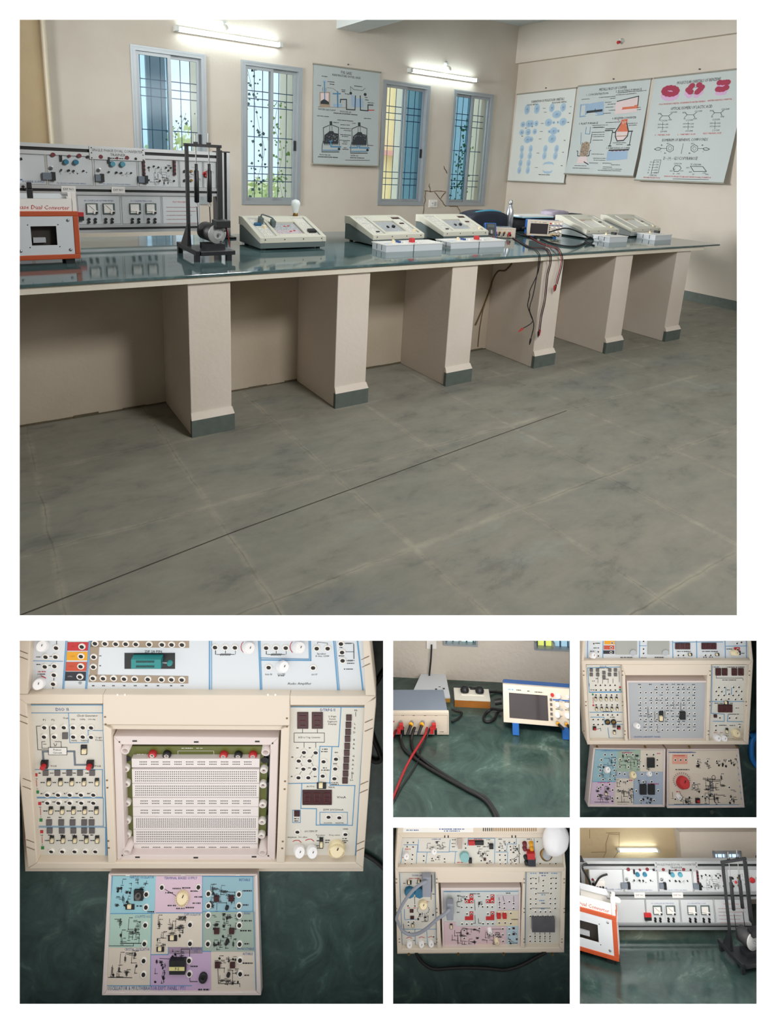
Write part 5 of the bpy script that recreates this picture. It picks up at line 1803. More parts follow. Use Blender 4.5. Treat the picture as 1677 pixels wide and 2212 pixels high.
for (x, y, f) in ((470, 20, D7), (870, 10, D7), (1300, 0, D7)):
    c.ln([f(x, y - 60), f(x, y + 60)], .004)
    for k in (-30, 20):
        c.ln([f(x - 30, y + k), f(x + 30, y + k)], .004)
        c.txt('HO', *f(x - 55, y + k), .018); c.txt('OH', *f(x + 60, y + k), .018)
    c.txt('COOH', *f(x + 15, y + 85), .020); c.txt('COOH', *f(x + 15, y - 90), .020)
for cx, mir in ((600, 1), (985, -1)):
    pts = [(cx + 60 * math.cos(i * 1.0472 + .5), 378 + 62 * math.sin(i * 1.0472 + .5)) for i in range(7)]
    c.ln([D7(*p) for p in pts], .005)
    pts = [(cx + 26 * math.cos(i * .5236), 378 + 30 * math.sin(i * .5236)) for i in range(13)]
    c.ln([D7(*p) for p in pts], .003)
    q = cx - 190 * mir
    c.ln([D7(*p) for p in ((q - 55 * mir, 390), (q, 365), (q + 50 * mir, 378), (q + 30 * mir, 405), (q - 20 * mir, 408), (q - 55 * mir, 390))], .006)
    c.ln([D7(cx - 60 * mir, 380), D7(q + 50 * mir, 380)], .005)
    for t_, x, y in (('Br', q + 60 * mir, 325), ('I', q + 50 * mir, 430), ('NO', cx - 30, 300), ('Br', cx - 70, 455)): c.txt(t_, *D7(x, y), .018)
c.ln([D7(805, 300), D7(780, 465)], .004)
c.ln([D7(360, 570), D7(340, 700), D7(330, 790)], .005)
c.ln([D7(365, 568), D7(470, 566), D7(440, 775), D7(370, 775)], .004)
for i in range(5):
    c.txt('H', *D7(310 - i * 8, 598 + i * 43), .018); c.txt('OH', *D7(415 - i * 4, 598 + i * 43), .018)
    c.ln([D7(330, 600 + i * 43), D7(385, 600 + i * 43)], .003)
c.txt('CH2OH', *D7(360, 812), .020); c.txt('CH2OH', *D7(735, 625), .020); c.txt('CH2OH', *D7(1040, 638), .020)
c.ln([D7(690, 750), D7(755, 750), D7(795, 700), D7(770, 660), D7(700, 655), D7(670, 700), D7(690, 750)], .006)
for t_, x, y in (('HO', 645, 742), ('OH', 755, 785), ('OH', 805, 740), ('H', 680, 785), ('H', 690, 715)): c.txt(t_, *D7(x, y), .018)
c.ln([D7(940, 665), D7(1140, 672), D7(1205, 750), D7(1135, 750), D7(1000, 752), D7(940, 665)], .006)
for t_, x, y in (('HO', 900, 690), ('HO', 950, 758), ('OH', 1165, 775), ('H', 995, 795), ('OH', 1215, 798), ('H', 950, 632)): c.txt(t_, *D7(x, y), .018)
c.ln([D7(680, 870), D7(1250, 882)], .005)
c.done()

# ------------------------------------------------------------------ close-up niches: kits lying on green marble
class KP:
    """paints and builds on a plane facing the viewer, in photo positions"""
    def __init__(s, thing):
        s.t = thing

    def P(s, u, v, h=0.0):
        return s.t.L.z(u, v, h)

    def k(s, u, v):
        return (s.P(u + 1, v) - s.P(u, v)).length

    def flat(s, mb, pts, z, m=0):
        p = [s.P(u, v, z) for u, v in pts]
        a = sum(p[i][0] * p[(i + 1) % len(p)][1] - p[(i + 1) % len(p)][0] * p[i][1] for i in range(len(p)))
        if a < 0: p.reverse()
        mb.add(p, [tuple(range(len(p)))], m)

    def slab(s, mb, pts, z0, z1, m=0):
        p = [s.P(u, v, z1) for u, v in pts]
        a = sum(p[i][0] * p[(i + 1) % len(p)][1] - p[(i + 1) % len(p)][0] * p[i][1] for i in range(len(p)))
        if a < 0: p.reverse()
        mb.prism([(q[0], q[1]) for q in p], z0, z1, m)

    def rect(s, mb, u0, v0, u1, v1, z, m=0):
        s.flat(mb, [(u0, v0), (u1, v0), (u1, v1), (u0, v1)], z, m)

    def block(s, mb, u0, v0, u1, v1, z0, z1, m=0):
        s.slab(mb, [(u0, v0), (u1, v0), (u1, v1), (u0, v1)], z0, z1, m)

    def ln(s, mb, pts, wpx, z, m=1):
        p = [s.P(u, v, z) for u, v in pts]
        mb.line([(q[0], q[1]) for q in p], wpx * s.k(*pts[0]), z, m)

    def box(s, mb, u0, v0, u1, v1, wpx, z, m=1):
        s.ln(mb, [(u0, v0), (u1, v0), (u1, v1), (u0, v1), (u0, v0)], wpx, z, m)

    def txt(s, mb, t, u, v, hpx, z, m=1, wmax=None, ital=0, rot=0):
        q, k = s.P(u, v, z), s.k(u, v)
        mb.text(t, q[0], q[1], hpx * k, z, m, wmax=wmax * k if wmax else None, ital=ital, rot=rot)

    def scr(s, mb, u, v, wpx, hpx, z, m=1):
        q, k = s.P(u, v, z), s.k(u, v)
        scribble(mb, q[0] - wpx * k / 2, q[0] + wpx * k / 2, q[1], hpx * k, z, m)

    def zig(s, mb, u0, v0, u1, v1, amp, wpx, z, m=1, n=5):
        k = s.k(u0, v0)
        mb.zig(s.P(u0, v0, z), s.P(u1, v1, z), amp * k, wpx * k, z, m, n)

    def sch(s, mb, u0, v0, u1, v1, z, n=10, seed=1, wpx=.9, m=1):
        a, b = s.P(u0, v1, z), s.P(u1, v0, z)
        schematic(mb, a[0], b[0], a[1], b[1], z, m, wpx * s.k(u0, v0), n, random.Random(seed))


M_BORE = mat('dark_bore', (26, 23, 21), .6)
ROUT = mat('socket_white_ring', (236, 232, 226), .35, var=.01)


def socket_mesh(r, name='socket'):
    mb = MB()
    mb.lathe([(r, 0), (r, r * .30), (r * .90, r * .42), (r * .68, r * .42), (r * .64, r * .34)], n=14, cap=False)
    mb.disc(0, 0, r * .66, r * .35, 1, 6)
    me = mb.mesh(name, [ROUT, M_BORE])
    return me


def switch_part(t, kp, par, u, v, w, h, z, lever=.6, horiz=False):
    mb = MB()
    kp.block(mb, u - w / 2, v - h / 2, u + w / 2, v + h / 2, z, z + .0015)
    o = t.part('slide_switch', mb, M_BLACK, parent=par)
    mb = MB()
    if horiz: kp.block(mb, u - w * .30, v - h * .36, u + w * .12, v + h * .36, z + .0015, z + .0035)
    else: kp.block(mb, u - w * .36, v - h * .02, u + w * .36, v + h * .42, z + .0015, z + .0035)
    me = mb
    # the lever is part of the same small switch
    b = len(o.data.vertices)
    o.data.materials.append(M_KNOBC)
    nv = [tuple(q.co) for q in o.data.vertices] + me.v
    nf = [tuple(p.vertices) for p in o.data.polygons] + [tuple(b + i for i in f) for f in me.f]
    k = len(o.data.polygons)
    nm = o.data.name
    m2 = bpy.data.meshes.new(nm)
    m2.from_pydata(nv, [], nf)
    m2.materials.append(M_BLACK)
    m2.materials.append(M_KNOBC)
    m2.polygons.foreach_set('material_index', [0] * k + [1] * len(me.f))
    m2.update()
    o.data = m2
    return o


def tile(t, kp, par, name, u, v, w, h, z, top, m):
    mb = MB()
    kp.block(mb, u - w / 2, v - h / 2, u + w / 2, v + h / 2, z, top)
    return t.part(name, mb, m, parent=par)


def knob(t, kp, par, u, v, rpx, z, hgt, m, tilt=(0, 0, 1), mark=True, ribs=0):
    q, k = kp.P(u, v, z), kp.k(u, v)
    r = rpx * k
    mb = MB()
    mb.lathe([(r * 1.05, 0), (r, r * .15), (r * .92, hgt * .92), (r * .80, hgt)], q, tilt, 20)
    if ribs:
        for i in range(ribs):
            a = 6.2832 * i / ribs
            mb.cyl((q[0] + r * math.cos(a), q[1] + r * math.sin(a), q[2]), r * .09, hgt * .85, n=6)
    d = Vector(tilt).normalized() * (hgt + .0003)
    if mark: mb.line([(q[0] + d[0] - r * .1, q[1] + d[1] - r * .35), (q[0] + d[0] + r * .15, q[1] + d[1] + r * .3)], r * .14, q[2] + d[2], 1)
    return t.part('knob', mb, [m, M_INK], parent=par)


def body_under(t, kp, poly, marble, z_top, m, name='base_case', rear=0):
    """case from the deck outline down to the marble plane, along the marble normal"""
    top = [kp.P(u, v, z_top) for u, v in poly]
    I = (t.L.M.inverted() @ marble.M)
    J = I.inverted()
    bot = []
    for (u, v), p in zip(poly, top):
        q = J @ p
        q[2] = 0.002
        q = q.lerp(marble.z(u, v, 0.002), 1.0 if v < rear else 0.8)
        bot.append(I @ q)
    a = sum(top[i][0] * top[(i + 1) % len(top)][1] - top[(i + 1) % len(top)][0] * top[i][1] for i in range(len(top)))
    if a < 0:
        top.reverse(); bot.reverse()
    n = len(top)
    mb = MB()
    mb.add(bot + top, [tuple(range(n - 1, -1, -1)), tuple(range(n, 2 * n))] + [(i, (i + 1) % n, n + (i + 1) % n, n + i) for i in range(n)])
    return t.part(name, mb, m)


def marble_plane(r, mf, name, lab):
    g = 14
    pts = [mf.z(u, v, 0) for u, v in ((r[0] - g, r[3] + g), (r[2] + g, r[3] + g), (r[2] + g, r[1] - g), (r[0] - g, r[1] - g))]
    mb = MB()
    mb.hexa([(p[0], p[1], -.018) for p in pts] + [(p[0], p[1], 0) for p in pts])
    return single(name, lab, 'table top', mb, M_MARB2, frame=mf, group=None)


# ================================================================== niche at lower left: breadboard trainer
R2 = RECTS[1]
mf2 = camframe(435, 1776, 0.845, 13)
niche('wall_niche_left', R2, 0.92, M_BOARD)
marble_plane(R2, mf2, 'marble_slab', 'dark green marble slab under the breadboard trainer, lower left')
q1, q2, q3, q4, q5 = zc(40, 1380, 4.1925), zc(430, 1380, 4.1925), zc(40, 1640, 4.1925), zc(430, 1640, 4.1925), zc(200, 1870, 4.413)
df2 = camframe(430, 1690, 0.775, -14)
k2 = Thing('breadboard_trainer', 'cream digital trainer kit with a large white breadboard in its middle', 'electronics trainer', df2)
kp = KP(k2)
OUT = [(26, 1378), (798, 1378), (809, 1475), (813, 1520), (801, 1652), (785, 1876), (60, 1876), (43, 1690), (28, 1500)]
body_under(k2, kp, OUT, mf2, -.034, M_CREAM, rear=1390)
mb = MB()
Z = 0.0
for pl in ([(20, 1378), (66, 1378), (60, 1500), (28, 1500)],
           [(28, 1503), (57, 1520), (80, 1864), (60, 1876), (43, 1690)],
           [(784, 1378), (798, 1378), (809, 1475), (812, 1503), (790, 1503)],
           [(788, 1520), (813, 1510), (801, 1652), (785, 1876), (769, 1864)],
           [(80, 1864), (769, 1864), (785, 1877), (60, 1877)],
           [(28, 1501), (222, 1501), (222, 1521), (57, 1521)],
           [(626, 1504), (813, 1504), (788, 1524), (627, 1524)],
           [(222, 1501), (626, 1503), (626, 1568), (222, 1566)],
           [(222, 1566), (240, 1576), (250, 1864), (233, 1864)],
           [(607, 1576), (626, 1568), (615, 1864), (597, 1864)]):
    kp.slab(mb, pl, -.034, Z)
kp.slab(mb, [(222, 1566), (626, 1568), (607, 1578), (240, 1576)], -.034, -.004)
for (u, v) in ((46, 1408), (46, 1421), (46, 1546), (46, 1560), (53, 1684), (53, 1701), (60, 1816), (61, 1832)): kp.ln(mb, [(u - 3, v - 2), (u + 13, v + 4)], 1.6, .0004, 1)
for (u, v) in ((782, 1420), (784, 1436), (790, 1556), (790, 1575), (780, 1690), (779, 1708), (772, 1819), (771, 1834)): kp.ln(mb, [(u - 1, v + 5), (u + 15, v - 2)], 1.6, .0004, 1)
for (u, v) in ((227, 1549), (228, 1565), (231, 1686), (232, 1702), (234, 1817), (235, 1832), (620, 1552), (620, 1570), (616, 1688), (615, 1705), (611, 1818), (610, 1833)): kp.rect(mb, u - 2, v - 1.5, u + 2, v + 1.5, .0004, 1)
for u in (254, 270, 579, 595): kp.rect(mb, u - 2, 1499, u + 2, 1503, .0004, 2)
k2.part('top_shell', mb, [M_CREAM, mat('groove_brown', (120, 96, 72), .8), M_WHITE], bevel=.0012)
mb = MB()
kp.slab(mb, [(60, 1874), (785, 1874), (783, 1889), (62, 1889)], -.040, -.020)
k2.part('front_lip', mb, M_CREAM)
for u in (109, 325, 522, 734):
    q = kp.P(u, 1884, -.02)
    k2.part('latch_screw', MB().lathe([(.003, 0), (.003, .003), (.0015, .004)], q, n=10), M_BRASS)
SOCK2 = socket_mesh(.0043)
H_ = -.009
# upper panel
mb = MB()
kp.slab(mb, [(62, 1378), (786, 1378), (792, 1503), (58, 1501)], -.034, H_)
z = H_ + .0003
up_s = []
for x, c in (((440, 30, 635, 108), 2), ((435, 118, 630, 195), 3), ((425, 210, 620, 292), 4), ((415, 298, 612, 380), 5)):
    kp.flat(mb, [q1(x[0] + 4, x[1]), q1(x[2], x[1]), q1(x[2] - 4, x[3]), q1(x[0], x[3])], z, c)
kp.flat(mb, [q1(650, 5), q1(1545, 10), q1(1545, 82), q1(650, 75)], z, 6)
kp.flat(mb, [q1(648, 5), q1(735, 5), q1(715, 330), q1(640, 395)], z, 6)
kp.flat(mb, [q1(636, 325), q1(1538, 338), q1(1538, 405), q1(634, 392)], z, 6)
kp.rect(mb, *q1(960, 128), *q1(1418, 272), z, 7)
for pts, w in (([q1(430, 15), q1(398, 488)], 2), ([q1(443, 15), q1(408, 488)], 1.2), ([q1(640, 15), q1(605, 490)], 2), ([q1(652, 15), q1(616, 490)], 1.2), ([q1(110, 200), q1(400, 205)], 1.2), ([q1(118, 20), q1(82, 485)], 3),
               ([q2(95, 15), q2(95, 505)], 2.5), ([q2(113, 15), q2(114, 505)], 1.5), ([q2(540, 15), q2(560, 510)], 2.5), ([q2(553, 15), q2(572, 510)], 1.5), ([q2(555, 175), q2(1000, 185), q2(995, 15)], 1.5), ([q2(562, 193), q2(1013, 197), q2(1008, 15)], 2.5),
               ([q2(1220, 15), q2(1262, 515)], 2.5), ([q2(1235, 15), q2(1276, 515)], 1.5), ([q2(1435, 15), q2(1490, 515)], 3)):
    kp.ln(mb, pts, w, z + .0002, 8)
kp.txt(mb, 'ZIF 28 PIN', *q1(1220, 115), 6, z, 1, wmax=42)
kp.txt(mb, 'Audio Amplifier', *q2(908, 405), 6, z, 1, wmax=52, ital=.2)
kp.txt(mb, 'Speaker', *q2(1110, 135), 4.5, z, 1, wmax=20)
kp.txt(mb, '8 ohm, 0.5W', *q2(1118, 157), 4.5, z, 1, wmax=30)
kp.txt(mb, '+5V', *q1(495, 68), 4, z, 1); kp.txt(mb, '-12V', *q1(488, 157), 4, z, 1); kp.txt(mb, '+12V', *q1(478, 248), 4, z, 1); kp.txt(mb, 'GND', *q1(470, 340), 4, z, 9)
kp.txt(mb, 'Audio IN', *q2(630, 322), 4.5, z, 1, wmax=15); kp.txt(mb, 'OUT', *q2(1045, 325), 4.5, z, 1, wmax=14); kp.txt(mb, 'VOLUME', *q2(745, 322), 4.5, z, 1, wmax=17)
for x in (678, 770, 862, 960, 1057, 1157, 1265, 1385, 1482): kp.scr(mb, *q1(x, 425), 6, 3.5, z)
for (x, y, w) in ((180, 165, 10), (180, 233, 9), (210, 320, 18), (740, 155, 5), (740, 245, 4)): kp.scr(mb, *q1(x, y), w, 3, z)
for (x, y, w) in ((1290, 155, 12), (1375, 222, 16), (1355, 275, 20), (1290, 78, 8), (745, 335, 14)): kp.scr(mb, *q2(x, y), w, 3, z)
kp.ln(mb, [q1(275, 160), q1(310, 160)], 1.4, z); kp.ln(mb, [q1(270, 242), q1(302, 242)], 1.4, z); kp.ln(mb, [q1(322, 345), q1(320, 375)], 1.4, z); kp.ln(mb, [q1(345, 20), q1(345, 50)], 1.4, z); kp.ln(mb, [q1(312, 425), q1(309, 465)], 1.2, z)
kp.ln(mb, [q1(205, 335), q1(245, 355)], 2, z, 2); kp.scr(mb, *q1(212, 298), 18, 3, z, 2)
for x0 in (150, 610):
    kp.ln(mb, [q2(x0, 95), q2(x0, 140)], 1.6, z); kp.ln(mb, [q2(x0 + 90, 95), q2(x0 + 90, 130)], 1.2, z); kp.ln(mb, [q2(x0 + 180, 95), q2(x0 + 180, 140)], .8, z)
    kp.zig(mb, *q2(x0 + 10, 143), *q2(x0 + 170, 143), 2.2, 1.2, z, 1, 7)
for (x, y) in ((395, 75), (840, 75)):
    pts = [q2(x + 40 - 55 * math.cos(a), y - 60 * math.sin(a)) for a in (.9, .5, 0, -.5, -.9)]
    kp.ln(mb, pts, 1.4, z, 2)
kp.zig(mb, *q2(1310, 42), *q2(1400, 42), 1.5, .9, z); kp.ln(mb, [q2(1320, 118), q2(1405, 118)], 1.1, z); kp.zig(mb, *q2(1330, 198), *q2(1410, 198), 1.5, .9, z)
kp.ln(mb, [q2(1402, 50), q2(1404, 180)], 1.6, z)
kp.ln(mb, [q2(1075, 45), q2(1075, 30), q2(1165, 40), q2(1165, 55)], .8, z)
for dx in (-3, 0, 3): kp.ln(mb, [q1(558 - 18 + abs(dx) * 3, 390 + dx * 3 + 9), q1(558 + 18 - abs(dx) * 3, 390 + dx * 3 + 9)], .9, z)
pu = k2.part('upper_panel', mb, [M_PANELB, M_INK, M_RED, M_YEL, M_ORNG, mat('print_navy', (40, 42, 54), .6), M_TAN, M_BLACK, M_BLUE, M_WHITE])
pos = [q1(x, y) for x, y in [(697, 35), (787, 37), (885, 40), (975, 40), (1067, 42), (1187, 43), (1303, 46), (1390, 46), (1484, 47), (685, 157), (682, 247), (678, 350), (770, 352), (865, 352), (960, 356), (1055, 357), (1175, 359), (1298, 362), (1388, 362), (1482, 364),
                             (345, 75), (250, 157), (340, 157), (243, 245), (330, 240), (325, 320), (318, 402), (578, 65), (570, 152), (567, 243), (560, 337)]]
pos += [q2(x, y) for x, y in [(148, 70), (240, 72), (328, 72), (610, 75), (698, 75), (788, 75), (1068, 80), (1167, 80), (1287, 38), (1297, 115), (1302, 190), (633, 252), (1035, 255)]]
for p in pos: k2.rep('socket', SOCK2, kp.P(*p, H_), parent=pu)
for f, x, y in ((q1, 225, 60), (q1, 195, 400), (q2, 445, 80), (q2, 895, 75), (q2, 750, 245)): knob(k2, kp, pu, *f(x, y), 12, H_, .016, M_KNOBW, (.45, .85, 1))
M_ZIF = mat('teal_zif_socket', (34, 136, 136), .4)
a, b = q1(1020, 188), q1(1290, 270)
mb = MB(); kp.block(mb, *a, *b, H_, H_ + .008)
for y in (208, 252):
    for i in range(14): kp.rect(mb, *q1(1065 + i * 12, y - 9), *q1(1072 + i * 12, y + 9), H_ + .0085, 1)
zf = k2.part('zif_socket', mb, [M_ZIF, M_BLACK], parent=pu)
a = kp.P(*q1(1290, 212), H_ + .005); b = kp.P(*q1(1370, 220), H_ + .010)
k2.part('lever', MB().tube([a, b], .001, 6).ball(b, .0035, 10, 1), [M_STEEL, M_ZIF], parent=pu)

# left panel
mb = MB()
LP = [q1(72, 600), q1(762, 600), q3(802, 934), q3(163, 934)]
kp.slab(mb, LP, -.034, H_)
kp.ln(mb, LP + [LP[0]], 2.2, z, 2)
kp.ln(mb, [q1(85, 672), q1(760, 672)], 1.4, z, 2); kp.ln(mb, [q1(452, 672), q1(465, 942), q1(632, 940), q1(630, 830), q1(760, 832)], 1.4, z, 2)
for bx in ((130, 95, 760, 345), (150, 353, 768, 608), (172, 618, 788, 893)): kp.box(mb, *q3(bx[0], bx[1]), *q3(bx[2], bx[3]), 1.5, z, 2)
kp.txt(mb, 'DIO II', *q1(393, 640), 8, z, 3, wmax=29)
kp.txt(mb, 'Clock Generator', *q1(620, 696), 5.5, z, 1, wmax=46, ital=.2)
for s_, x, y in (('1Hz', 492, 730), ('10Hz', 578, 730), ('100 Hz', 662, 730), ('1KHz', 502, 922), ('10KHz', 595, 922)): kp.txt(mb, s_, *q1(x, y), 4, z, 1)
for s_, x, y in (('P1', 232, 735), ('P2', 312, 735), ('Out', 425, 718)): kp.txt(mb, s_, *q1(x, y), 5, z, 1)
kp.txt(mb, 'Logic', *q1(728, 893), 4.5, z, 1); kp.txt(mb, 'Probe', *q1(728, 917), 4.5, z, 1)
kp.txt(mb, 'PULSE', *q1(318, 1153), 4.5, z, 1, wmax=13); kp.txt(mb, 'PULSE', *q1(718, 1153), 4.5, z, 1, wmax=13)
kp.txt(mb, 'Logic Indicator cum Data Switches', *q3(495, 915), 5, z, 1, wmax=92, ital=.15)
kp.ln(mb, [q1(195, 792), q1(162, 792), q1(175, 1005), q1(272, 1008)], 1.2, z); kp.ln(mb, [q1(300, 797), q1(280, 797), q1(290, 985)], 1.2, z); kp.ln(mb, [q1(240, 932), q1(210, 932), q1(212, 992), q1(272, 992)], 1, z); kp.ln(mb, [q1(330, 932), q1(385, 932), q1(387, 985)], 1, z)
kp.ln(mb, [q1(225, 955), q1(250, 955)], 1, z); kp.ln(mb, [q1(320, 948), q1(328, 970), q1(338, 970), q1(346, 948)], 1, z)
kp.ln(mb, [q1(272, 1022), q1(220, 1022), q1(226, 1110)], 4.5, z, 4); kp.ln(mb, [q1(437, 1020), q1(505, 1020), q1(512, 1142), q1(610, 1142)], 4.5, z, 4)
kp.rect(mb, *q1(272, 985), *q1(438, 1052), z + .0002, 5); kp.box(mb, *q1(272, 985), *q1(438, 1052), 1, z + .0004, 1)
kp.txt(mb, 'Pulser', *q1(352, 1005), 5, z + .0004, 1); kp.txt(mb, 'Circuit', *q1(352, 1032), 5, z + .0004, 1)
for x, y, c in ((158, 143, 6), (192, 402, 6), (210, 657, 6), (172, 298, 7), (203, 552, 7), (218, 803, 7)): kp.rect(mb, *q3(x - 14, y - 14), *q3(x + 14, y + 14), z, c)
for x0, y0, x1, y1 in ((162, 190, 166, 245), (198, 445, 200, 505), (213, 705, 215, 760)): kp.ln(mb, [q3(x0, y0), q3(x1, y1)], 1.2, z, 6)
for s_, x, y in (('HI', 160, 178), ('L', 170, 268), ('HI', 195, 435), ('L', 202, 522), ('HI', 210, 690), ('L', 216, 775)): kp.txt(mb, s_, *q3(x, y), 4, z, 1)
for y, xs_ in ((212, (220, 330, 435, 540, 655)), (470, (245, 350, 455, 552, 655)), (738, (258, 362, 468, 570, 672)), (127, (195, 300, 412, 507, 620)), (312, (213, 322, 425, 530, 635)), (388, (225, 322, 430, 533, 640)), (528, (275, 378, 487, 587, 660)), (688, (282, 392, 497, 592, 665)), (878, (305, 410, 518, 615, 708))):
    for x in xs_: kp.scr(mb, *q3(x, y), 10 if y in (212, 470, 738) else 7, 3.4, z)
pl = k2.part('left_panel', mb, [M_PANEL, M_INK, M_BLUE, M_DBLUE, M_GREYP, M_WHITE, M_RED, M_GREEN])
for x, y in ((238, 795), (322, 797), (415, 795), (498, 795), (587, 795), (662, 797), (235, 880), (327, 880), (500, 880), (587, 880), (662, 883)): k2.rep('socket', SOCK2, kp.P(*q1(x, y), H_), parent=pl)
for y, xs_ in ((315, (264, 362, 468, 570, 682)), (388, (266, 366, 468, 573, 682)), (828, (300, 400, 512, 608, 700))):
    for x in xs_: k2.rep('socket', SOCK2, kp.P(*q3(x, y), H_), parent=pl)
tile(k2, kp, pl, 'indicator', *q1(420, 882), 12, 13, H_, H_ + .0012, M_LEDG)
for y, xs_ in ((127, (243, 350, 458, 555, 665)), (577, (275, 385, 488, 593, 660)), (650, (280, 390, 495, 593, 663))):
    for x in xs_: tile(k2, kp, pl, 'indicator', *q3(x, y), 12, 12, H_, H_ + .0012, M_LEDG)
for y, xs_ in ((212, (272, 377, 480, 590, 708)), (470, (290, 393, 495, 597, 703)), (733, (300, 400, 507, 612, 710))):
    for x in xs_: switch_part(k2, kp, pl, *q3(x, y), 8.5, 15.5, H_)
switch_part(k2, kp, pl, *q1(590, 1010), 13, 20, H_)
for x in (230, 645):
    bt_ = tile(k2, kp, pl, 'push_button', *q1(x, 1147), 15, 15, H_, H_ + .003, M_BLACK)
    k2.part('red_cap', MB().cyl(kp.P(*q1(x, 1147), H_ + .003), .0033, .004, n=14), M_RED, parent=pl)

# centre: framed circuit board with breadboard strips
mb = MB()
kp.slab(mb, [(250, 1607), (598, 1607), (590, 1850), (256, 1850)], -.030, -.020)
kp.slab(mb, [(262, 1612), (570, 1612), (570, 1640), (262, 1640)], -.020, -.0185, 1)
kp.slab(mb, [(268, 1640), (288, 1640), (292, 1826), (274, 1826)], -.020, -.0185, 1)
kp.slab(mb, [(558, 1640), (578, 1640), (574, 1824), (556, 1824)], -.020, -.0185, 1)
zz = -.0182
kp.box(mb, *q1(1445, 1015), 462, 1633, 1, zz, 2)
for i in range(16): kp.rect(mb, *q1(1515 + i * 13, 1052), *q1(1521 + i * 13, 1060), zz, 3)
for (x, y, w) in ((1115, 1045, 20), (1530, 990, 26), (1640, 990, 14)): kp.scr(mb, *q1(x, y), w, 3, zz, 2)
for (f, x, y) in ((q1, 985, 1085), (q2, 595, 1100), (q3, 1005, 718), (q4, 573, 722)):
    q = kp.P(*f(x, y), zz)
    mb.disc(q[0], q[1], .005, zz, 3, 12)
pb = k2.part('circuit_board', mb, [M_BLACK, M_PCB, M_PANEL, M_INK])
mb = MB()
FR_O = [(245, 1591), (602, 1594), (594, 1861), (253, 1861)]
FR_I = [(262, 1609), (584, 1610), (577, 1848), (270, 1848)]
for i in range(4):
    j = (i + 1) % 4
    kp.slab(mb, [FR_O[i], FR_O[j], FR_I[j], FR_I[i]], -.028, -.004)
for (u, v) in ((291, 1601), (424, 1603), (556, 1602), (297, 1852), (423, 1853), (549, 1851)): kp.rect(mb, u - 5, v - 1.5, u + 5, v + 1.5, -.0037, 1)
for (u, v) in ((258, 1603), (589, 1606), (264, 1848), (580, 1849)): kp.rect(mb, u - 1.5, v - 1.5, u + 1.5, v + 1.5, -.0037, 1)
k2.part('board_frame', mb, [M_PINKW, M_BLACK], bevel=.001)
for f, x, y in ((q1, 975, 990), (q2, 608, 1005), (q3, 990, 815), (q4, 580, 822)):
    q = kp.P(*f(x, y), -.006)
    q[2] = -.02
    k2.part('corner_post', MB().lathe([(.0058, 0), (.0054, .018), (.0036, .018), (.0034, .008)], q, n=16, cap=False).disc(q[0], q[1], .0036, -.010, 1), [M_PINKW, M_TAN])
rings = {}
for f, x, y, c in [(q3, 980, 62, 0), (q3, 987, 198, 0), (q3, 992, 373, 0), (q3, 993, 533, 0), (q3, 995, 660, 0), (q4, 592, 75, 0), (q4, 585, 208, 0), (q4, 582, 388, 0), (q4, 577, 540, 0), (q4, 570, 665, 0), (q1, 1220, 1032, 1), (q1, 1350, 1035, 2), (q2, 228, 1040, 1), (q2, 360, 1040, 2), (q2, 493, 1040, 1)]:
    if c not in rings:
        r = .0052
        m_ = MB().lathe([(r, 0), (r, .004), (r * .78, .0048), (r * .62, .0048), (r * .45, .002)], n=14, cap=False)
        m_.disc(0, 0, r * .62, .0022, 2, 10)
        m_.lathe([(r * .64, .004), (r * .5, .0052), (r * .36, .003)], n=14, m=1, cap=False)
        rings[c] = m_.mesh('terminal', [(ROUT, M_RED, M_BLACK)[c], M_PINKW, M_BORE])
    q = kp.P(*f(x, y), -.0185)
    k2.rep('terminal', rings[c], q, parent=pb)
strips = [(1639, 1657.5, 'b'), (1662, 1691.5, 'm'), (1693, 1722, 'm'), (1723.5, 1742, 'b'), (1743, 1763, 'b'), (1764, 1791, 'm'), (1792, 1822, 'm'), (1823.5, 1842, 'b')]
for (v0, v1, kd) in strips:
    mb = MB()
    f0, f1 = (v0 - 1639) / 203, (v1 - 1639) / 203
    L0, L1 = 284.5 + 5.0 * f0, 284.5 + 5.0 * f1
    r0, r1 = 560.7 - 4.0 * f0, 560.7 - 4.0 * f1
    kp.slab(mb, [(L0, v0), (r0, v0), (r1, v1), (L1, v1)], -.0185, -.0125)
    if kd == 'm':
        for i in range(63):
            for j in range(5):
                u, v = L0 + 8 + (r0 - L0 - 15) * i / 62, v0 + 5.5 + (v1 - v0 - 10) * j / 4
                kp.rect(mb, u - .9, v - .9, u + .9, v + .9, -.0122, 1)
    else:
        for gp in range(10):
            for i in range(5):
                for j in range(2):
                    u, v = L0 + 18 + (r0 - L0 - 50) * gp / 9 + i * 3.4, v0 + (v1 - v0) * (.38 + .28 * j)
                    kp.rect(mb, u - .9, v - .9, u + .9, v + .9, -.0122, 1)
    k2.part('breadboard_strip', mb, [mat('breadboard_white', (228, 220, 218), .45, var=.01), M_INK], parent=pb)
for (f, x, y) in ((q3, 940, 215), (q3, 945, 520), (q4, 632, 228), (q4, 625, 525)): tile(k2, kp, pb, 'clip', *f(x, y), 9, 8, -.0185, -.014, M_BLACK)

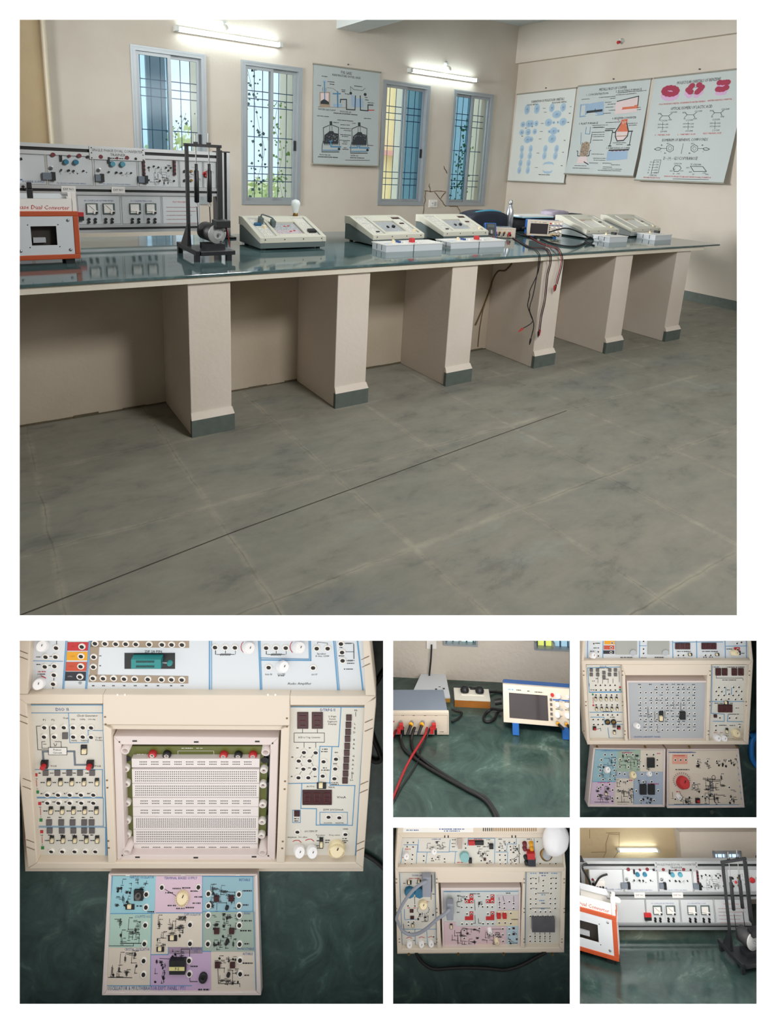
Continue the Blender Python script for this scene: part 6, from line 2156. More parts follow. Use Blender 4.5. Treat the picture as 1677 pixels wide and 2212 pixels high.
# right panel
mb = MB()
RP = [q2(827, 618), q2(1502, 620), q4(1412, 942), q4(775, 942)]
kp.slab(mb, RP, -.034, H_)
kp.ln(mb, RP + [RP[0]], 2, z, 2)
for pts in ([q2(1287, 622), q2(1265, 978), q2(1095, 975), q4(1082, 215)], [q2(1205, 980), q4(1185, 218)], [q4(803, 222), q4(1190, 215), q4(1188, 238), q4(1413, 240), q4(1390, 600), q4(1062, 598), q4(1065, 450), q4(922, 448), q4(932, 222)]): kp.ln(mb, pts, 1.8, z, 2)
kp.box(mb, *q4(848, 463), *q4(918, 575), 1.3, z, 2)
kp.box(mb, *q4(1095, 482), *q4(1345, 590), 1.3, z, 2)
kp.box(mb, *q2(862, 853), *q2(1136, 938), 1, z, 1)
kp.txt(mb, 'BCD to 7 Seg. Converter', *q2(1000, 893), 4.5, z, 1, wmax=48)
kp.txt(mb, 'DTRFG II', *q2(1165, 645), 7, z, 3, wmax=33)
for i, s_ in enumerate(('2 Digit', 'Seven', 'Segment', 'Display')): kp.txt(mb, s_, *q2(1208, 703 + i * 23), 4.4, z, 1)
for i, s_ in enumerate('LEDBARGRAPH'): kp.txt(mb, s_, *q2(1412 - i * 2.2, 770 + i * 39 + (28 if i > 2 else 0) + (30 if i > 5 else 0)), 5, z, 1)
kp.txt(mb, 'Hi', *q2(1420, 648), 5, z, 1); kp.txt(mb, 'Lo', *q4(1382, 188), 5, z, 1)
kp.ln(mb, [q2(1420, 665), q2(1420, 702)], 1, z); kp.ln(mb, [q4(1387, 115), q4(1385, 175)], 1, z)
kp.ln(mb, [q2(938, 820), q2(938, 850)], 1, z); kp.ln(mb, [q2(1073, 820), q2(1073, 850)], 1, z); kp.ln(mb, [q2(952, 940), q2(952, 985)], 1, z); kp.ln(mb, [q2(1058, 940), q2(1058, 985)], 1, z)
kp.txt(mb, 'V/mA', *q4(1290, 345), 6, z, 1); kp.txt(mb, 'DPM 20V/200mA', *q4(1217, 458), 5, z, 1, wmax=44)
kp.txt(mb, 'POSITIVE', *q4(1168, 578), 3.4, z, 1, wmax=18); kp.txt(mb, 'NEGATIVE', *q4(1272, 578), 3.4, z, 1, wmax=18)
kp.txt(mb, 'OUTPUT', *q4(1010, 655), 5, z, 1, wmax=30, ital=.3)
kp.txt(mb, 'Amplitude   DC offset', *q4(892, 707), 4.2, z, 1, wmax=43)
kp.txt(mb, 'Function', *q4(1100, 688), 4.2, z, 1, wmax=19); kp.txt(mb, 'Select', *q4(1100, 705), 4.2, z, 1, wmax=14); kp.txt(mb, 'Freq. select', *q4(1228, 687), 4.2, z, 1, wmax=24)
kp.txt(mb, 'Function Generator', *q4(1230, 905), 6, z, 1, wmax=50, ital=.2)
kp.txt(mb, 'Freq.', *q4(888, 880), 4, z, 1); kp.txt(mb, 'Coarse', *q4(885, 897), 4, z, 1); kp.txt(mb, 'Fine', *q4(1005, 880), 4, z, 1); kp.txt(mb, 'Control', *q4(1003, 897), 4, z, 1)
kp.txt(mb, 'GND', *q4(1328, 633), 4, z, 1); kp.txt(mb, 'AUTO', *q4(1010, 248), 4.5, z, 1); kp.txt(mb, 'MANUAL', *q4(1202, 255), 4.5, z, 1, wmax=14)
kp.scr(mb, *q4(882, 540), 10, 3.5, z); kp.scr(mb, *q4(882, 560), 9, 3.5, z)
for (f, x, y, w) in ((q2, 893, 988, 5), (q2, 1005, 988, 5), (q2, 847, 1072, 5), (q2, 952, 1070, 5), (q2, 888, 1172, 5), (q2, 1000, 1170, 5), (q4, 840, 158, 4), (q4, 1052, 158, 6), (q2, 1140, 1000, 12), (q2, 1135, 1022, 14), (q2, 1140, 1170, 8), (q2, 1145, 1190, 18), (q2, 1245, 1030, 7), (q2, 1235, 1132, 9), (q4, 1230, 213, 14), (q4, 1232, 228, 16), (q4, 1165, 735, 10), (q4, 1160, 755, 8), (q4, 1320, 720, 10), (q4, 1325, 740, 12), (q4, 1320, 755, 10)): kp.scr(mb, *f(x, y), w, 3.2, z)
for x, y in ((890, 745), (1005, 735)): kp.ln(mb, [q4(x - 38, y), q4(x - 15, y - 9), q4(x + 15, y - 9), q4(x + 35, y + 8)], 1.6, z, 4)
for x in (1122, 1078, 1075, 1080): kp.scr(mb, *q4(1078, 740 + (x % 5) * 22), 6, 3, z)
for a_, b_ in (((905, 1097), (952, 1020)), ((947, 1170), (905, 1097)), ((1003, 1095), (1058, 1022)), ((1047, 1170), (1003, 1095)), ((903, 1243), (947, 1170)), ((990, 1243), (1047, 1170))): kp.ln(mb, [q2(*a_), q2(*b_)], .8, z)
pr = k2.part('right_panel', mb, [M_PANEL, M_INK, M_BLUE, M_DBLUE, M_RED])
for f, x, y in [(q2, *p) for p in ((952, 1020), (1058, 1022), (905, 1097), (1003, 1095), (947, 1170), (1047, 1170), (1130, 1103), (1242, 1080), (1235, 1168))] + [(q4, *p) for p in ((903, 158), (992, 158), (1122, 143), (1228, 167), (1175, 515), (1272, 520), (893, 650), (1328, 672))]:
    k2.rep('socket', SOCK2, kp.P(*f(x, y), H_), parent=pr)


def seven(t, kp, par, u0, v0, u1, v1, n, zb, name='digit_display'):
    mb = MB()
    kp.block(mb, u0, v0, u1, v1, zb, zb + .0012)
    w = (u1 - u0) / n
    for i in range(n):
        a, b = u0 + w * (i + .24), u0 + w * (i + .76)
        c_, d_ = v0 + (v1 - v0) * .2, v0 + (v1 - v0) * .8
        m_ = (c_ + d_) / 2
        lw = max(1.2, w * .07)
        for pts in ([(a, c_), (b, c_)], [(a, m_), (b, m_)], [(a, d_), (b, d_)], [(a, c_), (a, d_)], [(b, c_), (b, d_)]): kp.ln(mb, pts, lw, zb + .0015, 1)
    return t.part(name, mb, [M_LEDR, mat('dim_segment', (92, 30, 34), .4)], parent=par)


seven(k2, kp, pr, *q2(890, 671), *q2(990, 815), 1, H_)
seven(k2, kp, pr, *q2(1022, 671), *q2(1122, 815), 1, H_)
seven(k2, kp, pr, *q4(937, 285), *q4(1203, 415), 3, H_, 'meter_display')
for i, y in enumerate((718, 783, 848, 910, 975, 1037, 1100, 1162, 1225)): tile(k2, kp, pr, 'bar_led', *q2(1358 - i * 3.8, y), 12, 12, H_, H_ + .0012, M_LEDR)
tile(k2, kp, pr, 'bar_led', *q4(1323, 197), 12, 12, H_, H_ + .0012, M_LEDR)
tile(k2, kp, pr, 'indicator', *q4(887, 495), 12, 12, H_, H_ + .0012, M_LEDR)
switch_part(k2, kp, pr, *q4(1110, 245), 20, 12, H_, horiz=True)
switch_part(k2, kp, pr, *q4(1108, 765), 8, 22, H_)
knob(k2, kp, pr, *q4(905, 812), 12, H_, .012, M_KNOBW, (.3, .75, 1))
knob(k2, kp, pr, *q4(1020, 815), 12, H_, .012, M_KNOBW, (.3, .75, 1))
knob(k2, kp, pr, *q4(1250, 785), 17, H_, .009, M_KNOBC, (.1, .5, 1), ribs=28)

# plug-in panel below it
pf2 = Frame(mf2.M @ Matrix.Translation((0, 0, .018)))
e2 = Thing('experiment_kit', 'pastel oscillator and multivibrator experiment panel on the marble under the breadboard trainer', 'plug-in board', pf2)
kq = KP(e2)
mb = MB()
EO = [q5(150, 78), q5(1572, 82), q5(1607, 1240), q5(86, 1240)]
EI = [q5(178, 96), q5(1545, 100), q5(1562, 1205), q5(128, 1205)]
kq.slab(mb, EO, -.0165, -.004)
for i in range(4):
    j = (i + 1) % 4
    kq.slab(mb, [EO[i], EO[j], EI[j], EI[i]], -.004, .001)
for (x, y) in ((335, 92), (862, 90), (1385, 90), (285, 1210), (850, 1210), (1410, 1208)): kq.rect(mb, *q5(x - 20, y - 4), *q5(x + 20, y + 4), .0012, 1)
e2.part('case', mb, [M_PINKW, M_WHITE], bevel=.0012)
mb = MB()
kq.slab(mb, EI, -.004, -.002)
z = -.0017
pm = [M_PANEL, M_INK, M_DBLUE, mat('patch_cyan', (150, 198, 210), .5, var=.02), mat('patch_pink', (216, 190, 206), .5, var=.02), mat('patch_blue', (146, 182, 194), .5, var=.02), mat('patch_mint', (172, 202, 190), .5, var=.02), mat('patch_cream', (216, 206, 192), .5, var=.02), mat('patch_sage', (160, 176, 164), .5, var=.02), mat('patch_lilac', (196, 170, 202), .5, var=.02), M_BLUE]
for pts, m_ in (([(180, 98), (605, 98), (590, 455), (165, 458)], 3), ([(605, 98), (1048, 98), (1048, 450), (592, 452)], 4), ([(1048, 100), (1535, 100), (1540, 437), (1048, 437)], 5),
                ([(165, 460), (578, 460), (560, 778), (150, 780)], 6), ([(575, 455), (1048, 452), (1050, 838), (722, 840), (560, 845)], 7), ([(1048, 440), (1545, 440), (1550, 818), (1050, 818)], 8),
                ([(148, 782), (562, 782), (552, 1140), (132, 1142)], 7), ([(722, 776), (1050, 776), (1050, 818), (1128, 818), (1130, 1200), (552, 1200), (558, 850), (722, 850)], 9), ([(1130, 820), (1552, 820), (1558, 1198), (1132, 1198)], 7)):
    kq.flat(mb, [q5(*p) for p in pts], z, m_)
z += .0002
for pts in ([(190, 105), (160, 458), (590, 455)], [(1048, 102), (1530, 104), (1530, 436), (1048, 436), (1048, 100)], [(562, 460), (550, 1140)], [(130, 1145), (945, 1145)], [(605, 450), (1045, 450)], [(560, 848), (722, 848), (722, 778)], [(1048, 440), (1048, 816), (1128, 818)], [(1535, 440), (1558, 1195)]): kq.ln(mb, [q5(*p) for p in pts], 1.3, z, 10)
for s_, x, y, w in (('HARTLEY OSCILLATOR', 470, 110, 52), ('TERMINAL BIASED SUPPLY', 840, 118, 72), ('BISTABLE', 1450, 135, 24), ('COLPITTS OSC.', 482, 485, 36), ('CLAPP OSCILLATOR', 950, 465, 36), ('MONO', 1475, 455, 14), ('MONOSTABLE', 1460, 793, 36), ('CRYSTAL OSCILLATOR', 425, 798, 54), ('BLOCKING', 987, 790, 24), ('OSC.', 987, 815, 10), ('ASTABLE', 1480, 840, 22)): kq.txt(mb, s_, *q5(x, y), 4.6, z, 2, wmax=w)
kq.txt(mb, 'OSCILLATOR & MULTIVIBRATOR EXPT. PANEL / PT1', *q5(512, 1168), 6.5, z, 2, wmax=168)
kq.scr(mb, *q5(1060, 1182), 24, 4, z, 1)
for i, (x0, y0, x1, y1, n) in enumerate(((195, 125, 375, 400, 16), (380, 130, 520, 230, 6), (170, 480, 460, 740, 18), (155, 800, 440, 1060, 18), (590, 470, 900, 690, 22), (600, 700, 700, 770, 6), (580, 870, 700, 1120, 14), (740, 785, 910, 895, 8), (1065, 155, 1380, 420, 20), (1120, 455, 1380, 620, 18), (1120, 640, 1370, 800, 14), (1150, 850, 1380, 930, 10), (1180, 960, 1400, 1140, 12))): kq.sch(mb, *q5(x0, y0), *q5(x1, y1), z, n, 20 + i, .9)
for i in range(9):
    a = -2.6 + i * .62
    kq.scr(mb, *q5(862 + 150 * math.cos(a), 310 + 100 * math.sin(a)), 18, 3.2, z)
kq.ln(mb, [q5(690, 225), q5(800, 290)], .9, z)
for (x, y, w) in ((1475, 240, 20), (1460, 375, 12), (1470, 525, 22), (1460, 620, 24), (1470, 745, 10), (1480, 930, 22), (1470, 1045, 10), (970, 960, 16), (555, 440, 14), (445, 385, 12)): kq.scr(mb, *q5(x, y), w, 3.4, z)
kq.ln(mb, [q5(155, 765), q5(390, 765), q5(390, 740)], 1, z); kq.ln(mb, [q5(265, 740), q5(465, 740)], 1.4, z); kq.ln(mb, [q5(150, 1065), q5(375, 1068)], 1.2, z); kq.ln(mb, [q5(925, 1060), q5(930, 1105), q5(1000, 1105)], 1.2, z); kq.ln(mb, [q5(640, 885), q5(880, 895)], 1, z); kq.ln(mb, [q5(845, 890), q5(845, 795), q5(925, 795), q5(925, 880)], 1.2, z); kq.ln(mb, [q5(1195, 985), q5(1200, 1125), q5(1405, 1125), q5(1405, 1155)], 1.2, z)
pe = e2.part('panel', mb, pm)
SOCK2B = socket_mesh(.0040)
for x, y in ((663, 203), (1012, 200), (515, 268), (512, 392), (1107, 262), (1107, 377), (1398, 268), (1398, 377), (1105, 467), (1402, 467), (1102, 560), (1402, 563), (505, 562), (497, 740), (932, 558), (932, 738), (1102, 740), (1405, 743), (490, 902), (488, 1033), (923, 900), (925, 1027), (1408, 897), (1410, 1027)):
    e2.rep('socket', SOCK2B, kq.P(*q5(x, y), -.002), parent=pe)
for x, y in ((1180, 318), (1320, 318), (1182, 630), (1325, 630), (1190, 955), (1333, 955)): tile(e2, kq, pe, 'indicator', *q5(x, y), 11, 11, -.002, .001, M_LEDR)
for x, y in ((1285, 392), (1288, 712), (1298, 1030)): e2.part('rubber_button', MB().cyl(kq.P(*q5(x, y), -.002), .0024, .003, n=12), M_BLACK, parent=pe)
switch_part(e2, kq, pe, *q5(355, 395), 19, 11, -.002, horiz=True)
switch_part(e2, kq, pe, *q5(762, 693), 19, 12, -.002, horiz=True)
switch_part(e2, kq, pe, *q5(645, 800), 16, 10, -.002, horiz=True)
tile(e2, kq, pe, 'trimmer', *q5(435, 287), 19, 22, -.002, .002, M_BLACK)
e2.part('trimmer_cap', MB().cyl(kq.P(*q5(435, 287), .002), .0042, .002, n=10).cyl(kq.P(*q5(435, 287), .004), .0018, .001, n=8, m=1), [M_LEDG, M_BLACK], parent=pe)
knob(e2, kq, pe, *q5(862, 300), 13, -.002, .006, M_KNOBC, (.1, .5, 1), ribs=22)
mb = MB()
kq.block(mb, *q5(730, 908), *q5(880, 1040), -.002, .005)
kq.block(mb, *q5(728, 968), *q5(876, 1003), .005, .0055, 1)
kq.txt(mb, 'P-5', *q5(805, 985), 5, .0058, 0)
e2.part('transformer', mb, [M_BLACK, mat('pale_yellow_tape', (222, 214, 150), .5)], parent=pe)
e2.part('buzzer', MB().lathe([(.0056, 0), (.0056, .003), (.005, .0036), (.0018, .0036), (.0016, .0025)], kq.P(*q5(1058, 1058), -.002), n=18), M_BLACK, parent=pe)
lead = Thing('mains_cable', 'black cord curling on the marble at the right of the breadboard trainer', 'cord', mf2, o=mf2.z(826, 1450, .004))
P = [mf2.z(*p, .004) - mf2.z(826, 1450, .004) for p in ((832, 1445), (818, 1468), (808, 1490), (802, 1560), (806, 1590), (818, 1622), (824, 1640), (812, 1645), (800, 1640))]
lead.part('wire', MB().tube(smoothpath(P), .0032, 8), M_RUB)
lead2 = Thing('mains_cable', 'black cord on the marble beside the lower right corner of the breadboard trainer', 'cord', mf2, o=mf2.z(790, 1850, .004))
P = [mf2.z(*p, .004) - mf2.z(790, 1850, .004) for p in ((786, 1844), (800, 1852), (816, 1863), (832, 1878))]
lead2.part('wire', MB().tube(smoothpath(P), .0028, 8), M_RUB)

# ================================================================== niche at upper right: grid-panel trainer and two plug-in panels
R3 = RECTS[3]
mf3 = camframe(1444, 1590, 0.815, 8)
niche('wall_niche_right_upper', R3, 0.91, M_BOARD)
marble_plane(R3, mf3, 'marble_slab', 'dark green marble slab under the grid-panel trainer, upper right niche')
g1, g2 = zc(1248, 1380, 4.3), zc(1248, 1570, 4.3)
df3 = camframe(1444, 1500, 0.775, -8)
k3 = Thing('grid_trainer', 'cream trainer kit with a grey grid panel of sockets, above two plug-in panels', 'electronics trainer', df3)
kp = KP(k3)
DEP = -.022
OUT = [g1(52, -5), g1(1612, -5), g1(1632, 205), g2(1590, 165), g2(92, 165), g1(40, 205)]
body_under(k3, kp, OUT, mf3, DEP, M_CREAM, rear=1390)
H3, Z3 = -.005, 0.0


def rims(t, kp, polys, extra=None, mats=None):
    mb = MB()
    for pl in polys: kp.slab(mb, pl, DEP, Z3)
    if extra: extra(mb)
    return t.part('top_shell', mb, mats or [M_CREAM, mat('groove_brown', (120, 96, 72), .8), M_WHITE], bevel=.0007)


def ex3(mb):
    for f, y in ((g1, 300), (g1, 338), (g1, 585), (g1, 620), (g2, 40), (g2, 72)):
        for x in (58 if y < 400 else 78, 418 if f is g1 else 440, 1232 if f is g1 else 1218, 1598 if y < 400 else 1568): kp.rect(mb, *f(x - 7, y - 4), *f(x + 7, y + 4), .0003, 1)
rims(k3, kp, [[g1(52, -5), g1(75, -5), g1(62, 200), g1(40, 205)], [g1(1590, -5), g1(1612, -5), g1(1632, 205), g1(1605, 200)],
              [g1(40, 203), g1(1632, 203), g1(1598, 240), g1(62, 240)], [g1(40, 205), g1(80, 240), g2(115, 133), g2(92, 165)], [g1(1598, 240), g1(1632, 205), g2(1590, 165), g2(1547, 133)],
              [g2(115, 133), g2(1547, 133), g2(1590, 166), g2(92, 166)], [g1(413, 240), g1(1245, 240), g1(1208, 340), g1(445, 340)], [g1(413, 240), g1(445, 340), g2(470, 133), g2(442, 133)], [g1(1208, 340), g1(1245, 240), g2(1224, 133), g2(1195, 133)]], ex3)
for x in (180, 625, 1035, 1478): k3.part('latch_screw', MB().cyl(kp.P(*g2(x, 180), -.012),   .0014, .002, n=10), M_BRASS)
SOCK3 = socket_mesh(.0017)
cnt3 = [0]
late3 = {}


def sock(t, kp, par, pts, z, mesh, cnt, late, r):
    """the first hundred sockets of a thing are parts of their own, the rest one mesh per panel"""
    for p in pts:
        if cnt[0] < 100:
            t.rep('socket', mesh, kp.P(*p, z), parent=par)
        else:
            late.setdefault(par.name, (par, MB(), []))
            q = kp.P(*p, z)
            m_ = late[par.name][1]
            m_.lathe([(r, 0), (r * .9, r * .42), (r * .68, r * .42)], q, n=10, cap=False)
            m_.disc(q[0], q[1], r * .68, q[2] + r * .38, 1, 6)
        cnt[0] += 1


def flush(t, late):
    for par, m_, _ in late.values(): t.part('socket_rows', m_, [ROUT, M_BORE], parent=par, kind='stuff')


# centre panel
mb = MB()
kp.slab(mb, [g1(470, 405), g1(1198, 405), g2(1175, 112), g2(490, 115)], DEP, H3)
z = H3 + .0002
R = random.Random(31)
for j, y in enumerate((425, 470, 522, 570, 618, 668, 718, 768, 820)):
    for i in range(11):
        if R.random() < .5: kp.scr(mb, *g1(583 + i * 50 + R.uniform(-8, 8), y + R.uniform(-3, 3)), 6, 2.4, z)
for i in range(8):
    x, y = R.uniform(640, 960), R.uniform(560, 800)
    kp.ln(mb, [g1(x, y), g1(x, y + 70), g1(x + 20, y + 70)], .9, z)
kp.txt(mb, 'DIGITAL LAB EXPT. PANEL', *g2(650, 93), 3.6, z, 2, wmax=58)
kp.ln(mb, [g2(485, 112), g2(1175, 110)], .8, z, 1)
pc = k3.part('centre_panel', mb, [M_LGREY, M_INK, M_DBLUE])
mb = MB()
FO = [g1(458, 390), g1(1212, 390), g2(1188, 125), g2(478, 128)]
FI = [g1(472, 405), g1(1197, 405), g2(1174, 112), g2(491, 115)]
for i in range(4):
    j = (i + 1) % 4
    kp.slab(mb, [FO[i], FO[j], FI[j], FI[i]], DEP, H3 + .002)
k3.part('panel_frame', mb, M_PINKW)
pts = [g1(583 + 50.3 * i + (2 if j > 4 else 0), y) for j, y in enumerate((447, 497, 548, 592, 640, 692, 745, 793, 845)) for i in range(11) if not (j == 0 and i in (1, 2)) and not (j in (5, 6) and i in (4, 8)) and not (j == 7 and i == 0)]
sock(k3, kp, pc, pts, H3, SOCK3, cnt3, late3, .0017)
switch_part(k3, kp, pc, *g1(780, 725), 9, 21, H3)
tile(k3, kp, pc, 'plug', *g1(980, 718), 12, 16, H3, H3 + .0022, M_BLACK)
knob(k3, kp, pc, *g1(540, 798), 6, H3, .006, M_KNOBW, (.2, .5, 1))
# upper panel
mb = MB()
kp.slab(mb, [g1(72, -5), g1(1592, -5), g1(1606, 202), g1(60, 202)], DEP, H3)
for x0, y0, x1, y1, c in ((250, 0, 345, 52, 2), (245, 62, 342, 100, 3), (240, 108, 342, 140, 4), (1455, 78, 1510, 112, 6), (1465, 112, 1518, 150, 4)): kp.rect(mb, *g1(x0, y0), *g1(x1, y1), z, c)
for x in (92, 235, 575, 888, 1110, 1375, 1572): kp.ln(mb, [g1(x + (4 if x < 800 else -4), 0), g1(x, 195)], 1.6, z, 5)
kp.ln(mb, [g1(890, 35), g1(1110, 30)], 1.2, z, 5); kp.ln(mb, [g1(1115, 30), g1(1350, 30)], 1.2, z, 5); kp.ln(mb, [g1(1380, 68), g1(1590, 66)], 1.2, z, 5); kp.ln(mb, [g1(575, 65), g1(640, 65)], 1.2, z, 5)
for x, y, w in ((180, 42, 14), (175, 85, 12), (140, 115, 10), (455, 172, 26), (760, 172, 20), (988, 118, 30), (1232, 118, 34), (960, 180, 22), (1185, 170, 8), (1240, 170, 9), (1300, 185, 8), (1050, 185, 8), (1540, 135, 8), (1410, 95, 12), (615, 178, 12)): kp.scr(mb, *g1(x, y), w, 2.6, z)
pu = k3.part('upper_panel', mb, [M_PANELB, M_INK, M_YEL, M_ORNG, mat('print_navy', (40, 42, 54), .6), M_BLUE, M_RED])
for x, y in ((455, 80), (755, 80)):
    tile(k3, kp, pu, 'meter_face', *g1(x, y), 46, 31, H3, H3 + .0015, mat('meter_grey', (164, 166, 160), .3))
    k3.part('meter_screw', MB().cyl(kp.P(*g1(x + 60, y + 45), H3 + .0015), .004, .001, n=12), M_LGREY, parent=pu)
seven(k3, kp, pu, *g1(910, 42), *g1(1048, 98), 3, H3, 'meter_display')
seven(k3, kp, pu, *g1(1155, 42), *g1(1293, 98), 3, H3, 'meter_display')
sock(k3, kp, pu, [g1(320, 36), g1(312, 80), g1(310, 124), g1(150, 42), g1(192, 118), g1(192, 156), g1(612, 20), g1(612, 92), g1(612, 132), g1(935, 150), g1(982, 150), g1(1187, 150), g1(1235, 150), g1(1480, 40), g1(1520, 30), g1(1488, 96), g1(1492, 133)], H3, SOCK3, cnt3, late3, .0017)
switch_part(k3, kp, pu, *g1(1050, 150), 8, 5, H3, horiz=True)
switch_part(k3, kp, pu, *g1(1302, 150), 8, 5, H3, horiz=True)
knob(k3, kp, pu, *g1(130, 150), 6.5, H3, .006, M_KNOBW, (.3, .6, 1))
knob(k3, kp, pu, *g1(1440, 125), 6, H3, .008, M_KNOBC, (.3, .6, 1))
# left panel
mb = MB()
kp.slab(mb, [g1(82, 242), g1(412, 242), g2(440, 131), g2(115, 131)], DEP, H3)
for pts in ([g1(95, 270), g1(405, 262), g1(410, 490), g1(110, 495), g1(95, 270)], [g1(112, 500), g1(425, 680), g1(425, 680)][:2] and [g1(110, 498), g1(412, 498)], [g1(115, 683), g1(424, 683)], [g1(124, 728), g1(245, 728), g1(258, 795), g1(428, 795), g1(426, 690)], [g2(282, 10), g2(295, 105), g2(430, 105), g2(425, 10)], [g2(140, 122), g2(405, 122)]): kp.ln(mb, pts, 1.4, z, 2)
kp.txt(mb, 'DIO-III', *g1(237, 257), 3.6, z, 3, wmax=14)
kp.scr(mb, *g1(243, 271), 22, 2.6, z)
for c, x, y in ((4, 395, 450), (5, 395, 473), (5, 142, 517), (4, 148, 618)): kp.rect(mb, *g1(x - 8, y - 8), *g1(x + 8, y + 8), z, c)
kp.ln(mb, [g1(145, 545), g1(147, 600)], 1, z, 4)
for x, y, w in ((180, 370, 5), (150, 392, 6), (265, 375, 12), (140, 475, 9), (280, 675, 20), (390, 768, 11), (325, 728, 10)): kp.scr(mb, *g1(x, y), w, 2.4, z)
for x0, y0, x1, y1 in ((190, 300, 190, 410), (235, 370, 232, 415), (285, 370, 285, 410), (330, 370, 330, 410), (385, 300, 390, 400), (110, 415, 110, 440)): kp.ln(mb, [g1(x0, y0), g1(x1, y1)], .8, z)
kp.ln(mb, [g1(180, 840), g1(215, 830), g1(218, 855)], .9, z)
pl = k3.part('left_panel', mb, [M_PANEL, M_INK, M_BLUE, M_DBLUE, M_RED, M_GREEN])
for x, y in ((130, 293), (188, 293), (302, 293), (355, 293), (130, 335), (190, 335), (300, 335), (355, 335), (248, 318), (248, 358), (343, 812)): tile(k3, kp, pl, 'indicator', *g1(x, y), 6.5, 6.5, H3, H3 + .0012, M_LEDG)
sock(k3, kp, pl, [g1(x, y) for y, xs_ in ((428, (168, 212, 256, 302, 347)), (472, (172, 216, 262, 305, 350)), (518, (170, 214, 268, 315, 363)), (610, (172, 220, 270, 320, 368)), (703, (188, 235, 280, 322, 370)), (746, (145, 190, 235)), (792, (150, 190, 232))) for x in xs_], H3, SOCK3, cnt3, late3, .0017)
for y, xs_ in ((562, (172, 220, 270, 317, 366)), (655, (180, 228, 276, 322, 372))):
    for x in xs_: switch_part(k3, kp, pl, *g1(x, y), 4, 8, H3)
for x in (277, 333): k3.part('round_connector', MB().lathe([(.0034, 0), (.0034, .002), (.0028, .002), (.0026, .001)], kp.P(*g1(x, 767), H3), n=14, cap=False).disc(*kp.P(*g1(x, 767), H3)[:2], .0027, H3 + .001, 1), [M_BLACK, M_BRASS], parent=pl)
for f, x, y in ((g1, 160, 835), (g1, 385, 828)):
    tile(k3, kp, pl, 'push_button', *f(x, y), 7, 7, H3, H3 + .0015, M_BLACK)
    k3.part('red_cap', MB().cyl(kp.P(*f(x, y), H3 + .0015), .0014, .0015, n=10), M_RED, parent=pl)
switch_part(k3, kp, pl, *g2(346, 55), 5, 8, H3)
# right panel
mb = MB()
kp.slab(mb, [g1(1246, 242), g1(1596, 242), g2(1547, 131), g2(1224, 131)], DEP, H3)
for pts in ([g1(1252, 255), g1(1246, 580)], [g1(1246, 582), g1(1558, 582)], [g1(1250, 590), g1(1242, 692), g1(1365, 700), g1(1363, 768), g1(1262, 765)], [g1(1402, 700), g1(1392, 768), g1(1545, 770), g1(1550, 720)], [g2(1228, 128), g2(1542, 128)], [g1(1590, 260), g1(1562, 580), g2(1545, 125)], [g1(1380, 455), g1(1378, 520)], [g1(1432, 455), g1(1430, 520)]): kp.ln(mb, pts, 1.4, z, 2)
kp.ln(mb, [g1(1290, 365), g1(1535, 365)], .9, z); kp.ln(mb, [g1(1290, 345), g1(1290, 365)], .8, z); kp.ln(mb, [g1(1535, 365), g1(1540, 385)], .8, z)
for x, y, w, c in ((1295, 262, 14, 3), (1470, 263, 38, 1), (1410, 383, 30, 1), (1312, 598, 18, 1), (1430, 598, 6, 1), (1485, 643, 7, 1), (1455, 700, 22, 1), (1350, 803, 16, 1), (1440, 805, 12, 1), (1405, 475, 8, 1), (1510, 795, 7, 1)): kp.scr(mb, *g1(x, y), w, 2.4, z, c)
kp.scr(mb, *g2(1462, 125), 26, 2.6, z)
for x in (1283, 1340): kp.scr(mb, *g2(x, 55), 7, 2.2, z, 4)
for x, y, w in ((1283, 122, 8), (1345, 122, 7), (1390, 85, 7)): kp.scr(mb, *g2(x, y), w, 2, z)
pr = k3.part('right_panel', mb, [M_PANEL, M_INK, M_BLUE, M_DBLUE, M_RED])
for x in (1310, 1370, 1460, 1521): seven(k3, kp, pr, *g1(x - 25, 277), *g1(x + 25, 342), 1, H3)
seven(k3, kp, pr, *g1(1308, 614), *g1(1441, 684), 3, H3, 'meter_display')
sock(k3, kp, pr, [g1(*p) for p in ((1312, 448), (1365, 448), (1447, 446), (1498, 446), (1287, 485), (1338, 487), (1472, 485), (1522, 485), (1405, 510), (1308, 522), (1360, 522), (1443, 522), (1495, 520), (1285, 560), (1333, 560), (1402, 555), (1465, 560), (1520, 556), (1320, 730), (1410, 732), (1472, 732), (1285, 803), (1505, 815), (1283, 846))], H3, SOCK3, cnt3, late3, .0017)
tile(k3, kp, pr, 'indicator', *g1(1283, 720), 7, 6, H3, H3 + .0012, M_LEDR)
switch_part(k3, kp, pr, *g1(1386, 598), 9, 6, H3, horiz=True)
switch_part(k3, kp, pr, *g2(1392, 42), 5, 11, H3)
knob(k3, kp, pr, *g2(1458, 50), 8, H3, .006, M_KNOBC, (.1, .5, 1), ribs=16)
knob(k3, kp, pr, *g2(1285, 95), 7, H3, .006, M_KNOBW, (.1, .5, 1))
knob(k3, kp, pr, *g2(1345, 97), 6.5, H3, .006, M_KNOBW, (.1, .5, 1))
flush(k3, late3)

# two plug-in panels under it
pf3 = Frame(mf3.M @ Matrix.Translation((0, 0, .018)))


def plug_board(label, quad, inner):
    t = Thing('experiment_kit', label, 'plug-in board', pf3)
    kq = KP(t)
    mb = MB()
    kq.slab(mb, quad, -.017, -.002)
    for i in range(4):
        j = (i + 1) % 4
        kq.slab(mb, [quad[i], quad[j], inner[j], inner[i]], -.002, .0006)
    t.part('case', mb, M_PINKW, bevel=.0006)
    return t, kq


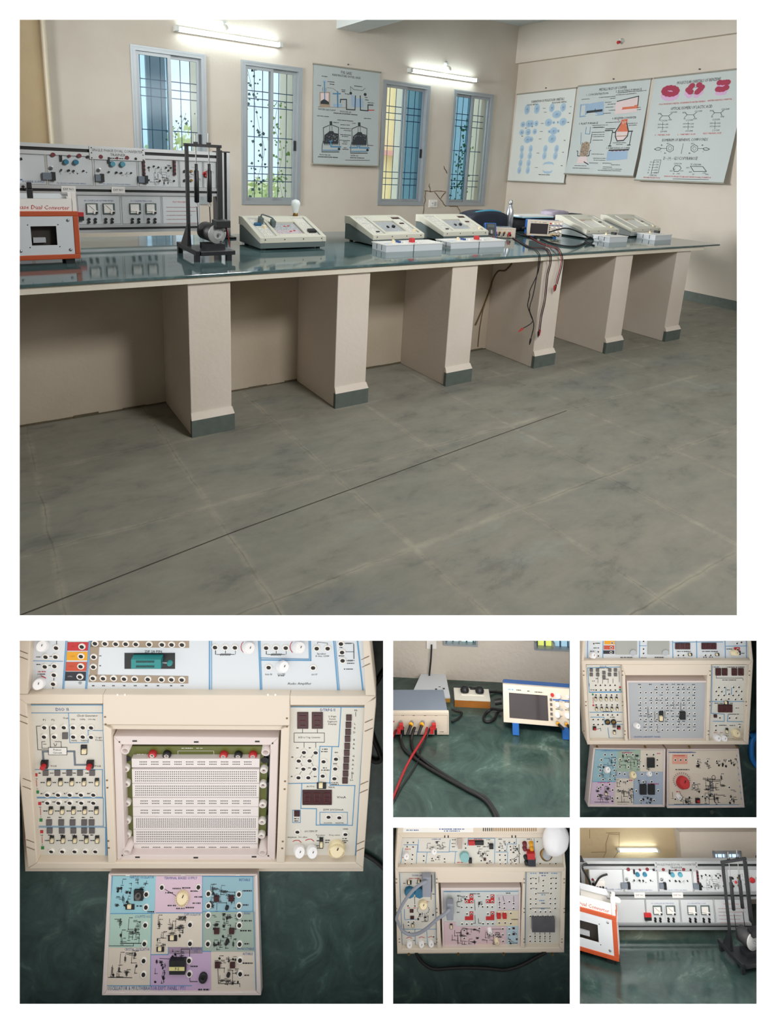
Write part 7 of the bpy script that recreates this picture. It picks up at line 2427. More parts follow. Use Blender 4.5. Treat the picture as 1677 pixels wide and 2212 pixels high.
t3, kq = plug_board('pastel patchwork plug-in panel, left of the pair below the grid-panel trainer', [g2(150, 197), g2(820, 205), g2(812, 748), g2(98, 745)], [g2(165, 210), g2(800, 215), g2(795, 728), g2(112, 725)])
mb = MB()
kq.slab(mb, [g2(165, 210), g2(800, 215), g2(795, 728), g2(112, 725)], -.002, -.001)
z = -.0008
for pts, c in (([(165, 210), (372, 212), (358, 510), (135, 510)], 3), ([(372, 212), (588, 214), (582, 415), (365, 415)], 4), ([(588, 214), (800, 216), (798, 415), (582, 415)], 5), ([(365, 417), (798, 417), (796, 725), (525, 725), (525, 478), (360, 478)], 6), ([(135, 512), (352, 512), (340, 725), (112, 725)], 7), ([(355, 480), (522, 480), (520, 726), (342, 726)], 5)):
    kq.flat(mb, [g2(*p) for p in pts], z, c)
z += .0001
kq.ln(mb, [g2(140, 511), g2(352, 511)], 1, z, 8); kq.ln(mb, [g2(525, 480), g2(520, 724), g2(790, 726)], 1, z, 8); kq.ln(mb, [g2(170, 214), g2(530, 218)], .8, z, 8)
kq.txt(mb, 'COMMUNICATION EXPT. PANEL', *g2(350, 222), 3, z, 2, wmax=84)
for x, y, w in ((460, 240, 22), (755, 248, 8), (495, 498, 9), (245, 518, 26), (705, 530, 24)): kq.scr(mb, *g2(x, y), w, 2.6, z, 9)
for i, q in enumerate(((180, 240, 350, 490, 16), (380, 240, 575, 400, 16), (600, 300, 660, 400, 3), (140, 540, 330, 700, 14), (360, 490, 510, 700, 16), (540, 490, 780, 530, 5), (580, 640, 720, 715, 9))): kq.sch(mb, *g2(q[0], q[1]), *g2(q[2], q[3]), z, q[4], 50 + i, .8)
kq.ln(mb, [g2(160, 700), g2(290, 700)], 1, z); kq.ln(mb, [g2(372, 700), g2(480, 700)], 1, z); kq.ln(mb, [g2(215, 650), g2(215, 700)], .8, z); kq.ln(mb, [g2(433, 670), g2(433, 700)], .8, z)
kq.scr(mb, *g2(240, 722), 10, 2.4, z); kq.scr(mb, *g2(418, 722), 22, 2.4, z)
p3 = t3.part('panel', mb, [M_PANEL, M_INK, M_DBLUE, mat('patch_blue', (146, 182, 194), .5), mat('patch_sage2', (158, 178, 160), .5, var=.02), mat('patch_cream', (216, 206, 192), .5), mat('patch_bluegrey', (164, 178, 196), .5, var=.02), mat('patch_lilac2', (206, 184, 206), .5, var=.02), M_BLUE, mat('print_magenta', (190, 70, 120), .6)])
c_, l_ = [0], {}
sock(t3, kq, p3, [g2(*p) for p in ((255, 257), (318, 257), (220, 305), (347, 305), (217, 352), (340, 355), (210, 400), (340, 402), (205, 453), (335, 453), (237, 488), (300, 486), (453, 257), (513, 257), (395, 303), (475, 305), (570, 307), (393, 370), (472, 372), (568, 370), (643, 257), (705, 257), (740, 305), (612, 362), (740, 358), (390, 432), (438, 437), (598, 438), (735, 433), (233, 537), (297, 533), (195, 570), (325, 585), (187, 643), (322, 660), (397, 503), (462, 503), (377, 585), (487, 585), (370, 660), (485, 662), (610, 510), (688, 508), (545, 593), (748, 592), (590, 683), (710, 682))], -.001, SOCK3, c_, l_, .0017)
tile(t3, kq, p3, 'transformer', *g2(685, 337), 16, 20, -.001, .0015, M_BLACK)
for x in (613, 690): tile(t3, kq, p3, 'transformer', *g2(x, 586), 14, 21, -.001, .0015, M_BLACK)
knob(t3, kq, p3, *g2(268, 400), 6, -.001, .006, M_KNOBW, (.1, .6, 1)); knob(t3, kq, p3, *g2(508, 445), 7, -.001, .005, M_KNOBC, (.1, .5, 1), ribs=14); knob(t3, kq, p3, *g2(660, 438), 5, -.001, .005, M_KNOBW, (.1, .6, 1))
switch_part(t3, kq, p3, *g2(267, 622), 5, 9, -.001)

t4, kq = plug_board('cream plug-in panel with a big red knob, right of the pair below the grid-panel trainer', [g2(835, 207), g2(1500, 205), g2(1556, 752), g2(834, 758)], [g2(848, 222), g2(1488, 220), g2(1538, 732), g2(848, 735)])
mb = MB()
kq.slab(mb, [g2(848, 222), g2(1488, 220), g2(1538, 732), g2(848, 735)], -.002, -.001)
z = -.0008
kq.rect(mb, *g2(880, 258), *g2(1022, 346), z, 3)
z += .0001
kq.ln(mb, [g2(850, 238), g2(1098, 238)], 1.2, z, 2); kq.ln(mb, [g2(848, 724), g2(1200, 724), g2(1500, 724)], 1, z, 5)
kq.txt(mb, 'POWER ELECTRONICS EXPT.', *g2(965, 238), 3, z, 2, wmax=50)
kq.scr(mb, *g2(948, 268), 24, 2.4, z, 4)
kq.scr(mb, *g2(975, 398), 30, 2.6, z)
for i in range(19):
    a = math.radians(-45 + i * 15)
    kq.ln(mb, [g2(968 + 70 * math.cos(a), 497 - 64 * math.sin(a)), g2(968 + 80 * math.cos(a), 497 - 74 * math.sin(a))], .9, z)
for i, q in enumerate(((1090, 300, 1230, 400, 10), (1285, 300, 1480, 380, 10), (1060, 500, 1140, 620, 5), (1150, 420, 1370, 700, 18), (880, 600, 1060, 720, 12), (1380, 520, 1480, 720, 5), (1170, 630, 1320, 720, 8))): kq.sch(mb, *g2(q[0], q[1]), *g2(q[2], q[3]), z, q[4], 70 + i, .8)
for i in range(5): kq.rect(mb, *g2(1228, 510 + i * 26), *g2(1252, 522 + i * 26), z, 6)
kq.ln(mb, [g2(1190, 548), g2(1235, 548)], 1, z); kq.ln(mb, [g2(1210, 470), g2(1210, 505), g2(1320, 505)], .9, z); kq.ln(mb, [g2(900, 720), g2(1225, 720), g2(1225, 640)], .8, z)
c = kq.P(*g2(1265, 470), z)
mb.lathe([(.0026, 0), (.0020, 0)], c, n=16, m=1, smooth=False, cap=False)
kq.scr(mb, *g2(936, 603), 8, 2.4, z, 4)
for i in range(8): kq.ln(mb, [g2(1478 + i * 6, 262 + i * 57), g2(1482 + i * 6, 276 + i * 57)], 1.2, z, 5)
p4 = t4.part('panel', mb, [mat('patch_ivory', (220, 208, 192), .5, var=.02), M_INK, M_DBLUE, mat('patch_salmon', (222, 160, 140), .5, var=.02), M_RED, M_BLUE, M_GREYP])
c_, l_ = [0], {}
sock(t4, kq, p4, [g2(*p) for p in ((907, 306), (957, 306), (1005, 306), (1070, 263), (1117, 318), (1207, 318), (1292, 318), (1405, 316), (1080, 520), (1080, 567), (1408, 560), (1432, 670), (1160, 645), (1200, 648), (907, 670), (968, 668))], -.001, SOCK3, c_, l_, .0017)
knob(t4, kq, p4, *g2(968, 515), 12, -.001, .010, M_RED, (.0, .5, 1))
knob(t4, kq, p4, *g2(938, 640), 5, -.001, .004, M_KNOBW)
tile(t4, kq, p4, 'push_button', *g2(1120, 690), 9, 10, -.001, .001, M_BLACK)
t4.part('red_cap', MB().box(*[v for ab in zip(kq.P(*g2(1110, 698), .001)[:2], kq.P(*g2(1130, 680), .001)[:2]) for v in ab], .001, .0025), M_RED, parent=p4)
bp_ = Thing('blue_clip', 'bright blue plastic clip lying on the marble at the right of the two plug-in panels', 'clip', mf3, o=mf3.z(1630, 1610, .003))
P = [mf3.z(*g2(*p), .003) - mf3.z(1630, 1610, .003) for p in ((1700, 60), (1640, 95), (1618, 160), (1618, 260), (1640, 330), (1690, 380))]
bp_.part('loop', MB().tube(smoothpath(P), .0035, 8), mat('cyan_blue_plastic', (16, 112, 190), .35))
P = [mf3.z(*g2(*p), .003) - mf3.z(1630, 1610, .003) for p in ((1600, 68), (1640, 80), (1690, 60))]
bp_.part('tail', MB().tube(smoothpath(P), .0028, 8), _M['cyan_blue_plastic'])
single('coin', 'small pale coin-like disc on the marble below the red-knob panel', 'disc', MB().cyl((0, 0, 0), .0026, .001, n=14), mat('dull_nickel', (120, 128, 120), .4, .5), frame=mf3, o=mf3.z(*g2(1245, 788), 0))

# ================================================================== niche at lower middle: trainer with patch cable and lamp
R5 = RECTS[4]
mf5 = camframe(1040, 1990, 0.815, 6)
niche('wall_niche_middle_lower', R5, 0.91, M_BOARD)
marble_plane(R5, mf5, 'marble_slab', 'dark green marble slab under the patch-cable trainer, lower middle niche')
d1, d2 = zc(845, 1785, 4.3), zc(845, 1975, 4.3)
df5 = camframe(1040, 1920, 0.778, -6)
k5 = Thing('patch_trainer', 'cream trainer kit with a thick grey patch cable and mauve centre panel', 'electronics trainer', df5)
kp = KP(k5)
OUT = [d1(70, -5), d1(1590, -5), d1(1625, 385), d2(1608, 350), d2(58, 362), d1(38, 385)]
body_under(k5, kp, OUT, mf5, DEP, M_CREAM, rear=1795)


def ex5(mb):
    for f, y in ((d1, 490), (d1, 525), (d1, 765), (d1, 800), (d2, 230), (d2, 260)):
        for x in (50 if f is d1 else 78, 425, 1238, 1610 if f is d1 else 1588): kp.rect(mb, *f(x - 7, y - 4), *f(x + 7, y + 4), .0003, 1)
    for x in (500, 532, 1125, 1157): kp.rect(mb, *d1(x - 5, 85), *d1(x + 5, 108), .0003, 3)
rims(k5, kp, [[d1(60, 62), d1(1600, 62), d1(1600, 108), d1(105, 108)], [d1(60, 62), d1(105, 108), d1(62, 385), d1(38, 385)], [d1(1600, 62), d1(1625, 385), d1(1606, 385), d1(1595, 108)],
              [d1(38, 382), d1(1625, 382), d1(1590, 424), d1(70, 428)], [d1(38, 385), d1(72, 428), d2(102, 325), d2(58, 362)], [d1(1590, 424), d1(1625, 385), d2(1608, 350), d2(1570, 310)],
              [d2(102, 325), d2(1570, 312), d2(1608, 350), d2(58, 362)], [d1(412, 424), d1(1248, 424), d1(1225, 522), d1(440, 525)], [d1(412, 424), d1(440, 525), d2(468, 322), d2(430, 325)], [d1(1225, 522), d1(1248, 424), d2(1242, 312), d2(1205, 314)]], ex5, [M_CREAM, mat('groove_brown', (120, 96, 72), .8), M_WHITE, M_INK])
for x in (165, 625, 1045, 1500): k5.part('latch_screw', MB().cyl(kp.P(*d2(x, 362), -.012),   .0014, .002, n=10), M_BRASS)
mb = MB()
kp.slab(mb, [d1(72, -5), d1(1590, -5), d1(1600, 62), d1(60, 62)], DEP, .002)
z = .0023
kp.rect(mb, *d1(112, 12), *d1(765, 55), z, 3)
kp.scr(mb, *d1(200, 36), 26, 3, z + .0001, 2); kp.scr(mb, *d1(565, 26), 54, 3.4, z + .0001, 2); kp.scr(mb, *d1(565, 44), 34, 3, z + .0001, 2)
for i in range(26): kp.rect(mb, *d1(855 + i * 19.5, 14), *d1(863 + i * 19.5, 46), z, 1 if i < 5 else 4)
k5.part('rear_deck', mb, [M_CREAM, M_INK, M_DBLUE, M_WHITE, mat('vent_brown', (150, 112, 60), .7)])
SOCK5 = SOCK3
c5, l5 = [0], {}
# upper panel
mb = MB()
kp.slab(mb, [d1(104, 108), d1(1597, 108), d1(1607, 384), d1(62, 384)], DEP, H3)
z = H3 + .0002
for pts in ([d1(120, 172), d1(250, 172), d1(240, 240), d1(540, 240)], [d1(255, 125), d1(250, 240)], [d1(240, 240), d1(235, 380)], [d1(335, 245), d1(320, 380)], [d1(550, 125), d1(540, 235), d1(615, 235)], [d1(600, 240), d1(588, 380)], [d1(718, 112), d1(712, 180)], [d1(720, 112), d1(965, 112), d1(962, 375), d1(590, 380)], [d1(975, 240), d1(1075, 240), d1(1080, 165), d1(1165, 165)], [d1(1165, 115), d1(1165, 165)], [d1(1085, 240), d1(1080, 378)], [d1(1330, 115), d1(1335, 375)], [d1(85, 378), d1(110, 200)]): kp.ln(mb, pts, 1.1, z, 2)
kp.txt(mb, 'LINEAR LAB', *d1(420, 120), 3.2, z, 3, wmax=20)
kp.ln(mb, [d1(1188, 170), d1(1192, 340)], 1.2, z); kp.ln(mb, [d1(1178, 225), d1(1202, 260)], 1, z)
for x, y, w, c in ((155, 212, 12, 4), (645, 335, 14, 4), (642, 350, 8, 4), (130, 290, 12, 4), (810, 120, 18, 4), (585, 125, 8, 1), (580, 160, 8, 1), (580, 190, 6, 1), (815, 188, 8, 1), (880, 190, 12, 1), (905, 125, 8, 1), (1015, 120, 8, 1), (1285, 120, 10, 1), (1025, 372, 14, 1), (1190, 372, 20, 1), (870, 358, 6, 1), (740, 355, 6, 1), (1490, 370, 14, 1), (390, 320, 8, 1), (500, 332, 4, 1), (275, 365, 6, 1), (440, 205, 6, 1)): kp.scr(mb, *d1(x, y), w, 2.4, z, c)
for i, q in enumerate(((310, 140, 530, 210, 10), (410, 280, 460, 310, 3), (770, 215, 920, 290, 8), (990, 140, 1065, 200, 5), (1100, 170, 1180, 350, 8), (820, 330, 940, 360, 4))): kp.sch(mb, *d1(q[0], q[1]), *d1(q[2], q[3]), z, q[4], 90 + i, .8)
pu = k5.part('upper_panel', mb, [M_PANEL, M_INK, M_BLUE, M_DBLUE, M_RED])
sock(k5, kp, pu, [d1(*p) for p in ((155, 148), (208, 146), (150, 186), (205, 188), (200, 260), (135, 308), (195, 302), (132, 345), (190, 345), (305, 272), (302, 315), (382, 295), (497, 298), (690, 160), (693, 198), (905, 152), (895, 265), (838, 315), (918, 318), (1098, 146), (1145, 148), (1008, 222), (1058, 222), (1010, 262), (1060, 265), (1012, 308), (1062, 306), (1015, 345), (1062, 345), (1108, 185), (1155, 185), (1112, 215), (1155, 220), (1110, 308), (1160, 305), (1112, 345), (1160, 345), (1358, 138), (1385, 342), (1475, 345), (1530, 342))], H3, SOCK5, c5, l5, .0017)
for x, y, m_ in ((1240, 155, M_MAROON), (1300, 152, M_YEL), (1240, 196, M_MAROON), (1305, 196, M_YEL), (1250, 278, M_BLACK), (1258, 328, M_BLACK)): k5.part('terminal', MB().lathe([(.003, 0), (.0026, .003), (.0014, .0034)], kp.P(*d1(x, y), H3), n=12), m_, parent=pu)
mb = MB(); kp.block(mb, *d1(1270, 255), *d1(1338, 310), H3, H3 + .006); kp.block(mb, *d1(1275, 310), *d1(1345, 372), H3, H3 + .006, 1)
k5.part('socket_block', mb, [M_RED, mat('print_navy', (40, 42, 54), .6)], parent=pu)
mb = MB(); kp.block(mb, *d1(720, 140), *d1(778, 178), H3, H3 + .002); kp.block(mb, *d1(780, 142), *d1(862, 176), H3, H3 + .002, 1)
k5.part('fuse_holder', mb, [M_RED, M_BLACK], parent=pu)
mb = MB(); kp.block(mb, *d1(622, 110), *d1(662, 210), H3, H3 + .005)
k5.part('relay', mb, mat('clear_relay', (176, 160, 150), .2), parent=pu)
tile(k5, kp, pu, 'chip', *d1(933, 196), 9, 8, H3, H3 + .003, M_BLACK); tile(k5, kp, pu, 'chip', *d1(738, 328), 7, 8, H3, H3 + .003, M_BLACK); tile(k5, kp, pu, 'indicator', *d1(872, 310), 5, 5, H3, H3 + .0012, M_LEDR)
q = kp.P(*d1(680, 270), H3); kk = kp.k(1000, 1850)
k5.part('transducer', MB().lathe([(10 * kk, 0), (10 * kk, .004), (9.2 * kk, .0045)], q, (.05, .3, 1), 20), mat('pale_teal_transducer', (134, 182, 184), .45), parent=pu)
knob(k5, kp, pu, *d1(135, 262), 6.5, H3, .006, M_KNOBW, (.2, .5, 1)); knob(k5, kp, pu, *d1(395, 222), 6, H3, .007, M_KNOBW, (.1, .7, 1))
# bulb
lb = Thing('lamp_bulb', 'large white bulb leaning in its brass holder on the patch-cable trainer', 'bulb', df5, o=kp.P(*d1(1440, 252), H3))
a_ = (kp.P(*d1(1440, 252), H3), kp.P(*d1(1545, 70), H3 + .02))
dv = (a_[1] - a_[0]).normalized()
kk = kp.k(1190, 1830)
lb.part('holder', MB().lathe([(13.5 * kk, 0), (13 * kk, .003), (8 * kk, .003)], (0, 0, 0), (0, .1, 1), 20), M_BRASS)
lb.part('neck', MB().lathe([(9.5 * kk, 0), (9 * kk, .010), (10 * kk, .014)], (0, 0, .002), dv, 18), M_LGREY)
lb.part('glass', MB().lathe([(10 * kk, .014), (12 * kk, .018), (20 * kk, .027), (25 * kk, .037), (26 * kk, .046), (22 * kk, .057), (10 * kk, .064), (.1 * kk, .066)], (0, 0, .002), dv, 22), mat('milky_glass', (240, 238, 240), .2))
# left panel
mb = MB()
kp.slab(mb, [d1(70, 430), d1(412, 428), d2(428, 326), d2(104, 326)], DEP, H3)
for pts in ([d1(80, 440), d2(105, 320)], [d1(405, 440), d2(425, 300)], [d2(105, 140), d2(225, 140), d2(222, 160), d2(228, 320)], [d2(225, 140), d2(330, 138), d2(345, 322)], [d2(335, 140), d2(420, 138)], [d2(110, 322), d2(420, 318)], [d1(125, 770), d1(125, 850), d2(130, 50), d2(235, 48)]): kp.ln(mb, pts, 1.2, z, 2)
kp.txt(mb, 'POWER LAB', *d1(243, 457), 4, z, 3, wmax=21)
for x, y, w, c in ((215, 485, 22, 4), (125, 530, 5, 1), (245, 528, 6, 1), (190, 648, 8, 1), (330, 648, 8, 1), (165, 758, 5, 4), (222, 758, 5, 4), (345, 700, 6, 4), (395, 630, 5, 1)): kp.scr(mb, *d1(x, y), w, 2.4, z, c)
for x, y in ((168, 262), (285, 258), (372, 255)): kp.ln(mb, [d2(x - 25, y - 38), d2(x, y - 50), d2(x + 25, y - 38)], 1.1, z, 4); 
for x, y, w in ((180, 312, 20), (282, 312, 14), (385, 312, 9), (215, 245, 5), (320, 275, 5), (405, 275, 5)): kp.scr(mb, *d2(x, y), w, 2.4, z)
for i in range(14):
    a = -.8 + i * .36
    x, y = 300 + 55 * math.cos(a), 775 + 40 * math.sin(a)
    kp.scr(mb, *d1(x, y), 2.2, 2.2, z)
kp.ln(mb, [d1(285, 650), d1(220, 655), d1(222, 730)], 1, z); kp.ln(mb, [d1(375, 610), d1(372, 680)], 1, z); kp.ln(mb, [d1(290, 800), d1(290, 840)], .8, z); kp.ln(mb, [d2(115, 90), d2(120, 140)], .9, z); kp.ln(mb, [d2(345, 10), d2(343, 65), d2(285, 70)], .9, z)
kp.sch(mb, *d1(240, 800), *d2(400, 60), z, 8, 120, .8)
pl = k5.part('left_panel', mb, [M_PANEL, M_INK, M_BLUE, M_DBLUE, M_RED])
sock(k5, kp, pl, [d1(158, 735), d1(222, 735), d2(162, 68), d2(210, 68), d2(162, 98), d2(168, 162), d2(395, 205)], H3, SOCK5, c5, l5, .0017)
for x in (172, 262):
    q = kp.P(*d1(x, 595), H3)
    k5.part('transformer_cap', MB().lathe([(11.5 * kk, 0), (11.5 * kk, .004), (10 * kk, .005)], q, (.05, .2, 1), 8), mat('blue_cap', (30, 104, 138), .4), parent=pl)
knob(k5, kp, pl, *d1(297, 712), 9, H3, .005, M_KNOBC, (.05, .4, 1), ribs=18)
for x, y in ((168, 268), (280, 265), (370, 262)): knob(k5, kp, pl, *d2(x, y), 6.5, H3, .004, M_KNOBW, (.1, .4, 1))
switch_part(k5, kp, pl, *d1(170, 527), 10, 7, H3, horiz=True); switch_part(k5, kp, pl, *d1(262, 520), 8, 6, H3, horiz=True)
switch_part(k5, kp, pl, *d2(203, 110), 5, 8, H3)
for f, x, y in ((d1, 192, 790), (d2, 197, 35)): tile(k5, kp, pl, 'indicator', *f(x, y), 8, 6, H3, H3 + .0012, M_LEDR)
mb = MB(); kp.block(mb, *d1(330, 480), *d1(382, 608), H3, H3 + .004)
k5.part('connector', mb, M_BLACK, parent=pl)
# right panel
mb = MB()
kp.slab(mb, [d1(1250, 425), d1(1588, 424), d2(1568, 312), d2(1244, 312)], DEP, H3)
kp.ln(mb, [d1(1258, 430), d1(1250, 800), d2(1246, 300)], 1.2, z, 2); kp.ln(mb, [d1(1580, 440), d2(1565, 300)], 1.2, z, 2)
for x, y, w, c in ((1325, 437, 14, 2), (1420, 435, 20, 3), (1518, 437, 14, 2), (1418, 458, 9, 3), (1415, 637, 9, 2), (1402, 690, 12, 2), (1415, 715, 8, 1), (1412, 768, 8, 2)): kp.scr(mb, *d1(x, y), w, 2.8, z, c)
for pts in ([d1(1300, 480), d1(1345, 480)], [d1(1300, 575), d1(1345, 575)], [d1(1345, 622), d1(1485, 620)], [d1(1300, 760), d1(1480, 760)], [d1(1375, 470), d1(1375, 520)], [d1(1480, 480), d1(1530, 480)]): kp.ln(mb, pts, .9, z)
for x in (1338, 1384, 1430, 1476): kp.ln(mb, [d2(x, 170), d2(x, 245)], 1.2, z)
pr = k5.part('right_panel', mb, [M_PANEL, M_INK, M_BLUE, M_DBLUE])
sock(k5, kp, pr, [d1(*p) for p in ((1298, 481), (1345, 481), (1300, 527), (1346, 527), (1300, 575), (1348, 575), (1414, 500), (1412, 548), (1412, 595), (1486, 480), (1532, 478), (1486, 526), (1532, 526), (1486, 573), (1530, 572), (1345, 622), (1485, 620), (1296, 671), (1345, 671), (1480, 668), (1524, 668), (1296, 716), (1345, 716), (1480, 714), (1524, 714), (1296, 762), (1524, 758), (1342, 790), (1388, 790), (1434, 790), (1480, 790), (1294, 832), (1342, 832), (1388, 832), (1434, 832), (1480, 832))] + [d2(x, y) for y in (200, 246) for x in (1292, 1338, 1384, 1430, 1476)], H3, SOCK5, c5, l5, .0017)
mb = MB(); kp.block(mb, *d2(1312, 52), *d2(1524, 168), H3, H3 + .005)
k5.part('ic_socket', mb, mat('foil_grey', (92, 92, 98), .25, .3, var=.3, scale=90), parent=pr)
# centre panel
mb = MB()
CI = [d1(478, 592), d1(1192, 588), d2(1182, 292), d2(494, 296)]
kp.slab(mb, CI, DEP, H3)
for pts, c in (([d1(980, 640), d1(1190, 640), d1(1188, 780), d1(985, 782)], 4), ([d1(985, 784), d1(1188, 782), d2(1188, 108), d2(980, 108)], 5), ([d2(490, 70), d2(600, 70), d2(610, 112), d2(1075, 112), d2(1072, 292), d2(494, 294)], 6), ([d2(1078, 108), d2(1186, 108), d2(1183, 290), d2(1074, 292)], 7)): kp.flat(mb, pts, z, c)
z += .0001
for x, y, f in ((725, 680, d1), (920, 680, d1), (725, 20, d2), (920, 20, d2)):
    for pts in ([f(x + 5, y - 45), f(x + 40, y - 45), f(x + 40, y + 35), f(x - 38, y + 35), f(x - 38, y), f(x + 5, y)],):
        kp.flat(mb, [pts[0], pts[1], pts[2], f(x + 5, y + 35)], z, 8)
        kp.flat(mb, [pts[5], f(x + 5, y + 35), pts[3], pts[4]], z, 8)
z += .0001
kp.ln(mb, [d1(490, 608), d1(1180, 605)], 1, z, 2); kp.txt(mb, 'POWER ELECTRONICS PANEL', *d1(570, 607), 3, z, 3, wmax=36)
for i, q in enumerate(((600, 630, 700, 690, 4), (800, 700, 850, 750, 3))): kp.sch(mb, *d1(q[0], q[1]), *d1(q[2], q[3]), z, q[4], 130 + i, .8)
for i, q in enumerate(((540, 120, 820, 280, 22), (830, 150, 1060, 280, 14), (1085, 130, 1180, 280, 6))): kp.sch(mb, *d2(q[0], q[1]), *d2(q[2], q[3]), z, q[4], 140 + i, .8)
for pts in ([d1(640, 652), d1(690, 652)], [d1(655, 700), d1(612, 705), d1(615, 745), d1(640, 748)], [d1(845, 700), d1(812, 705), d1(815, 750)], [d1(775, 680), d1(782, 780)], [d2(780, 10), d2(784, 85), d2(750, 85)], [d2(812, 40), d2(815, 85), d2(840, 85)], [d1(1005, 660), d1(1008, 740)], [d1(1140, 650), d1(1140, 720)], [d1(1040, 650), d1(1052, 700)], [d1(563, 665), d1(563, 690)], [d2(940, 138), d2(1035, 138)], [d2(500, 292), d2(1070, 290)]): kp.ln(mb, pts, .9, z)
for x, y, w in ((780, 628, 22), (1090, 622, 10), (625, 800, 5), (820, 652, 5)): kp.scr(mb, *d1(x, y), w, 2.4, z)
for x, y, w in ((1148, 48, 14), (1145, 268, 16), (625, 172, 10), (760, 255, 12)): kp.scr(mb, *d2(x, y), w, 2.4, z)
pc = k5.part('centre_panel', mb, [mat('panel_pale_grey', (204, 208, 206), .5, var=.02), M_INK, M_BLUE, M_DBLUE, mat('patch_greylilac', (200, 192, 198), .5, var=.02), mat('patch_sand', (218, 206, 176), .5, var=.02), mat('patch_pink2', (214, 188, 194), .5, var=.02), mat('patch_sky', (176, 200, 212), .5, var=.02), M_RED])
mb = MB()
FO = [d1(464, 572), d1(1205, 568), d2(1198, 304), d2(482, 310)]
for i in range(4):
    j = (i + 1) % 4
    kp.slab(mb, [FO[i], FO[j], CI[j], CI[i]], DEP, H3 + .002)
k5.part('panel_frame', mb, M_PINKW)
sock(k5, kp, pc, [d1(*p) for p in ((703, 650), (748, 650), (703, 695), (748, 695), (657, 748), (703, 748), (748, 748), (897, 650), (940, 648), (897, 695), (940, 695), (850, 742), (896, 744), (940, 744), (1008, 700), (1052, 710), (1098, 695), (1138, 712), (1008, 748), (1052, 755), (1138, 758), (706, 808), (748, 808), (900, 808), (942, 806), (1005, 802), (1060, 802), (1112, 802))] + [d2(*p) for p in ((660, 85), (703, 86), (750, 85), (855, 82), (900, 82), (945, 82), (1005, 75), (1060, 75), (1112, 80), (680, 143), (680, 218), (820, 125), (915, 188), (950, 188), (985, 198), (1038, 130), (1038, 185), (1040, 245), (1098, 130), (1098, 185), (1098, 245))], H3, SOCK5, c5, l5, .0017)
for x in (1003, 1057): tile(k5, kp, pc, 'red_block', *d2(x, 25), 8.5, 9, H3, H3 + .003, M_RED)
for y in (133, 188): tile(k5, kp, pc, 'indicator', *d2(1140, y), 5, 3, H3, H3 + .001, M_LEDR)
switch_part(k5, kp, pc, *d2(560, 118), 5.5, 10, H3)
knob(k5, kp, pc, *d2(915, 140), 5, H3, .004, M_KNOBW); knob(k5, kp, pc, *d2(980, 235), 5, H3, .004, M_KNOBC)
mb = MB(); kp.block(mb, *d1(530, 700), *d1(580, 842), H3, H3 + .004); k5.part('connector', mb, M_BLACK, parent=pc)
tile(k5, kp, pc, 'green_led', *d1(577, 762), 2.5, 8, H3 + .004, H3 + .006, M_GREEN)
flush(k5, l5)
pcab = Thing('patch_cable', 'thick grey patch cable looping between two plugs on the trainer', 'cable', df5, o=kp.P(*d1(325, 520), .004))
O_ = kp.P(*d1(325, 520), .004)
P = [kp.P(*q) - O_ for q in (d1(330, 512) + (.008,), d1(270, 540) + (.012,), d1(190, 610) + (.012,), d1(110, 720) + (.010,), d1(55, 840) + (.008,), d2(62, 70) + (.006,), d2(105, 150) + (.005,), d2(175, 188) + (.005,), d2(260, 175) + (.006,), d2(340, 125) + (.008,), d2(430, 45) + (.010,), d1(510, 805) + (.011,), d1(545, 770) + (.009,))]
pcab.part('wire', MB().tube(smoothpath(P), .0018, 10), M_CABLEG)
for (x0, y0, x1, y1) in ((288, 470, 375, 600), (512, 720, 582, 815)):
    mb = MB()
    p = [kp.P(*d1(x0, y1), -.001) - O_, kp.P(*d1(x1, y0), .006) - O_]
    mb.box(p[0][0], p[1][0], p[0][1], p[1][1], -.001 - O_[2], .007 - O_[2])
    pcab.part('plug', mb, M_CABLEG, bevel=.001)
lead = Thing('mains_cable', 'black mains cable sagging across the marble below the patch-cable trainer', 'cord', mf5, o=mf5.z(*d2(420, 510), .003))
O_ = mf5.z(*d2(420, 510), .003)
P = [mf5.z(*d2(*p), .003) - O_ for p in ((225, 330), (250, 395), (300, 455), (360, 495), (420, 510), (560, 500), (700, 495), (850, 498), (960, 508), (1050, 516), (1150, 495), (1250, 455), (1340, 405), (1440, 350))]
lead.part('wire', MB().tube(smoothpath(P), .0019, 8), M_RUB)

# ================================================================== niche at upper middle: bench top with generator and oscilloscope
R4 = RECTS[2]
niche('wall_niche_middle_upper', R4, 1.06, M_BOARD)
S4 = 0.352
tf4 = tableframe(1040, 1600, 0.87, 3, S4)
p_ = [tf4.z(u, v, 0) for u, v in ((838, 1769), (1243, 1769), (1243, 1482), (838, 1462))]
mb = MB()
mb.hexa([(p[0], p[1], -.008) for p in p_] + [(p[0], p[1], 0) for p in p_])
single('marble_slab', 'dark green marble bench top under the signal generator, upper middle niche', 'table top', mb, marble('green_marble_table', 6.0, (38, 56, 52), (64, 86, 79), (124, 146, 136), 0.16), frame=tf4)
a, b = p_[3], p_[2]
mb = MB()
yy = lambda x: a[1] + (b[1] - a[1]) * (x - a[0]) / (b[0] - a[0])
wz = tf4.y(1040, 1372, a[1])[2]
h4 = zc(845, 1380, 4.3)
def wall4(x0, x1, z0, z1, d0=0.0, d1=.05, m=0, mb=mb):
    mb.hexa([(x0, yy(x0) + d0, z0), (x1, yy(x1) + d0, z0), (x1, yy(x1) + d1, z0), (x0, yy(x0) + d1, z0), (x0, yy(x0) + d0, z1), (x1, yy(x1) + d0, z1), (x1, yy(x1) + d1, z1), (x0, yy(x0) + d1, z1)], m)
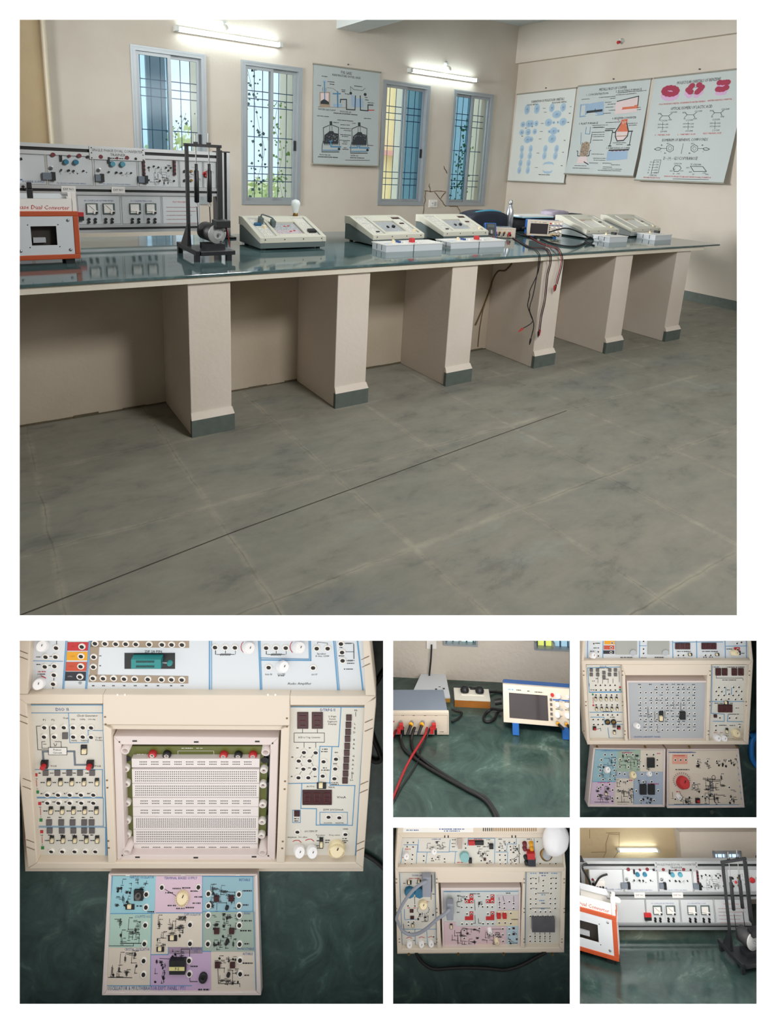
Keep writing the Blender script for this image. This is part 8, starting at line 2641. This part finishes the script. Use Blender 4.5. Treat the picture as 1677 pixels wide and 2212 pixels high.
def wp(x, y):
    q = tf4.y(*h4(x, y), (a[1] + b[1]) / 2)
    for _ in range(3): q = tf4.y(*h4(x, y), yy(q[0]))
    return q
w1a, w1b, w2a, w2b = wp(485, 52), wp(802, 60), wp(1330, 95), wp(1690, 105)
wall4(a[0], w1a[0], -.03, wz); wall4(w1a[0], w1b[0], -.03, w1a[2]); wall4(w1b[0], w2a[0], -.03, wz); wall4(w2a[0], b[0], -.03, w2a[2])
struct('wall_bench_side', mb, M_WALL, tf4)
for n_, (pa, pb, cols) in enumerate(((w1a, w1b, ((200, 226, 220), (186, 216, 206))), (w2a, w2b, ((206, 214, 110), (160, 196, 214))))):
    fr_ = MB()
    x0, x1, z0 = pa[0], min(pb[0], b[0]), pa[2]
    t_ = .009
    wall4(x0, x1, z0, z0 + t_, -.012, .02, 0, fr_); wall4(x0, x0 + t_, z0 + t_, wz, -.012, .02, 0, fr_)
    xm = (pa[0] + pb[0]) / 2
    wall4(xm - t_ / 2, xm + t_ / 2, z0 + t_, wz, -.012, .02, 0, fr_)
    if pb[0] < b[0]: wall4(x1 - t_, x1, z0 + t_, wz, -.012, .02, 0, fr_)
    w_ = struct('window_%d' % (5 + n_), fr_, M_FRAMEW, tf4)
    for k_, (xa, xb_) in enumerate(((x0, xm), (xm, x1))):
        pn = MB()
        wall4(xa, xb_, z0, wz, .025, .035, 0, pn)
        po = struct('lit_pane', pn, mat('lit_pane_%d%d' % (n_, k_), cols[k_], .4, var=.55, scale=16, emit=.75), parent=w_)
    for i in range(5):
        bx_ = MB()
        xx = x0 + (x1 - x0) * (i + .5) / 5
        bx_.tube([(xx, yy(xx) + .015, z0), (xx, yy(xx) + .015, wz)], .004, 5)
        struct('bar', bx_, M_BAR, parent=w_)
q = wp(375, 40)
so = Thing('wall_socket', 'white wall socket with a black lead dropping to the bench, upper middle niche', 'socket', tf4, o=(q[0], yy(q[0]), q[2]))
so.part('plate', MB().box(-.024, .024, -.008, 0, -.024, .03), M_WHITE, bevel=.002)
so.part('dangling_lead', MB().tube(smoothpath([(0, -.016, 0), (-.005, -.016, -.08), (-.02, -.014, -.2), (-.03, -.012, -q[2] + .01)]), .004, 6), M_RUB)
oscilloscope('cream oscilloscope with a grey screen on green marble, upper middle niche', tf4, tf4.z(1089, 1583, 0), Matrix.Rotation(math.radians(-8), 3, 'Z'), lean=16)
q = tf4.z(970, 1588, 0)
generator('cream signal generator with yellow-tipped and red plugs on its front, upper middle niche', tf4, (q[0] - .27, q[1] - .004, 0), None, w=.27, h=.094, d=.17)
# socket boards behind
q0, q1_ = tf4.z(*h4(180, 590), 0), tf4.z(*h4(560, 500), 0)
sbx = Thing('socket_board', 'flat white-topped wooden board behind the signal generator', 'board', tf4, o=(q0[0], q0[1], 0))
w_, d_ = tf4.z(*h4(550, 590), 0)[0] - q0[0], .19
sbx.part('frame', MB().hexa([(0, 0, 0), (w_, 0, 0), (w_, d_, 0), (.06, d_, 0), (0, 0, .018), (w_, 0, .018), (w_, d_, .018), (.06, d_, .018)]), mat('yellow_wood', (176, 130, 44), .6, var=.2))
mb = MB().hexa([(0, -.002, .018), (w_, -.002, .018), (w_, d_, .018), (.06, d_, .018), (0, -.002, .024), (w_, -.002, .024), (w_, d_, .024), (.06, d_, .024)])
R = random.Random(4)
for i in range(12): mb.rect(.08 + i * .018, .09 + i * .018, .04 + R.uniform(0, .04), .05 + R.uniform(.0, .04), .0243, 1)
sbx.part('top_plate', mb, [M_PANELB, M_INK])
q0 = tf4.z(*h4(592, 632), 0)
q1_ = tf4.z(*h4(922, 648), 0)
wb = Thing('switch_board', 'wooden switch board with two black plugs between generator and oscilloscope', 'board', tf4, o=(q0[0], q0[1], 0), R=Matrix.Rotation(math.atan2(q1_[1] - q0[1], q1_[0] - q0[0]), 3, 'Z'))
w_ = (q1_ - q0).length
hb, db = .030, .085
wb.part('wooden_box', MB().box(0, w_, 0, db, 0, hb), mat('brown_wood', (166, 104, 40), .55, var=.25, scale=20))
mb = MB().box(-.001, w_ + .001, -.001, db + .001, hb, hb + .006)
mb.box(w_ * .2, w_ * .84, db * .35, db * .8, hb + .006, hb + .010)
wb.part('top_plate', mb, mat('ivory_plate', (232, 228, 214), .45, var=.02))
for fx in (.30, .73):
    wb.part('plug', MB().lathe([(.018, 0), (.020, .010), (.014, .022), (.006, .026)], (w_ * fx, db * .55, hb + .010), (0, .3, 1), 12), M_LEDG if False else M_BLACK)


def cable4(name, label, pts, r, m, cat='cable'):
    P = [tf4.z(*h4(x, y), r + hgt) for (x, y, hgt) in pts]
    O_ = P[0].copy()
    t = Thing(name, label, cat, tf4, o=O_)
    t.part('wire', MB().tube(smoothpath([p - O_ for p in P], 8), r, 8), m)
    return t


cable4('signal_cable', 'black signal cable from the left yellow plug curving down the green marble', [(118, 800, .03), (95, 880, .015), (95, 950, .0), (130, 1030, 0), (220, 1110, 0), (350, 1200, 0), (520, 1300, 0), (700, 1400, 0), (860, 1490, 0), (940, 1590, 0), (985, 1690, 0)], .0062, M_RUB)
cable4('signal_cable', 'black signal cable from the right yellow plug crossing the green marble', [(232, 795, .03), (200, 880, .015), (190, 960, 0), (215, 1040, 0), (290, 1115, 0), (400, 1200, 0), (540, 1290, 0), (700, 1385, 0), (870, 1475, 0), (960, 1590, 0), (1010, 1690, 0)], .0062, M_RUB)
cable4('test_lead', 'red test lead running from the right red clip to the left edge of the marble', [(340, 800, .03), (320, 880, .02), (270, 970, .012), (200, 1080, .012), (130, 1210, .006), (70, 1350, 0), (10, 1500, 0)], .0048, M_REDW)
cable4('test_lead', 'thin black test lead beside the red one on the marble', [(360, 830, .03), (330, 920, .008), (280, 1030, 0), (245, 1150, 0), (170, 1270, 0), (90, 1390, 0), (10, 1540, 0)], .0034, M_RUB)
cable4('test_lead', 'short red and black lead at the far left of the signal generator', [(80, 780, .03), (55, 830, .02), (25, 890, .008), (0, 940, 0)], .005, M_REDW)
cable4('power_cable', 'looped black mains lead plugged into the left side of the oscilloscope', [(1040, 665, .04), (980, 655, .03), (930, 655, .012), (880, 695, 0), (860, 740, 0), (885, 770, 0), (930, 765, 0), (965, 735, 0), (985, 690, 0), (1020, 660, .01)], .0055, M_RUB)
cable4('power_cable', 'black cable lying behind the oscilloscope towards the wall', [(735, 462, .035), (830, 465, .03), (900, 490, .01), (980, 492, 0), (1030, 502, 0), (1062, 530, 0)], .005, M_RUB)
cable4('power_cable', 'short black cable end behind the top of the oscilloscope', [(1075, 498, 0), (1150, 503, 0), (1210, 515, 0), (1250, 530, 0)], .005, M_RUB)
cable4('power_cable', 'thin black cable in a loop between the generator and the switch board', [(560, 650, .01), (610, 670, .005), (655, 680, 0), (655, 705, 0), (630, 735, 0), (600, 755, 0), (565, 770, 0)], .004, M_RUB)
cable4('power_cable', 'thin black cable curving at the left edge behind the signal generator', [(20, 485, 0), (50, 510, 0), (66, 545, 0), (45, 570, 0), (15, 575, 0)], .004, M_RUB)

# ================================================================== niche at lower right: rack, load box and brake stand again, closer
R6 = RECTS[5]
niche('wall_niche_right_lower', R6, 1.16, M_BOARD)
tf6 = tableframe(1444, 2024, 0.95, 12)
j6 = zc(1248, 1785, 4.3)
p_ = [tf6.z(u, v, 0) for u, v in ((1241, 2171), (1648, 2171), (1648, 2000), (1241, 2000))]
yb6 = .012
p_[2] = tf6.y(1648, 1990, .069); p_[3] = tf6.y(1241, 1990, .069)
mb = MB()
mb.hexa([(p[0], p[1], -.01) for p in p_] + [(p[0], p[1], 0) for p in p_])
single('marble_slab', 'dark green marble bench top under the rack and orange box, lower right niche', 'table top', mb, marble('green_marble_front', 14.0, (34, 50, 48), (54, 74, 70), (116, 138, 130), 0.13), frame=tf6)
yw = .070
cx_ = tf6.y(*j6(965, 250), yw)[0]
wz = tf6.y(1444, 1774, yw + .03)[2]
zb_ = -.06
xl_, xr_ = tf6.y(1236, 1950, yw)[0] - .03, tf6.y(1652, 1950, yw)[0] + .03
struct('wall_tube_side', MB().box(xl_, cx_, yw + .02, yw + .026, zb_, wz), M_WALLY, tf6)
w6 = [tf6.y(*j6(x, y), yw) for x, y in ((1250, 225), (1518, 245))]
mb = MB()
for (x0, x1, z0, z1) in ((cx_, w6[0][0], zb_, wz), (w6[0][0], w6[1][0], zb_, .06), (w6[0][0], w6[1][0], w6[0][2], wz), (w6[1][0], xr_, zb_, wz)): mb.box(x0, x1, yw, yw + .026, z0, z1)
struct('wall_window_side', mb, M_WALL, tf6)
mb = MB()
x0, x1, z1 = w6[0][0], w6[1][0], w6[0][2]
for q in ((x0, x0 + .004), (x1 - .004, x1), ((x0 + x1) / 2 - .002, (x0 + x1) / 2 + .003)): mb.box(q[0], q[1], yw - .002, yw + .004, .06, z1)
mb.box(x0, x1, yw - .002, yw + .004, z1 - .004, z1)
w_ = struct('window_7', mb, M_FRAMEW, tf6)
struct('lit_pane', MB().box(x0, x1, yw + .012, yw + .014, .06, z1), mat('lit_pane_sky', (196, 222, 244), .4, var=.1, scale=30, emit=1.2), parent=w_)
for i in range(6):
    xx = x0 + (x1 - x0) * (i + .5) / 6
    struct('bar', MB().tube([(xx, yw + .008, .06), (xx, yw + .008, z1)], .0006, 5), M_BAR, parent=w_)
p0, p1 = tf6.y(*j6(383, 222), yw + .012), tf6.y(*j6(752, 238), yw + .012)
tl = Thing('tube_light', 'lit fluorescent tube on the aged yellow wall above the rack, lower right niche', 'light', tf6, o=((p0 + p1) / 2))
h_ = (p1[0] - p0[0]) / 2
tl.part('batten', MB().box(-h_, h_, .004, .008, -.0010, .0016), M_BATTEN)
tl.part('tube', MB().cyl((-h_ + .002, 0, 0), .0011, 2 * h_ - .004, (1, 0, 0), 10), M_TUBE)
for s in (-1, 1): tl.part('end_cap', MB().box(s * h_ - .002, s * h_ + .002, -.0015, .005, -.0015, .0015), M_BATTEN)
ck = Thing('wall_crack', 'brown zigzag cracks on the aged yellow wall beside the tube light', 'crack', tf6)
for pth in ([(270, 60), (390, 58), (385, 75), (290, 70), (262, 160), (265, 235), (240, 290)], [(388, 75), (388, 185), (372, 245), (330, 300)], [(115, 30), (116, 110)], [(130, 240), (260, 238)]):
    P = [tf6.y(*j6(x + rnd.uniform(-3, 3), y), yw + .02) for x, y in pth]
    mb = MB()
    mb.T = VT(yw + .02)
    mb.line([(q[0], q[2]) for q in P], .0009, .0004)
    ck.part('crack_line', mb, mat('crack_brown', (142, 116, 86), .9))
struct('conduit_corner', MB().box(cx_ - .0006, cx_ + .0012, yw - .0012, yw + .02, zb_, wz), M_WALL, tf6)

X1_, X2_ = tf6.y(*j6(430, 500), 0), tf6.y(*j6(750, 500), 0)
s6_ = (X2_[0] - X1_[0]) / wm
zt_ = tf6.y(*j6(600, 325), 0)[2]
f6 = zt_ / (zt1 * s6_)
dup(rack, tf6.M @ Matrix.Translation((X1_[0] - s6_ * xb[1], 0, .0002)) @ Matrix.Diagonal((s6_, s6_ * .6, s6_ * f6, 1)), 'two-tier trainer rack seen close, behind the orange box, lower right niche')


def place6(thing, u, v, ref, s, zs, rot, label, h=0.0, ys=0.6):
    """a closer second example of a thing, its local point ref standing at photo position (u, v)"""
    g = tf6.z(u, v, h)
    Rz = Matrix.Rotation(math.radians(rot), 4, 'Z')
    D = Matrix.Diagonal((s, s * ys, s * zs, 1))
    r = Rz @ D @ Vector((ref[0], ref[1], ref[2]))
    return dup(thing, tf6.M @ Matrix.Translation((g[0] - r[0], g[1] - r[1], max(g[2] - r[2], 0.0002) if h == 0 else g[2] - r[2])) @ Rz @ D, label)


ROTB = -22
sB = .27
zB = .88
ng = place6(bx0, 1339, 2090, (X1, 0, 0), sB, zB, ROTB, 'orange metal box with a white faceplate, at the left of the lower right niche', ys=.45)
base = ng.matrix_world
dup(ob, base @ Matrix.Translation((0, 0, Z1)), 'open white case with red handwriting on the orange box, lower right niche')
dup(pg, base @ Matrix.Translation((0, 0, Z1 + .004)), 'black plug adapter in the white case, lower right niche')
lb2 = Thing('light_bulb', 'white bulb lying behind the white case on the orange box, lower right niche', 'bulb', Frame(base), o=(X1 - .01, .20, Z1))
lb2.part('glass', MB().lathe([(.008, 0), (.009, .010), (.017, .026), (.019, .038), (.014, .052), (.002, .057)], (-.02, -.06, .05), (1, .2, -.1), 16), mat('frosted_glass', (226, 234, 234), .3))
lb2.part('cap', MB().cyl((-.036, -.063, .0515), .008, .018, (1, .2, -.1), 12), M_STEEL)
place6(st, 1606, 2104, (lx - .010, -.175, 0), .215, .95, 12, 'black brake test stand cut off at the right edge of the lower right niche')
